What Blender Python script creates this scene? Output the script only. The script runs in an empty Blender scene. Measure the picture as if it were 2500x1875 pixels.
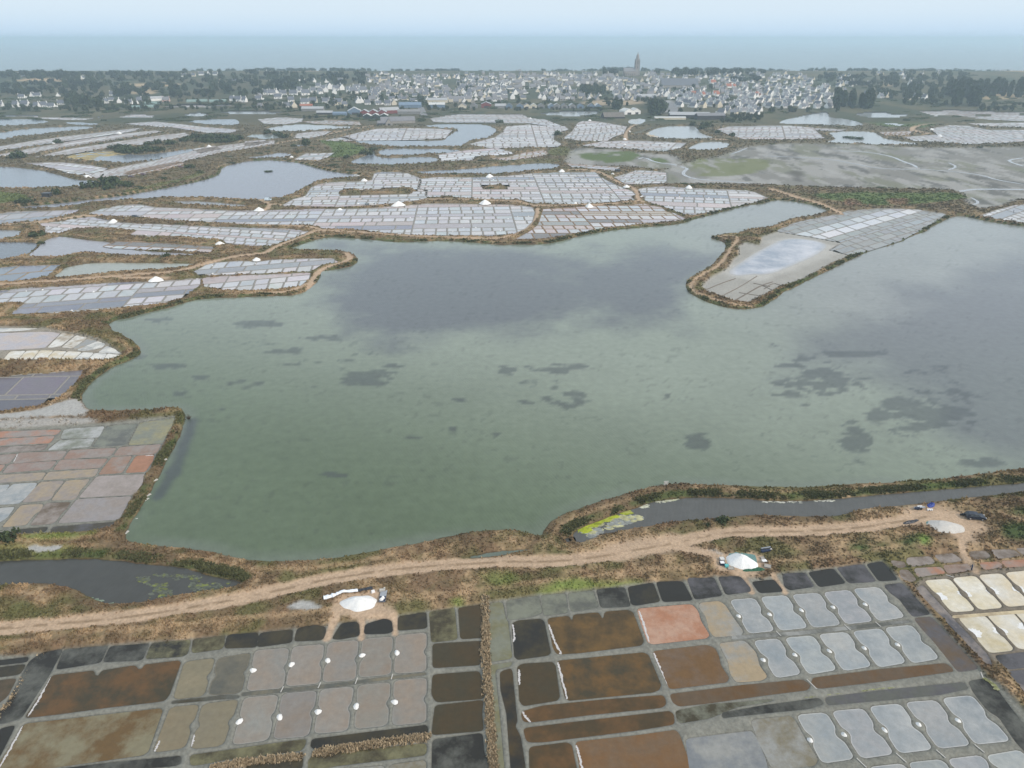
import bpy, math, random
import numpy as np
from mathutils import Vector, Matrix

# ------------------------------------------------------------------ camera, sky, sun
SC = bpy.context.scene
COL = SC.collection
CAM_H, PITCH, FPX = 105.0, math.radians(26.0), 710.0
cam_d = bpy.data.cameras.new('camera'); cam = bpy.data.objects.new('camera', cam_d); COL.objects.link(cam)
cam.location = (0, 0, CAM_H); cam.rotation_euler = (math.pi/2 - PITCH, 0, 0)
cam_d.sensor_width = 36.0; cam_d.lens = FPX/1024*36.0
cam_d.clip_start = 1.0; cam_d.clip_end = 90000.0
SC.camera = cam

SUN_EL, SUN_AZ = math.radians(40), math.radians(122)      # azimuth clockwise from +Y (away from the camera)
W = bpy.data.worlds.new('World'); SC.world = W; W.use_nodes = True
nt = W.node_tree; nt.nodes.clear()
o_ = nt.nodes.new('ShaderNodeOutputWorld'); bg = nt.nodes.new('ShaderNodeBackground')
sky = nt.nodes.new('ShaderNodeTexSky'); sky.sky_type = 'NISHITA'; sky.sun_disc = False
sky.sun_elevation = SUN_EL; sky.sun_rotation = SUN_AZ; sky.altitude = 100
sky.air_density = 1.0; sky.dust_density = 4.0; sky.ozone_density = 1.0
# a thin even veil of high cloud over the whole sky
veil = nt.nodes.new('ShaderNodeMix'); veil.data_type = 'RGBA'; veil.inputs[0].default_value = 0.72
veil.inputs[7].default_value = (7.5, 8.5, 9.4, 1)
nt.links.new(sky.outputs[0], veil.inputs[6])
# the air low over the horizon is hazier and bluer, all the way round
tc = nt.nodes.new('ShaderNodeTexCoord'); sp = nt.nodes.new('ShaderNodeSeparateXYZ'); mr = nt.nodes.new('ShaderNodeMapRange'); low = nt.nodes.new('ShaderNodeMix'); low.data_type = 'RGBA'
mr.interpolation_type = 'SMOOTHSTEP'; mr.inputs['From Min'].default_value = -0.02; mr.inputs['From Max'].default_value = 0.12; mr.inputs['To Min'].default_value = 1.0; mr.inputs['To Max'].default_value = 0.0
nt.links.new(tc.outputs['Generated'], sp.inputs[0]); nt.links.new(sp.outputs['Z'], mr.inputs['Value']); nt.links.new(mr.outputs[0], low.inputs[0])
low.inputs[7].default_value = (5.8, 7.0, 8.0, 1); nt.links.new(veil.outputs[2], low.inputs[6])
mr2 = nt.nodes.new('ShaderNodeMapRange'); mr2.interpolation_type = 'SMOOTHSTEP'; mr2.inputs['From Min'].default_value = -0.03; mr2.inputs['From Max'].default_value = 0.035; mr2.inputs['To Min'].default_value = 1.0; mr2.inputs['To Max'].default_value = 0.0
low2 = nt.nodes.new('ShaderNodeMix'); low2.data_type = 'RGBA'; low2.inputs[7].default_value = (3.3, 4.95, 7.0, 1)
nt.links.new(sp.outputs['Z'], mr2.inputs['Value']); nt.links.new(mr2.outputs[0], low2.inputs[0]); nt.links.new(low.outputs[2], low2.inputs[6]); nt.links.new(low2.outputs[2], bg.inputs[0])
bg.inputs[1].default_value = 0.11
nt.links.new(bg.outputs[0], o_.inputs[0])

sun_d = bpy.data.lights.new('sun', 'SUN'); sun = bpy.data.objects.new('sun', sun_d); COL.objects.link(sun)
sun_d.energy = 2.4; sun_d.angle = math.radians(12); sun_d.color = (1.0, 0.89, 0.76)
sdir = Vector((math.sin(SUN_AZ)*math.cos(SUN_EL), math.cos(SUN_AZ)*math.cos(SUN_EL), math.sin(SUN_EL)))
sun.rotation_euler = sdir.to_track_quat('Z', 'Y').to_euler(); sun.location = (300, 0, 400)

vs = SC.view_settings; vs.view_transform = 'Standard'; vs.look = 'None'; vs.exposure = 0.15; vs.gamma = 1.0; vs.use_curve_mapping = False
SC.render.engine = 'CYCLES'
cy = SC.cycles; cy.use_denoising = True; cy.max_bounces = 5; cy.diffuse_bounces = 2; cy.glossy_bounces = 2
cy.transmission_bounces = 2; cy.volume_bounces = 3; cy.transparent_max_bounces = 6; cy.caustics_reflective = False
cy.caustics_refractive = False
try: cy.denoiser = 'OPENIMAGEDENOISE'; cy.denoising_prefilter = 'ACCURATE'
except Exception: pass

# ------------------------------------------------------------------ photograph -> ground
CP, SP = math.cos(PITCH), math.sin(PITCH)
def unproj(px, py, z=0.0):                       # px, py at 1024 x 768
    x = (np.asarray(px, float)-512)/FPX; y = (384-np.asarray(py, float))/FPX
    dz = -SP + y*CP; t = (z-CAM_H)/dz
    return x*t, (CP + y*SP)*t
def proj(X, Y, Z):
    X, Y, Z = np.asarray(X, float), np.asarray(Y, float), np.asarray(Z, float)-CAM_H
    dep = Y*CP - Z*SP
    return 512 + FPX*X/dep, 384 - FPX*(Y*SP + Z*CP)/dep
TILES = {'A0':(0,40),'A1':(620,40),'A2':(1240,40),'A3':(1860,40),'B0':(0,460),'B1':(620,400),'B2':(1240,380),'B3':(1860,420),
         'C0':(0,900),'C1':(620,1180),'C2':(1240,1100),'C3':(1860,1100),'E0':(0,1395),'E1':(620,1395),'E2':(1180,1395),'E3':(1860,1395)}
def pix(s):
    """'B0 760,215 850,180 B1 0,400' -> array of picture points at 1024 scale"""
    out = []; o = (0, 0); k = 1.0
    for w in s.split():
        if ',' in w:
            a, b = w.split(',')
            out.append(((o[0]+float(a)*k)*0.4096, (o[1]+float(b)*k)*0.4096))
        elif w == 'D': o = (0, 0); k = 2500/2212
        else: o = TILES[w]; k = 640/2212
    return np.array(out)
def gpts(s, z=0.0):
    p = pix(s); X, Y = unproj(p[:,0], p[:,1], z); return np.stack([X, Y], 1)
def chaikin(P, n=1, closed=True):
    for _ in range(n):
        Q = np.roll(P, -1, 0) if closed else P[1:]
        A = P if closed else P[:-1]
        R = np.empty((2*len(A), 2)); R[0::2] = A*0.75 + Q*0.25; R[1::2] = A*0.25 + Q*0.75
        if not closed: R = np.vstack([P[:1], R, P[-1:]])
        P = R
    return P
def area(P):
    x, y = P[:,0], P[:,1]; return 0.5*np.sum(x*np.roll(y,-1)-np.roll(x,-1)*y)
def ccw(P): return P if area(P) > 0 else P[::-1]
def inset(P, w):
    """offset a ccw polygon inwards by w"""
    P = ccw(P); d = np.roll(P,-1,0)-P; L = np.linalg.norm(d, axis=1); L[L==0] = 1e-6; d = d/L[:,None]
    n = np.stack([-d[:,1], d[:,0]], 1); n0 = np.roll(n, 1, 0)
    b = n+n0; bl = (b*b).sum(1); bl = np.maximum(bl, 0.5)
    return P + b*(2*w/bl)[:,None]

# ------------------------------------------------------------------ noise
def _hash(i, j, s):
    n = (i.astype(np.int64)*374761393 + j.astype(np.int64)*668265263 + s*1442695041) & 0x7fffffff
    n = ((n ^ (n >> 13))*1274126177) & 0x7fffffff
    n = ((n ^ (n >> 16))*1911520717) & 0x7fffffff
    return ((n ^ (n >> 15)) & 0xffffff)/float(0xffffff)
def vnoise(x, y, s=0):
    i = np.floor(x); j = np.floor(y); fx = x-i; fy = y-j
    fx = fx*fx*(3-2*fx); fy = fy*fy*(3-2*fy)
    a = _hash(i,j,s); b = _hash(i+1,j,s); c = _hash(i,j+1,s); d = _hash(i+1,j+1,s)
    return (a*(1-fx)+b*fx)*(1-fy) + (c*(1-fx)+d*fx)*fy
def fbm(x, y, sc, s=0, o=3):
    r = 0; a = 0.5; t = 0
    for k in range(o):
        r = r + a*vnoise(x/sc+17.3*k, y/sc-9.1*k, s+k); t += a; a *= 0.55; sc *= 0.47
    return r/t
def sstep(a, b, x):
    t = np.clip((x-a)/(b-a), 0, 1); return t*t*(3-2*t)

# ------------------------------------------------------------------ mesh helpers and materials
def link(o, parent=None):
    COL.objects.link(o)
    if parent is not None: o.parent = parent
    return o
def tag(o, label=None, cat=None, group=None, kind=None):
    if label: o['label'] = label
    if cat: o['category'] = cat
    if group: o['group'] = group
    if kind: o['kind'] = kind
    return o
def mesh(name, V, F, mat=None, parent=None, cols=None, smooth=False):
    me = bpy.data.meshes.new(name); V = np.asarray(V, np.float32)
    if isinstance(F, np.ndarray):
        k = F.shape[1]; me.vertices.add(len(V)); me.vertices.foreach_set('co', V.ravel())
        me.loops.add(F.size); me.loops.foreach_set('vertex_index', F.ravel().astype(np.int32))
        me.polygons.add(len(F)); me.polygons.foreach_set('loop_start', np.arange(0, F.size, k, dtype=np.int32))
        me.polygons.foreach_set('loop_total', np.full(len(F), k, np.int32)); me.update(calc_edges=True)
    else:
        me.from_pydata([tuple(map(float, v)) for v in V], [], [tuple(map(int, f)) for f in F])
    if cols is not None:
        for nm, c in (cols.items() if isinstance(cols, dict) else (('Col', cols),)):
            c = np.asarray(c, np.float32)
            if c.ndim == 1: c = np.tile(c, (len(V), 1))
            if c.shape[1] == 3: c = np.hstack([c, np.ones((len(c), 1), np.float32)])
            a = me.color_attributes.new(nm, 'FLOAT_COLOR', 'POINT'); a.data.foreach_set('color', c.ravel().astype(np.float32))
    if smooth: me.polygons.foreach_set('use_smooth', np.ones(len(me.polygons), bool))
    if mat is not None: me.materials.append(mat)
    o = bpy.data.objects.new(name, me); return link(o, parent)
def empty(name, loc=(0,0,0), rz=0.0, parent=None):
    o = bpy.data.objects.new(name, None); o.location = loc; o.rotation_euler = (0,0,rz); o.empty_display_size = 0.5
    return link(o, parent)

def newmat(name):
    m = bpy.data.materials.new(name); m.use_nodes = True; t = m.node_tree
    b = t.nodes['Principled BSDF']; return m, t, b
def N(t, typ, **kw):
    n = t.nodes.new(typ)
    for k, v in kw.items(): setattr(n, k, v)
    return n
def L(t, a, b): t.links.new(a, b)
def coords(t, sc=(1,1,1)):
    g = N(t, 'ShaderNodeNewGeometry'); mp = N(t, 'ShaderNodeMapping'); mp.inputs['Scale'].default_value = sc
    L(t, g.outputs['Position'], mp.inputs[0]); return mp.outputs[0]
def noise(t, vec, scale, detail=3, rough=0.55):
    n = N(t, 'ShaderNodeTexNoise'); n.inputs['Scale'].default_value = scale; n.inputs['Detail'].default_value = detail
    n.inputs['Roughness'].default_value = rough; L(t, vec, n.inputs['Vector']); return n.outputs['Fac']
def ramp(t, fac, stops):
    r = N(t, 'ShaderNodeValToRGB'); e = r.color_ramp.elements
    while len(e) < len(stops): e.new(0.5)
    for k, (p, c) in enumerate(stops):
        e[k].position = p; e[k].color = (c, c, c, 1) if not isinstance(c, tuple) else (*c, 1)
    L(t, fac, r.inputs[0]); return r.outputs[0]
def mixc(t, fac, a, b, mode='MIX'):
    m = N(t, 'ShaderNodeMix', data_type='RGBA', blend_type=mode)
    for sock, v in ((m.inputs[0], fac), (m.inputs[6], a), (m.inputs[7], b)):
        if hasattr(v, 'links') or isinstance(v, bpy.types.NodeSocket): L(t, v, sock)
        elif isinstance(v, (int, float)): sock.default_value = v if sock == m.inputs[0] else (v, v, v, 1)
        else: sock.default_value = (*v, 1)
    return m.outputs[2]
def attr(t, nm='Col'):
    a = N(t, 'ShaderNodeAttribute'); a.attribute_name = nm; return a.outputs['Color']
def bump(t, b, h, strength, dist):
    n = N(t, 'ShaderNodeBump'); n.inputs['Strength'].default_value = strength; n.inputs['Distance'].default_value = dist
    L(t, h, n.inputs['Height']); L(t, n.outputs[0], b.inputs['Normal'])

def attr_mat(name, rough=0.95, spec=0.15, var=(0.8, 1.2), scale=2.0, bumpd=0.0):
    """matte stuff: own colour from the mesh, fine procedural variation on top"""
    m, t, b = newmat(name); v = coords(t)
    f = ramp(t, noise(t, v, scale, 4), [(0.28, var[0]), (0.72, var[1])])
    L(t, mixc(t, 1.0, attr(t), f, 'MULTIPLY'), b.inputs['Base Color'])
    b.inputs['Roughness'].default_value = rough; b.inputs['Specular IOR Level'].default_value = spec
    if bumpd: bump(t, b, noise(t, v, scale*1.5, 4), 0.8, bumpd)
    return m
M_GROUND = attr_mat('dry_grass_and_clay', 1.0, 0.08, (0.78, 1.22), 1.7, 0.2)
M_TUFT = attr_mat('grass_tuft', 1.0, 0.05, (0.85, 1.15), 3.0)
M_CLAY = attr_mat('clay', 0.9, 0.2, (0.85, 1.15), 2.2, 0.05)

def pan_mat(name, rough, spec, cov, bumpd=0.0, scl=0.16):
    """shallow still brine over a clay or salt bed: two bed colours in cloudy patches"""
    m, t, b = newmat(name); v = coords(t); v2 = coords(t, (1, 1, 1))
    oi = N(t, 'ShaderNodeObjectInfo'); add = N(t, 'ShaderNodeVectorMath', operation='ADD')
    sc = N(t, 'ShaderNodeVectorMath', operation='SCALE'); L(t, oi.outputs['Random'], sc.inputs['Scale']); sc.inputs[0].default_value = (50, 80, 0)
    L(t, v, add.inputs[0]); L(t, sc.outputs[0], add.inputs[1])
    f1 = ramp(t, noise(t, add.outputs[0], scl, 6, 0.66), [(0.50-cov, 0.0), (0.52+cov, 1.0)])
    c = mixc(t, f1, attr(t, 'Col'), attr(t, 'Col2'))
    f2 = ramp(t, noise(t, v, 0.9, 5, 0.68), [(0.3, 0.88), (0.7, 1.10)])
    c = mixc(t, 1.0, c, f2, 'MULTIPLY')
    L(t, c, b.inputs['Base Color'])
    b.inputs['Roughness'].default_value = rough; b.inputs['Specular IOR Level'].default_value = spec; b.inputs['IOR'].default_value = 1.33
    if bumpd: bump(t, b, noise(t, v, 2.5, 3), 0.3, bumpd)
    return m
M_PAN = pan_mat('shallow_brine', 0.08, 0.5, 0.17)
M_PANB = pan_mat('brown_brine', 0.10, 0.5, 0.085)
M_PANFAR = pan_mat('shallow_brine_far', 0.22, 0.5, 0.16)

def water_mat(name, rough, spec=0.5, ripple=0.0, wl=1.6, rot=0.0):
    m, t, b = newmat(name); v = coords(t)
    f = ramp(t, noise(t, v, 0.35, 4, 0.6), [(0.3, 0.9), (0.7, 1.09)])
    L(t, mixc(t, 1.0, attr(t), f, 'MULTIPLY'), b.inputs['Base Color'])
    b.inputs['Roughness'].default_value = rough; b.inputs['Specular IOR Level'].default_value = spec; b.inputs['IOR'].default_value = 1.33
    if ripple:
        mp = N(t, 'ShaderNodeMapping'); mp.inputs['Rotation'].default_value = (0, 0, rot); L(t, v, mp.inputs[0])
        mp2 = N(t, 'ShaderNodeMapping'); mp2.inputs['Scale'].default_value = (1.0, 0.28, 1); L(t, mp.outputs[0], mp2.inputs[0])
        h1 = noise(t, mp2.outputs[0], 1.0/wl, 3, 0.55)
        w = N(t, 'ShaderNodeTexWave'); w.inputs['Scale'].default_value = 0.28/wl*1.6; w.inputs['Distortion'].default_value = 7.0
        w.inputs['Detail'].default_value = 2; w.inputs['Detail Scale'].default_value = 0.6; L(t, mp.outputs[0], w.inputs[0])
        a = N(t, 'ShaderNodeMath', operation='MULTIPLY_ADD'); L(t, w.outputs['Fac'], a.inputs[0]); a.inputs[1].default_value = 0.24; L(t, h1, a.inputs[2])
        bump(t, b, a.outputs[0], 1.0, ripple)
    return m
M_LAGOON = water_mat('lagoon_water', 0.12, 0.5, 0.05, 1.3, math.radians(-28))
M_POND = water_mat('pond_water', 0.16, 0.5, 0.05, 1.5, 0.3)
M_SEA = water_mat('sea_water', 0.22, 0.5, 0.12, 14.0, 0.2)
M_SALT = attr_mat('coarse_salt', 0.75, 0.3, (0.90, 1.04), 1.6, 0.12)

# colours (linear albedo)
TAN=(0.36,0.255,0.155); STRAW=(0.24,0.178,0.098); BROWN=(0.13,0.092,0.055); RUST=(0.165,0.108,0.065); OLIVE=(0.105,0.105,0.042); GREEN=(0.06,0.09,0.03)
LIME=(0.15,0.20,0.05); CLAYC=(0.19,0.188,0.163); PATHC=(0.405,0.298,0.208); MUD=(0.20,0.195,0.18); GRAVEL=(0.36,0.355,0.34); DARKMUD=(0.07,0.068,0.062)
# ------------------------------------------------------------------ water outlines traced on the ground
LAGOON = """B1 290,722 400,680 520,640 640,618 800,628 1000,640 1150,660 1300,662 1500,650 1700,655 1900,670 2110,688
B2 0,750 250,752 400,735 560,690 700,660 900,628 1150,605 1350,590 1490,570 1560,540 1700,505 1900,450 2050,415
B3 0,270 70,245 150,235 300,252 450,285 560,322 520,345 400,372 250,390 150,430 80,460 0,475
B2 2030,615 1950,655 1850,655 1720,680 1712,700 1800,720 1840,745 1835,800 1780,850 1740,905 1700,940 1600,990 1520,1040 1495,1100 1520,1150 1600,1200 1700,1245 1850,1285 1970,1300 2080,1290 2150,1275
B3 69,1100 150,1045 180,1010 260,985 370,925 480,870 580,825 680,775 760,735 860,690 940,655 1030,635 1110,610 1190,585 1250,545 1380,505 1400,480 1480,440 1560,395 1620,375 1700,372 1760,385 1900,415 2050,440 2212,462 3000,520
C3 3000,60 2212,150 1900,195 1650,225 1480,240 1270,255 1050,272 850,275 650,290 450,305 300,312 0,305
C2 1900,295 1650,285 1450,282 1320,285 1200,310 1050,345 850,405 680,455 560,500 450,545 370,590 320,640 300,680 285,715 240,712 150,690 0,665
C1 1950,395 1830,410 1700,435 1500,475 1300,520 1100,550 900,590 700,630 500,645 300,655 0,658
C0 1950,1590 1800,1545 1600,1520 1480,1510 1300,1495 1130,1460 1090,1455 1060,1450 1080,1340 1110,1290 1150,1240 1185,1180 1230,1110 1270,1040 1310,960 1370,870 1390,780 1440,720 1480,650 1510,590 1540,520 1560,440 1560,380 1540,350 1500,328 1400,330 1300,345 1150,352 1000,350 850,352 760,350 720,310 690,270 695,215 730,165 780,110 840,60
B0 900,1541 960,1500 1080,1460 1180,1410 1195,1380 1170,1330 1120,1280 1060,1250 1000,1220 950,1200 930,1165 920,1140 980,1110 1080,1095 1200,1060 1350,1025 1450,1000 1560,965 1680,935 1850,925 2050,920
B1 69,1118 200,1115 300,1115 400,1095 480,1050 540,990 565,930 570,905 650,900 720,885 800,870 860,845 880,815 860,775 800,745 720,730 600,728 450,728"""
BLUE=(0.155,0.175,0.205); PALE=(0.30,0.315,0.32); GRN=(0.125,0.155,0.12); DARK=(0.055,0.055,0.05); LAV=(0.19,0.195,0.225)
# name, outline, colour, label
PONDS = [
 ('A0 2212,1215 2100,1220 1950,1250 1870,1280 1865,1310 1840,1345 1700,1390 1500,1430 1250,1480 1000,1520 700,1555 400,1590 200,1605 120,1618 300,1625 600,1600 760,1575 1000,1555 1200,1535 1500,1525 1800,1530 2000,1545 A1 69,1545 180,1530 230,1532 330,1495 420,1445 470,1415 540,1388 620,1373 750,1363 850,1353 910,1340 800,1330 650,1310 500,1275 400,1240 200,1215', LAV, 'blue grey pond with a tiny islet, curving behind the central salt pans'),
 ('A0 -300,1260 0,1265 200,1280 400,1310 500,1340 600,1370 700,1385 830,1390 800,1410 700,1430 500,1440 300,1448 0,1450 -300,1455', BLUE, 'pale blue pond cut by the left edge, below dark bushes'),
 ('A0 530,1190 700,1150 950,1130 970,1150 1150,1170 1350,1155 1550,1125 1650,1115 1600,1145 1450,1180 1300,1210 1180,1230 1000,1235 800,1225 620,1205', BLUE, 'pond with an ochre shallow beside the dark thicket'),
 ('A0 -300,1010 0,985 200,950 550,930 800,930 780,945 600,965 350,995 150,1010 80,1030 0,1040 -300,1060', BLUE, 'long pale pond reaching the left edge below the cottages'),
 ('A0 -200,870 0,870 200,862 450,885 300,910 0,925 -200,930', BLUE, 'flat pale pond at the far left under the first hedges'),
 ('A0 1550,885 1750,870 1990,860 2030,900 1980,915 1850,918 1700,905', BLUE, 'small pale pond with a rounded right end near the greenhouses'),
 ('A0 1830,805 2000,797 2212,797 A1 150,800 300,815 200,830 69,838 A0 1850,830', PALE, 'bright far pond below the first white houses'),
 ('A1 80,950 250,920 400,910 600,920 840,930 800,945 600,950 400,970 200,970', PALE, 'sandy bottomed pond in front of the red sheds'),
 ('A1 1420,925 1550,910 1800,905 1950,915 2030,940 2050,965 2010,1000 1960,1030 1850,1040 1790,1060 1750,1100 1600,1100 1400,1098 1120,1095 980,1080 820,1058 900,1052 1100,1050 1300,1052 1600,1050 1640,1020 1680,980 1730,960 1700,945 1550,940', BLUE, 'hook shaped pond bending round a finger of salt pans'),
 ('A1 1060,1130 1150,1112 1450,1115 1740,1125 1720,1145 1560,1155 1400,1165 1200,1180 1070,1170 1050,1150', BLUE, 'lens shaped pond just below the hook shaped pond'),
 ('A1 800,1240 850,1205 950,1180 980,1140 1030,1130 1010,1165 1040,1190 1200,1195 1520,1180 1570,1230 1300,1245 1000,1255', BLUE, 'pond with bushes on its bank beside the green meadow'),
 ('A1 1350,1310 1550,1300 1800,1290 2000,1265 2212,1255 A2 200,1240 400,1240 450,1260 380,1285 200,1300 0,1320 A1 2000,1330 1800,1325 1500,1330 1380,1325', BLUE, 'long thin pond above the central salt pans'),
 ('A2 220,820 400,800 600,795 800,800 815,820 700,845 500,850 300,840', PALE, 'bright oval pond in front of the boat sheds'),
 ('A2 1020,870 1100,860 1170,865 1150,900 1080,915 1010,900', PALE, 'small pond between the thatched shed and the town road'),
 ('A2 1180,980 1260,940 1400,925 1560,925 1600,940 1620,990 1780,1030 1500,1035 1250,1030 1150,1000', PALE, 'triangular pond with a sandy left shore below the long shed'),
 ('A2 1500,1125 1560,1090 1650,1058 1860,1060 1870,1090 1820,1120 1700,1130', PALE, 'pale pond with a rounded right end above the mudflat'),
 ('A3 120,895 300,840 400,815 590,800 580,850 700,860 860,905 850,925 600,920 400,905 200,908', PALE, 'pond reflecting the poplars below the houses'),
 ('A3 540,985 700,970 900,970 980,990 1020,1030 1150,1050 1350,1075 1200,1085 900,1078 650,1070 530,1060 620,1040 600,1010', PALE, 'pond with two dark islets beside the mudflat'),
 ('A3 730,830 850,805 950,800 1090,810 1130,825 1250,820 1270,840 1180,860 1000,860 850,855', PALE, 'shallow bright pond behind the green marsh'),
 ('A3 1020,910 1060,895 1230,915 1150,928', PALE, 'little pond inside the green marsh'),
 ('B0 1400,110 1600,105 1800,115 2050,140 2130,155 1900,150 1600,135', (0.2,0.2,0.2), 'sliver of pond behind the long dike'),
 ('B0 -200,350 0,350 180,355 170,390 80,420 0,430 -200,440', (0.2,0.21,0.22), 'rounded grey pool at the left edge beside a green bush'),
 ('B0 -200,455 0,455 330,455 300,510 200,570 0,600 -200,610', (0.12,0.135,0.155), 'weedy dark pool at the left edge'),
 ('B0 230,570 300,520 370,440 480,405 600,415 750,440 960,455 890,490 1000,515 1400,540 1700,560 1500,572 950,560 940,550 640,535 560,570 350,580', (0.27,0.265,0.285), 'shallow lavender pool around a strip of rusty pans'),
 ('B0 440,750 520,700 540,670 700,640 830,625 1100,630 1650,635 1600,655 1350,685 1050,695 800,725 600,745', (0.27,0.28,0.24), 'olive grey pool beside the curving track'),
 ('D -150,1216 0,1213 100,1210 200,1207 270,1213 330,1222 400,1228 470,1248 530,1258 500,1268 440,1275 370,1288 300,1300 250,1305 215,1300 170,1275 120,1262 60,1260 0,1265 -150,1275', DARK, 'dark weedy channel beside the dirt track'),
 ('D 1000,1206 1060,1195 1120,1187 1150,1186 1115,1194 1050,1203', (0.11,0.135,0.11), 'thin green ditch between two grassy banks'),
 ('C2 540,700 600,660 750,600 900,545 1100,480 1280,425 1500,400 1750,395 2000,410 C3 0,420 100,430 400,425 700,405 1000,375 1300,350 1600,325 1900,300 2212,275 3000,210 3000,290 2212,352 2000,370 1700,400 1400,435 1200,460 1000,480 800,500 700,545 550,555 350,560 150,548 0,540 C2 1950,555 1700,575 1460,590 1200,630 1000,665 800,700 650,770 580,780 550,740', (0.085,0.085,0.08), 'dark grey channel running behind the dirt track, algae at its tip'),
 ('C2 480,745 500,735 525,740 535,765 510,775 485,765', DARK, 'round sluice basin at the channel tip'),
]
# creeks in the mud: centre line, half width
CREEKS = [('B2 1100,30 1150,15 1250,60 1400,75 1470,100 1520,110 1480,140 1480,165 1560,195 1700,210 1900,222 2100,240 2212,248', 2.2),
 ('B3 0,105 120,112 230,135', 2.2), ('B3 1640,170 1760,150 1900,146 2212,150 2600,152', 3.0),
 ('A3 600,1135 800,1140 950,1155 1100,1185 1200,1230 1280,1255 1310,1280', 2.2), ('A3 0,1180 300,1190 600,1210 800,1250 950,1280 1150,1293 1350,1290 1600,1310 1780,1330 1900,1355 1970,1380 2212,1420', 1.8),
 ('A3 2212,1195 2100,1210 2080,1225 2212,1270', 2.0), ('A3 1570,1235 1650,1270 1570,1300', 1.6), ('A2 1870,1170 1980,1130 2040,1100', 1.4), ('B3 1760,215 1840,260 1760,285 1640,310', 1.4)]
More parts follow.
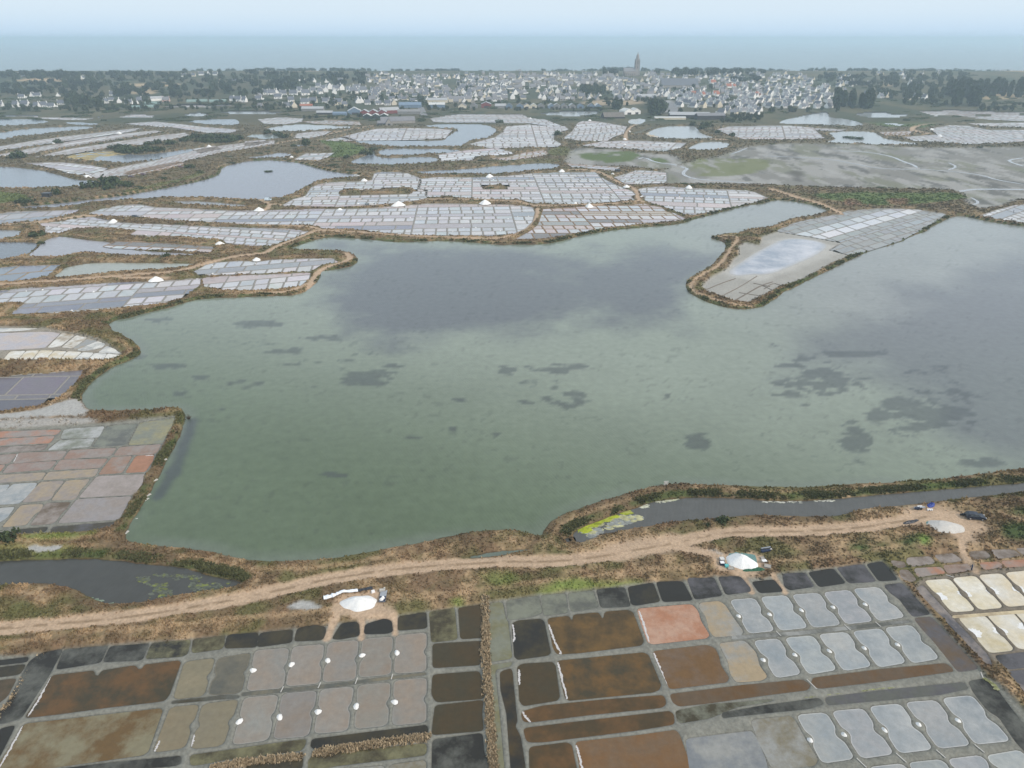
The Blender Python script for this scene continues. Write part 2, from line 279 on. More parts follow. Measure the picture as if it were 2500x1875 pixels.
# salt fields of many pans: outline, direction of the rows, direction across, row heights, row kinds, palette, label
FIELDS = [
 ('B0 760,215 850,180 1000,150 1150,138 1300,165 1500,172 1900,190 B1 0,400 300,392 520,385 820,385 1000,378 1250,358 1450,342 1750,342 2143,350 B2 100,425 195,440 212,480 190,560 130,615 30,660 B1 2000,610 1500,602 1250,592 1000,568 850,550 620,548 480,512 100,508 B0 2130,300 1900,287 1500,268 1300,248 1100,238 900,226', 'B1 700,480 1500,470', 'B1 1120,560 1180,400', 11, 'mix', 'long salt field of many small pans along the north shore of the lagoon'),
 ('B0 350,300 500,285 620,260 760,245 850,260 960,290 1100,300 1400,310 1700,325 2000,335 B1 0,545 150,550 300,555 440,575 380,605 250,655 130,690 0,690 B0 2100,480 1930,470 1900,430 1720,420 1500,400 1280,405 1110,388 1180,352 900,330 640,335 520,375 395,380 405,330', 'B0 1100,335 2000,395', 'B0 1560,395 1640,325', 8, 'mix', 'narrow salt field of pale pans below the long track'),
 ('B0 -200,240 0,220 110,200 400,195 660,185 600,215 400,260 250,280 0,300 -200,320', 'B0 0,270 400,235', 'B0 150,280 300,200', 14, 'long', 'small field of wide bluish pans at the left edge'),
 ('B0 -200,700 0,675 120,660 350,655 500,650 430,700 380,740 200,775 0,780 -200,790', 'B0 0,735 400,700', 'B0 130,750 280,660', 14, 'blue', 'field of bluish pans with tan banks at the left edge'),
 ('B0 -200,890 0,870 250,845 500,835 850,810 1070,795 1200,800 1350,790 1680,765 1670,820 1600,870 1540,920 1370,965 1100,995 860,1020 500,1045 120,1055 250,960 0,965 -200,970', 'B0 560,950 1500,880', 'B0 900,990 1060,830', 11, 'mixn', 'salt field of grey and white pans under the large salt heap beside the track'),
 ('B0 1650,700 1750,650 1850,625 2000,620 B1 60,830 170,815 400,808 650,805 700,830 560,850 470,905 300,910 0,925 B0 1900,725 1700,735', 'B1 0,890 500,850', 'B1 150,900 200,815', 11, 'mixn', 'upper salt field on the bank jutting into the lagoon'),
 ('B0 1720,760 1900,745 B1 0,945 250,935 460,925 450,970 380,1030 200,1050 0,1065 B0 1900,852 1740,825', 'B1 0,1010 430,970', 'B1 170,1040 210,940', 11, 'mixn', 'lower salt field on the bank jutting into the lagoon'),
 ('C0 -300,110 0,85 190,62 400,50 690,20 640,100 480,245 380,290 200,330 0,360 -300,420', 'C0 0,210 500,200', 'C0 200,200 340,60', 13, 'purple', 'field of purple grey pans behind the gravel bank'),
 ('B1 250,355 350,300 450,275 500,200 560,175 650,160 750,155 870,155 1010,140 1030,80 1100,70 1280,80 1390,125 1400,150 1380,210 1450,225 1440,290 1300,320 1000,345 700,360 450,355', 'B1 500,270 1350,250', 'B1 600,260 660,160', 10, 'mix', 'salt field wrapped round a long grassy island'),
 ('B1 1410,130 1560,115 1800,120 2143,105 B2 200,155 400,145 720,140 800,200 900,250 1030,300 1060,330 1020,345 1050,375 900,390 600,405 380,405 200,400 80,365 B1 2143,300 1800,290 1640,270 1480,280 1460,265 1465,230 1395,205', 'B1 1450,200 2212,200', 'B2 270,330 200,160', 10, 'mix', 'broad central salt field with a small bushy mound in it'),
 ('B2 910,185 1030,150 1100,125 1200,130 1320,145 1325,215 1300,230 1100,240 1000,235', 'B2 930,190 1320,200', 'B2 1110,220 1200,130', 10, 'mix', 'small salt field beside the white van'),
 ('B2 1110,285 1200,270 1350,262 1480,275 1800,290 2000,295 2070,310 2180,360 2100,385 1950,420 1750,465 1540,500 1500,495 1300,420 1180,385 1150,340', 'B2 1190,330 2050,360', 'B2 1590,460 1580,290', 11, 'mix', 'salt field with white topped levees east of the track junction'),
 ('B2 310,455 480,445 700,430 1000,420 1150,410 1290,440 1320,470 1400,490 1480,530 1450,545 1150,570 900,600 820,605 600,650 300,700 120,705 80,705 200,640 270,580', 'B2 400,480 1400,480', 'B2 720,570 600,440', 11, 'rust', 'rusty banked salt field on the lagoon shore'),
 ('B3 140,500 300,430 600,365 720,370 690,338 1000,312 1300,320 1540,355 1380,460 1150,580 880,665 750,700 590,660 700,600 420,545', 'B3 600,640 1480,370', 'B3 1050,610 860,540', 9, 'isle', 'grey and white salt field on the spit of land in the lagoon'),
 ('A2 1780,955 1880,930 2143,925 A3 250,925 420,940 460,985 520,1028 300,1038 50,1038 A2 2000,1035 1900,1010', 'A3 0,985 450,985', 'A3 230,1030 200,930', 12, 'bright', 'bright salt field above the mudflat'),
 ('A3 1440,950 1600,920 1750,925 1900,960 2212,960 2600,960 2600,1060 2212,1050 2140,1060 1950,1070 1700,1075 1300,1050 1220,1020 1420,1005 1500,1000', 'A3 1500,1000 2200,1040', 'A3 1650,920 1900,1000', 12, 'bright', 'bright salt field at the right edge behind the mudflat'),
 ('A3 1650,845 2212,830 2600,830 2600,880 2212,885 1900,870', 'A3 1700,850 2212,880', 'A3 1900,860 2000,835', 14, 'bright', 'far salt field at the right edge below the poplar wood'),
 ('A3 1760,905 2212,898 2600,905 2600,940 2212,937 1860,922', 'A3 1800,915 2212,930', 'A3 2000,925 2080,902', 14, 'bright', 'narrow band of bright pans at the right edge'),
 ('B3 1870,370 2000,325 2150,285 2212,275 2700,200 2700,440 2212,430 2100,415 1980,395', 'B3 1960,380 2212,290', 'B3 2212,370 2080,330', 9, 'isle2', 'salt field at the right edge where two people work'),
 ('A2 480,1030 560,970 600,900 640,885 760,890 900,915 990,930 960,990 870,1020 820,1055 640,1050', 'A2 520,1000 950,960', 'A2 700,1040 760,900', 12, 'bright', 'bright salt field between two winding dikes below the town'),
 ('A2 640,1090 800,1060 1010,1050 1200,1055 1490,1070 1440,1110 1300,1140 1000,1115 800,1105', 'A2 700,1090 1450,1090', 'A2 1000,1110 1080,1055', 11, 'bright', 'long bright salt field beside the green marsh'),
 ('A1 1830,1080 1900,1060 2050,1020 2110,980 2143,930 A2 180,915 330,930 470,930 500,955 380,990 370,1040 440,1080 400,1100 0,1110 A1 2000,1110', 'A1 1900,1060 2212,1060', 'A2 150,1090 120,930', 11, 'bright', 'bright salt field beside the hook shaped pond'),
 ('A1 1500,860 1640,830 1800,820 2143,820 A2 120,820 180,860 300,870 440,925 340,925 180,900 0,900 A1 1990,895 1640,895 1530,890', 'A1 1600,860 2143,860', 'A1 1900,890 1860,825', 12, 'bright', 'far bright salt field right under the village sheds'),
 ('A1 750,1020 900,980 1050,950 1300,945 1560,950 1660,960 1600,1030 1400,1040 1200,1045 860,1050', 'A1 850,1010 1600,1000', 'A1 1150,1040 1200,950', 13, 'bright', 'finger of salt pans inside the hook shaped pond'),
 ('A1 1560,1170 1800,1130 2050,1115 2160,1145 2170,1165 1850,1180 1830,1215 1590,1220', 'A1 1600,1190 2150,1140', 'A1 1720,1210 1700,1140', 12, 'bright', 'salt pans at the tip of the lens shaped pond'),
 ('A1 350,1210 450,1160 660,1155 600,1195 530,1215', 'A1 370,1200 620,1180', 'A1 480,1210 540,1160', 11, 'bright', 'little block of bright pans on the pond corner'),
 ('A1 50,870 220,850 400,860 390,890 250,910 100,905', 'A1 60,890 390,870', 'A1 150,905 260,855', 14, 'bright', 'small bright pans left of the red sheds'),
 ('A1 350,1030 380,990 500,975 640,970 560,1010 450,1030', 'A1 350,1020 620,985', 'A1 420,1025 520,975', 12, 'bright', 'narrow pans beside the straight track'),
 ('A0 -200,1140 0,1100 300,1050 600,1010 900,975 1150,945 1180,955 1000,990 500,1060 0,1130 -200,1170', 'A0 0,1110 1150,950', 'A0 500,1060 640,1005', 13, 'bright', 'long strip of pans slanting to the left edge, upper one'),
 ('A0 -200,1200 0,1170 300,1110 700,1040 1100,985 1300,965 1350,975 900,1050 500,1110 250,1160 0,1185 -200,1215', 'A0 0,1175 1300,970', 'A0 600,1080 720,1040', 13, 'bright', 'long strip of pans slanting to the left edge, middle one'),
 ('A0 330,1185 600,1120 1000,1060 1400,1000 1550,985 1600,1010 1200,1080 900,1110 550,1170', 'A0 400,1175 1550,990', 'A0 900,1100 1050,1050', 13, 'bright', 'strip of pans beside the dark thicket'),
 ('A0 1080,905 1300,890 1500,910 1700,935 1900,950 2000,960 1950,980 1750,980 1500,940 1200,920', 'A0 1100,905 1950,965', 'A0 1500,935 1560,910', 13, 'bright', 'thin band of pans above the dark thicket'),
 ('A0 250,1240 500,1235 750,1260 890,1285 850,1310 720,1330 640,1335 480,1285', 'A0 300,1245 870,1300', 'A0 560,1300 700,1260', 12, 'bright', 'pans behind the pale blue pond at the left'),
 ('A0 690,1350 1000,1280 1350,1210 1600,1150 1720,1115 1900,1090 2100,1065 2300,1050 2300,1075 2100,1110 1850,1150 1600,1210 1300,1290 1000,1350 850,1365', 'A0 800,1350 2000,1090', 'A0 1150,1310 1260,1235', 10, 'bright', 'long narrow salt field below the ochre pond'),
 ('A0 990,850 1150,820 1300,835 1280,855 1050,860', 'A0 1000,855 1290,840', 'A0 1100,858 1180,825', 15, 'bright', 'tiny far pans beside the green boat shed'),
 ('A0 140,840 500,850 780,860 700,875 450,870', 'A0 150,842 750,866', 'A0 450,870 480,850', 15, 'bright', 'tiny far pans under the left cottages'),
]
PONDS += [('A0 760,857 830,836 960,810 900,842 840,862', BLUE, 'crooked far pool behind the left ponds'), ('A0 560,890 700,895 890,910 700,920 560,905', BLUE, 'thin pale pool above the slanting strips'), ('A1 -60,1005 60,990 180,1000 230,1025 150,1037 -60,1030', (0.17,0.19,0.18), 'long greenish pool with bushes behind it'), ('A1 240,1100 330,1080 420,1080 490,1090 400,1100', BLUE, 'small pool with a dark bush beside the straight track'),
 ('A0 2050,1195 2212,1178 A1 200,1150 330,1160 290,1190 100,1195 A0 2143,1203', LAV, 'sandy pool beside the salt heap at the pond corner'), ('A0 1500,832 1680,802 1800,825 1760,850 1560,850', PALE, 'pale patchwork pool near the polytunnels'), ('A0 -100,835 150,832 500,828 560,842 200,848 -100,850', BLUE, 'narrow pool under the left cottages')]
FIELDS += [('A0 1380,762 1560,746 1880,746 2080,756 1900,772 1640,782 1400,777', 'A0 1400,770 2050,758', 'A0 1650,780 1720,748', 13, 'bright', 'mud coloured pans beside the polytunnels'), ('A1 -60,1055 70,1045 115,1060 0,1085 -60,1090', 'A1 -50,1075 110,1058', 'A1 0,1085 50,1048', 11, 'bright', 'tiny pans under the greenish pool'),
 ('A1 430,888 640,876 870,890 890,915 700,912 520,905', 'A1 450,895 880,900', 'A1 600,908 680,880', 13, 'rust', 'reddish pans in front of the red sheds'), ('A1 600,1048 700,1030 770,1018 850,1048 760,1052', 'A1 620,1045 840,1040', 'A1 700,1050 740,1025', 11, 'mix', 'grey pans beside the straight track'), ('A2 1040,978 1210,925 1235,935 1075,992', 'A2 1050,982 1220,930', 'A2 1120,965 1150,950', 9, 'bright', 'slim strip of pans above the triangular pond'),
 ('B2 520,75 700,85 760,90 930,100 880,130 740,110 560,100', 'B2 530,88 900,112', 'B2 700,105 760,88', 9, 'rust', 'tan banked pans above the central salt field'), ('A3 460,945 700,955 640,967 480,962', 'A3 470,952 680,960', 'A3 560,964 600,950', 9, 'bright', 'slim strip of pans above the islet pond'), ('A3 1000,978 1250,970 1220,1002 1050,1002', 'A3 1010,990 1240,985', 'A3 1100,1000 1130,974', 11, 'rust', 'tan pans right of the islet pond'), ('A3 1300,802 1600,792 2212,810 2600,815 2600,826 2212,826 1700,838 1450,845', 'A3 1350,820 2212,818', 'A3 1700,835 1760,800', 14, 'bright', 'far pans in front of the poplar wood'),
 ('B0 895,490 985,450 1150,452 1400,468 1790,497 1760,540 1500,522 1000,510', 'B0 950,490 1750,520', 'B0 1300,512 1400,468', 7, 'rust', 'strip of rusty pans inside the shallow lavender pool'), ('A0 1640,1120 1800,1095 1850,1120 1700,1150', 'A0 1660,1130 1830,1105', 'A0 1730,1140 1790,1100', 11, 'bright', 'pans beside the salt heap at the thicket'), ('A0 1060,1320 1300,1270 1500,1230 1560,1250 1300,1310 1100,1345', 'A0 1080,1330 1540,1235', 'A0 1250,1310 1330,1265', 10, 'rust', 'dull brown pans on the far dike with three cars'), ('A1 2000,1200 2143,1190 A2 160,1150 300,1130 330,1165 200,1190 A1 2143,1215', 'A1 2020,1205 2212,1190', 'A2 100,1195 120,1160', 11, 'rust', 'reddish pans above the long thin pond')]
# near pans: traced one by one.  outline | bed colour | second colour | edge colour
dk=(0.022,0.02,0.016); dk2=(0.047,0.038,0.02); am=(0.105,0.056,0.02); um=(0.056,0.038,0.016); rd=(0.32,0.155,0.09); rd2=(0.38,0.24,0.17)
tn=(0.30,0.235,0.15); gy=(0.245,0.245,0.23); gg=(0.165,0.17,0.13); gw=(0.33,0.33,0.318); gb=(0.215,0.24,0.255); wt=(0.60,0.58,0.53); cr=(0.50,0.415,0.27); pg=(0.235,0.20,0.175); pp=(0.085,0.08,0.085); br=(0.10,0.068,0.04)
gm=(0.09,0.09,0.077); olv=(0.15,0.14,0.075); tg=(0.165,0.145,0.10); sal=(0.75,0.75,0.74)
NEAR = {
 'front': ('near salt works in front of the dirt track, amber and grey pans', [
  ('E0 440,880 790,840 800,880 830,885 860,840 1140,795 1165,830 1200,825 1220,790 1500,755 1525,770 1480,900 1430,1040 1390,1090 1340,1100 900,1150 500,1205 240,1235 220,1225 310,1090 400,960', dk2, am, am),
  ('E0 205,1290 1350,1160 1370,1180 1250,1520 1210,1550 500,1650 100,1710 -60,1740 -30,1660 90,1480', (0.115,0.07,0.026), (0.18,0.16,0.10), um),
  ('E0 475,830 540,660 910,630 850,770', dk, gm, dk), ('E0 870,765 930,635 1260,610 1200,750', dk, gm, dk), ('E0 1230,740 1280,610 1610,580 1580,700 1530,720', dk, olv, dk),
  ('E0 1620,690 1630,575 1900,545 1880,655', dk2, olv, dk), ('E0 1895,650 1920,540 2180,520 2165,640', dk, dk2, dk),
  ('E0 530,660 430,850 180,1240 0,1290 -60,1250 50,1130 150,950 250,760 350,690', dk, gm, dk2), ('E0 -60,1450 0,1330 130,1300 0,1560 -60,1640', dk, dk, dk),
  ('E0 -100,765 240,725 230,765 -100,805', dk, dk, dk), ('E0 -100,825 220,785 170,870 -100,905', dk, dk2, dk), ('E0 -100,935 140,905 60,1060 -20,1120 -100,1180', br, dk2, dk),
  ('E0 500,1670 900,1622 1530,1560 1520,1625 1480,1640 800,1700', dk, gm, dk), ('E0 1605,1555 2000,1500 2143,1480 E1 200,1450 440,1420 430,1470 400,1510 200,1540 0,1565 E0 1900,1590 1700,1630 1610,1640', dk2, olv, dk),
  ('E0 1455,1098 1910,1048 2015,1052 2010,1068 1860,1078 1450,1116', gm, dk2, gm),
  ('E1 30,640 50,525 325,490 320,600', dk2, dk, dk), ('E1 340,590 370,480 520,455 600,470 605,510 580,580', dk2, dk, dk), ('E1 660,570 740,440 860,425 885,450 890,545 720,575', dk, dk2, dk),
  ('E1 930,530 940,450 1100,400 1160,420 1170,510 1120,525', dk, dk, dk), ('E1 1215,500 1220,380 1450,345 1460,480', dk, dk2, dk), ('E1 1480,345 1690,312 1715,575 1500,600', dk2, olv, dk), ('E1 1725,308 1920,285 1940,300 1930,560 1745,572', dk2, um, dk),
  ('E1 1510,615 1920,590 1910,790 1510,815', dk2, um, dk), ('E1 1510,875 1600,868 1900,845 1950,1040 1930,1075 1540,1105 1500,1040', dk2, um, dk), ('E1 1530,1135 1935,1090 1920,1200 1935,1345 1500,1380', dk2, um, dk),
  ('E1 1510,1425 1925,1368 1940,1540 2010,1650 2020,1800 1500,1800', dk, gm, dk), ('E1 490,1420 1460,1300 1470,1365 900,1445 520,1500 480,1480', dk2, dk, dk), ('E1 460,1600 500,1555 1455,1455 1450,1550 700,1640 460,1690', dk2, olv, dk), ('E1 -60,1628 415,1575 400,1680 -60,1740', dk, dk2, dk),
  ('E1 1150,1640 1430,1600 1450,1620 1440,1780 1130,1800', gy, tg, sal), ('E1 700,1685 1100,1645 1100,1800 690,1820', gy, tg, sal),
  ('E1 -100,1030 600,962 1200,888 1435,860 1450,872 1200,903 600,983 -100,1050', gm, tg, gm),
  ('E2 60,270 160,262 185,400 205,430 240,735 50,765', gg, olv, olv), ('E2 195,255 460,208 495,350 400,385 212,410', gg, gm, gg), ('E2 490,208 690,190 712,350 512,372', gg, gm, gg), ('E2 718,190 920,162 970,305 742,343', gm, gg, gm), ('E2 955,152 1190,137 1240,298 993,308', dk, gm, dk), ('E2 1220,135 1430,98 1490,255 1290,288 1252,280', dk, dk2, dk),
  ('E2 1460,92 1680,88 1765,245 1515,258', dk, dk, dk), ('E2 1720,62 1940,52 2015,205 1785,238', dk, pp, dk), ('C2 1775,1068 1960,1065 2040,1160 2046,1190 1840,1218', dk, pp, dk), ('C3 -85,1112 100,1092 178,1190 -20,1203', dk, dk, dk), ('C3 175,1042 360,1032 438,1150 232,1178 192,1150', dk, pp, dk), ('C3 392,1032 600,998 705,1120 482,1152', dk, dk, dk), ('C3 634,992 850,962 960,1105 733,1120', dk, pp, dk), ('C3 884,962 1010,938 1050,975 1145,1092 987,1103', dk, dk, dk),
  ('E2 245,445 290,420 480,405 510,425 565,690 540,710 290,745 265,720', dk2, dk, olv), ('E2 545,400 720,380 738,418 757,412 762,370 970,350 998,402 1017,402 1027,345 1220,330 1260,350 1350,590 1330,625 800,690 620,700 590,640', um, (0.12,0.07,0.022), um),
  ('E2 1300,320 1700,285 1760,285 1810,340 1830,420 1905,540 1880,565 1430,615 1390,600 1330,430', rd, rd2, rd), ('E2 1830,270 1990,255 2040,290 2090,370 2190,510 2170,540 1950,555 1910,500 1880,380 1825,310', tn, gy, tn),
  ('E2 290,810 330,785 580,770 605,800 640,1060 620,1090 340,1135 310,1100', um, dk2, um), ('E2 625,760 1350,690 1390,710 1495,960 1480,1000 1430,1020 720,1090 690,1060', (0.115,0.064,0.02), dk2, um), ('E2 1430,680 1880,625 1950,650 1980,710 2000,800 2070,900 2050,935 1600,990 1570,985', (0.13,0.072,0.028), (0.13,0.09,0.06), am),
  ('D 1554,1391 1608,1385 1632,1410 1640,1440 1657,1462 1645,1470 1590,1474 1578,1455 1574,1430', tn, gy, tn),
  ('E2 320,1190 500,1140 1000,1090 1520,1050 1540,1120 1500,1150 900,1210 420,1270 340,1270', am, um, am), ('E2 340,1330 700,1285 1570,1185 1600,1210 1610,1290 1300,1340 500,1440 370,1440', um, am, dk2), ('E2 1575,1042 2200,965 E3 340,918 405,958 385,1000 0,1048 E2 1900,1112 1650,1138 1605,1110', br, am, br),
  ('E2 1620,1185 1900,1128 2150,1112 E3 100,1085 0,1110 -200,1140 E2 1900,1240 1650,1282', gg, dk2, olv), ('E2 390,1490 700,1450 740,1470 780,1659 820,1830 400,1830', am, um, dk2), ('E2 780,1445 1300,1390 1620,1345 1650,1380 1750,1659 1800,1830 850,1830', (0.15,0.08,0.032), (0.135,0.088,0.05), am),
  ('D 1482,1598 1560,1588 1622,1581 1630,1590 1652,1640 1672,1720 1500,1720', gy, (0.16,0.17,0.18), gy), ('E3 -90,1262 240,1228 275,1260 340,1380 380,1450 468,1590 440,1640 90,1670 40,1560 -20,1450 -60,1340', gy, tg, gy),
  ('E2 145,850 228,828 240,850 280,1270 262,1310 310,1400 350,1659 370,1830 250,1830 200,1200 150,1000', dk, um, dk), ('E2 45,800 238,772 228,798 100,828 95,870 130,1200 170,1659 180,1830 112,1830 100,1500 60,1000', olv, gg, olv),
  ('E3 1030,120 1180,102 1420,360 1275,385 1215,310 1165,240 1080,180', pp, dk, pp), ('E3 1285,400 1428,388 1825,822 1655,848 1490,640 1450,590 1355,490', pp, br, pp), ('E3 430,905 1000,832 1550,782 1600,820 1610,843 1000,928 480,988 420,960', br, am, br),
  ('E3 -330,1200 0,1140 480,1075 515,1115 400,1158 200,1178 0,1198 -330,1235', dk, gm, dk), ('E3 535,1070 1000,1012 1700,942 1738,988 1500,1038 1000,1088 552,1128', pp, gm, dk), ('E3 1745,932 1880,912 1950,960 2212,1310 2400,1560 2300,1600 2150,1450 2000,1230 1910,1180 1785,1020', dk, gm, dk),
  ('E3 -250,552 300,512 1000,440 1235,416 1245,428 1000,462 300,535 -250,575', gm, gy, gm),
  ('E3 1300,152 1350,118 1610,402 1915,722 1955,798 1900,788 1500,362', pp, pg, pp), ('E3 1965,718 2300,678 2300,800 2070,828', pp, dk, pp), ('E3 1612,378 2300,325 2300,345 1615,394', cr, tn, cr), ('E3 2080,850 2400,820 2400,1100 2250,1050', pp, pg, pp),
  ('C3 1090,930 1200,940 1210,985 1120,990', pg, br, br), ('C3 1230,910 1420,895 1465,950 1260,980 1225,950', pg, br, br), ('C3 1450,885 1610,870 1690,930 1520,955', pg, br, br), ('C3 1160,1010 1230,1010 1300,1090 1260,1115 1180,1080', pg, br, br), ('C3 1290,1000 1510,985 1545,1040 1330,1070 1300,1040', pg, rd, br), ('C3 1530,975 1740,960 1760,1010 1570,1040', (0.22,0.145,0.105), pg, br), ('C3 1740,855 1890,845 1940,900 1780,925', pg, br, br), ('C3 1920,840 2120,835 2190,890 1990,915', pg, br, br), ('C3 1830,950 2000,940 2040,990 1880,1010', pg, rd, br), ('C3 2015,935 2300,920 2300,975 2060,985', pg, rd, br), ('C3 2140,830 2400,815 2400,880 2210,888', pg, br, br),
  ]),
 'left': ('left salt field with pink, red and grey pans behind a grassy dike', [
  ('C0 545,510 700,500 870,488 880,495 835,575 810,582 520,592 515,575', gg, gw, gg), ('C0 505,605 800,590 760,660 400,690', gg, gw, gg), ('C0 905,485 1160,465 1065,645 780,662', gm, gg, gg), ('C0 1180,460 1470,415 1465,450 1370,630 1085,645', gg, (0.24,0.215,0.11), gg),
  ('C0 -100,535 520,515 480,558 -100,590', pg, rd, pg), ('C0 -100,600 465,570 420,630 -100,655', pg, rd, pg), ('C0 -100,670 405,642 370,690 -100,715', pg, br, pg),
  ('C0 -100,740 145,720 75,802 -100,812', (0.22,0.15,0.115), pg, rd), ('C0 160,712 565,698 515,768 110,800', (0.22,0.15,0.115), pg, rd), ('C0 590,690 985,670 930,740 535,765', (0.23,0.145,0.105), pg, rd), ('C0 1010,665 1360,640 1330,700 1300,722 960,735', (0.22,0.145,0.105), pg, rd),
  ('C0 -100,830 50,810 0,870 -100,880', pg, rd, pg), ('C0 80,808 480,782 420,850 20,882', (0.225,0.15,0.12), pg, pg), ('C0 510,772 910,762 845,838 450,855', (0.24,0.155,0.115), pg, pg), ('C0 945,750 1115,738 1030,880 830,895', (0.24,0.14,0.09), pg, rd), ('C0 1150,738 1300,728 1290,780 1225,872 1060,880', (0.27,0.135,0.075), rd, rd),
  ('C0 -100,905 390,878 345,942 -100,970', pg, tn, pg), ('C0 410,875 835,848 800,910 360,942', tn, pg, pg), ('C0 820,910 1220,892 1190,990 1130,1065 665,1090', (0.29,0.25,0.23), pg, pg), ('C0 650,1105 1110,1080 1010,1262 980,1275 490,1305', (0.24,0.22,0.215), pg, pg),
  ('C0 -100,995 85,978 -20,1120 -100,1130', gw, gb, sal), ('C0 110,975 315,965 270,1040 160,1140 -60,1150', gw, gb, sal), ('C0 345,958 540,950 500,1000 460,1040 440,1085 405,1112 190,1130 215,1100', pg, tn, pg), ('C0 560,948 760,935 720,985 675,1030 650,1085 620,1108 435,1112', pg, tn, pg),
  ('C0 -100,1190 125,1168 60,1260 -60,1330 -100,1340', gw, gb, sal), ('C0 180,1155 365,1145 340,1200 290,1230 260,1270 220,1320 20,1340', pg, tn, pg), ('C0 390,1140 595,1130 565,1180 520,1220 470,1290 440,1310 255,1325', pg, br, pg),
  ('C0 130,1362 405,1338 385,1378 130,1395', dk2, dk, dk), ('C0 440,1340 980,1295 960,1328 800,1362 430,1388', dk2, pp, dk)]),
 'white': ('white crusted salt field on the west shore of the lagoon', [
  ('B0 -100,1180 160,1178 330,1182 200,1200 -100,1218', wt, gw, wt), ('B0 -100,1225 400,1210 510,1222 380,1345 -100,1372', (0.42,0.35,0.31), (0.36,0.34,0.36), pg), ('B0 525,1220 630,1235 510,1335 400,1345', wt, tn, wt), ('B0 645,1240 735,1260 610,1350 520,1340', wt, tn, wt), ('B0 745,1265 815,1285 770,1330 640,1362 615,1352', gy, tn, gy), ('B0 825,1290 890,1315 860,1345 720,1372 650,1365', wt, gy, wt), ('B0 900,1330 965,1355 1020,1395 830,1385', wt, gw, wt),
  ('B0 85,1378 215,1372 145,1445 25,1450', wt, cr, wt), ('B0 225,1372 330,1368 270,1442 158,1446', cr, wt, wt), ('B0 340,1368 450,1370 385,1440 285,1442', cr, wt, wt), ('B0 460,1372 560,1375 500,1442 395,1442', wt, cr, wt), ('B0 570,1376 690,1382 620,1440 512,1443', wt, cr, wt), ('B0 700,1384 790,1388 740,1440 632,1442', gw, wt, wt), ('B0 800,1390 900,1395 870,1445 750,1442', wt, gw, wt), ('B0 910,1395 1020,1410 1000,1430 930,1450 880,1446', wt, wt, wt)]),
}
# oeillets: TL TR BR BL, bump on left, bump on right, colours, salt pile
OEI = []
def oei(tile, q, lb, rb, c1, c2, ec, pile=None): OEI.append((tile, q, lb, rb, c1, c2, ec, pile))
w1, w2 = (0.215,0.205,0.187), (0.22,0.175,0.135)
oei('E0',[(1560,768),(1812,735),(1718,1052),(1465,1080)],0,1,tg,(0.2,0.17,0.11),tg); oei('E0',[(1842,738),(2115,692),(2030,1025),(1760,1045)],1,1,tg,gm,tg)
oei('E0',[(1440,1150),(1680,1128),(1560,1490),(1292,1530)],0,1,tg,(0.2,0.16,0.1),tg); oei('E0',[(1712,1125),(2012,1085),(1880,1470),(1612,1500)],1,1,tg,(0.2,0.17,0.11),tg)
for q, pl in (([(12,670),(295,650),(245,985),(-60,1010)],(-10,838)),([(330,640),(590,618),(555,945),(270,970)],(315,790)),([(630,605),(880,583),(855,915),(580,935)],(620,755)),([(920,575),(1170,552),(1155,870),(885,895)],(910,715)),([(1200,545),(1455,520),(1450,845),(1185,862)],(1205,690)),
  ([(-80,1070),(205,1045),(120,1425),(-180,1465)],(-123,1272)),([(245,1035),(530,1010),(460,1390),(165,1415)],(215,1232)),([(565,1000),(840,975),(790,1345),(510,1370)],(540,1190)),([(880,965),(1150,940),(1125,1300),(850,1330)],(862,1145)),([(1185,925),(1455,900),(1450,1275),(1170,1300)],(1185,1108))):
    oei('E1', q, 1, 1, w1, w2, (0.36,0.35,0.33), pl)
for q, pl in (([(-268,245),(-63,228),(105,500),(-110,525)],(-198,385)),([(-10,220),(205,205),(385,475),(155,500)],(62,370)),([(255,200),(480,185),(665,450),(430,475)],(330,335)),([(520,180),(740,160),(935,420),(710,445)],(598,310)),([(770,150),(985,135),(1205,385),(985,420)],(868,285)),
  ([(-70,590),(140,570),(330,865),(120,900)],(10,755)),([(195,565),(430,545),(630,830),(395,870)],(275,712)),([(480,535),(715,515),(925,800),(690,840)],(565,680)),([(765,510),(1005,485),(1215,770),(985,810)],(860,655)),([(1035,480),(1260,455),(1495,735),(1270,775)],(1140,625)),
  ([(295,1215),(540,1195),(780,1580),(510,1620)],(405,1430)),([(590,1185),(855,1160),(1110,1540),(840,1580)],(690,1385)),([(905,1145),(1165,1120),(1440,1500),(1160,1535)],(1030,1345)),([(1210,1110),(1470,1090),(1760,1465),(1490,1495)],(1320,1300)),([(1520,1075),(1770,1050),(2095,1430),(1800,1460)],(1650,1265)),
  ([(1890,1560),(2180,1510),(2420,1790),(2110,1830)],None),([(1565,1590),(1850,1555),(2080,1830),(1780,1850)],None),([(1230,1620),(1520,1590),(1740,1850),(1440,1880)],None),([(900,1658),(1190,1625),(1400,1890),(1100,1900)],None)):
    oei('E3', q, 1, 1, gw, gb, sal, pl)
for q in ([(1370,80),(1580,65),(1800,330),(1605,345)],[(1605,60),(1800,40),(2035,305),(1835,325)],[(1825,35),(2020,20),(2270,280),(2070,300)],[(2050,15),(2260,-5),(2500,260),(2300,275)],[(1655,390),(1880,375),(2130,665),(1920,690)],[(1895,365),(2110,345),(2370,640),(2170,660)],[(2135,345),(2340,320),(2600,610),(2400,635)]):
    oei('E3', q, 0.7, 0.7, cr, wt, wt, None)
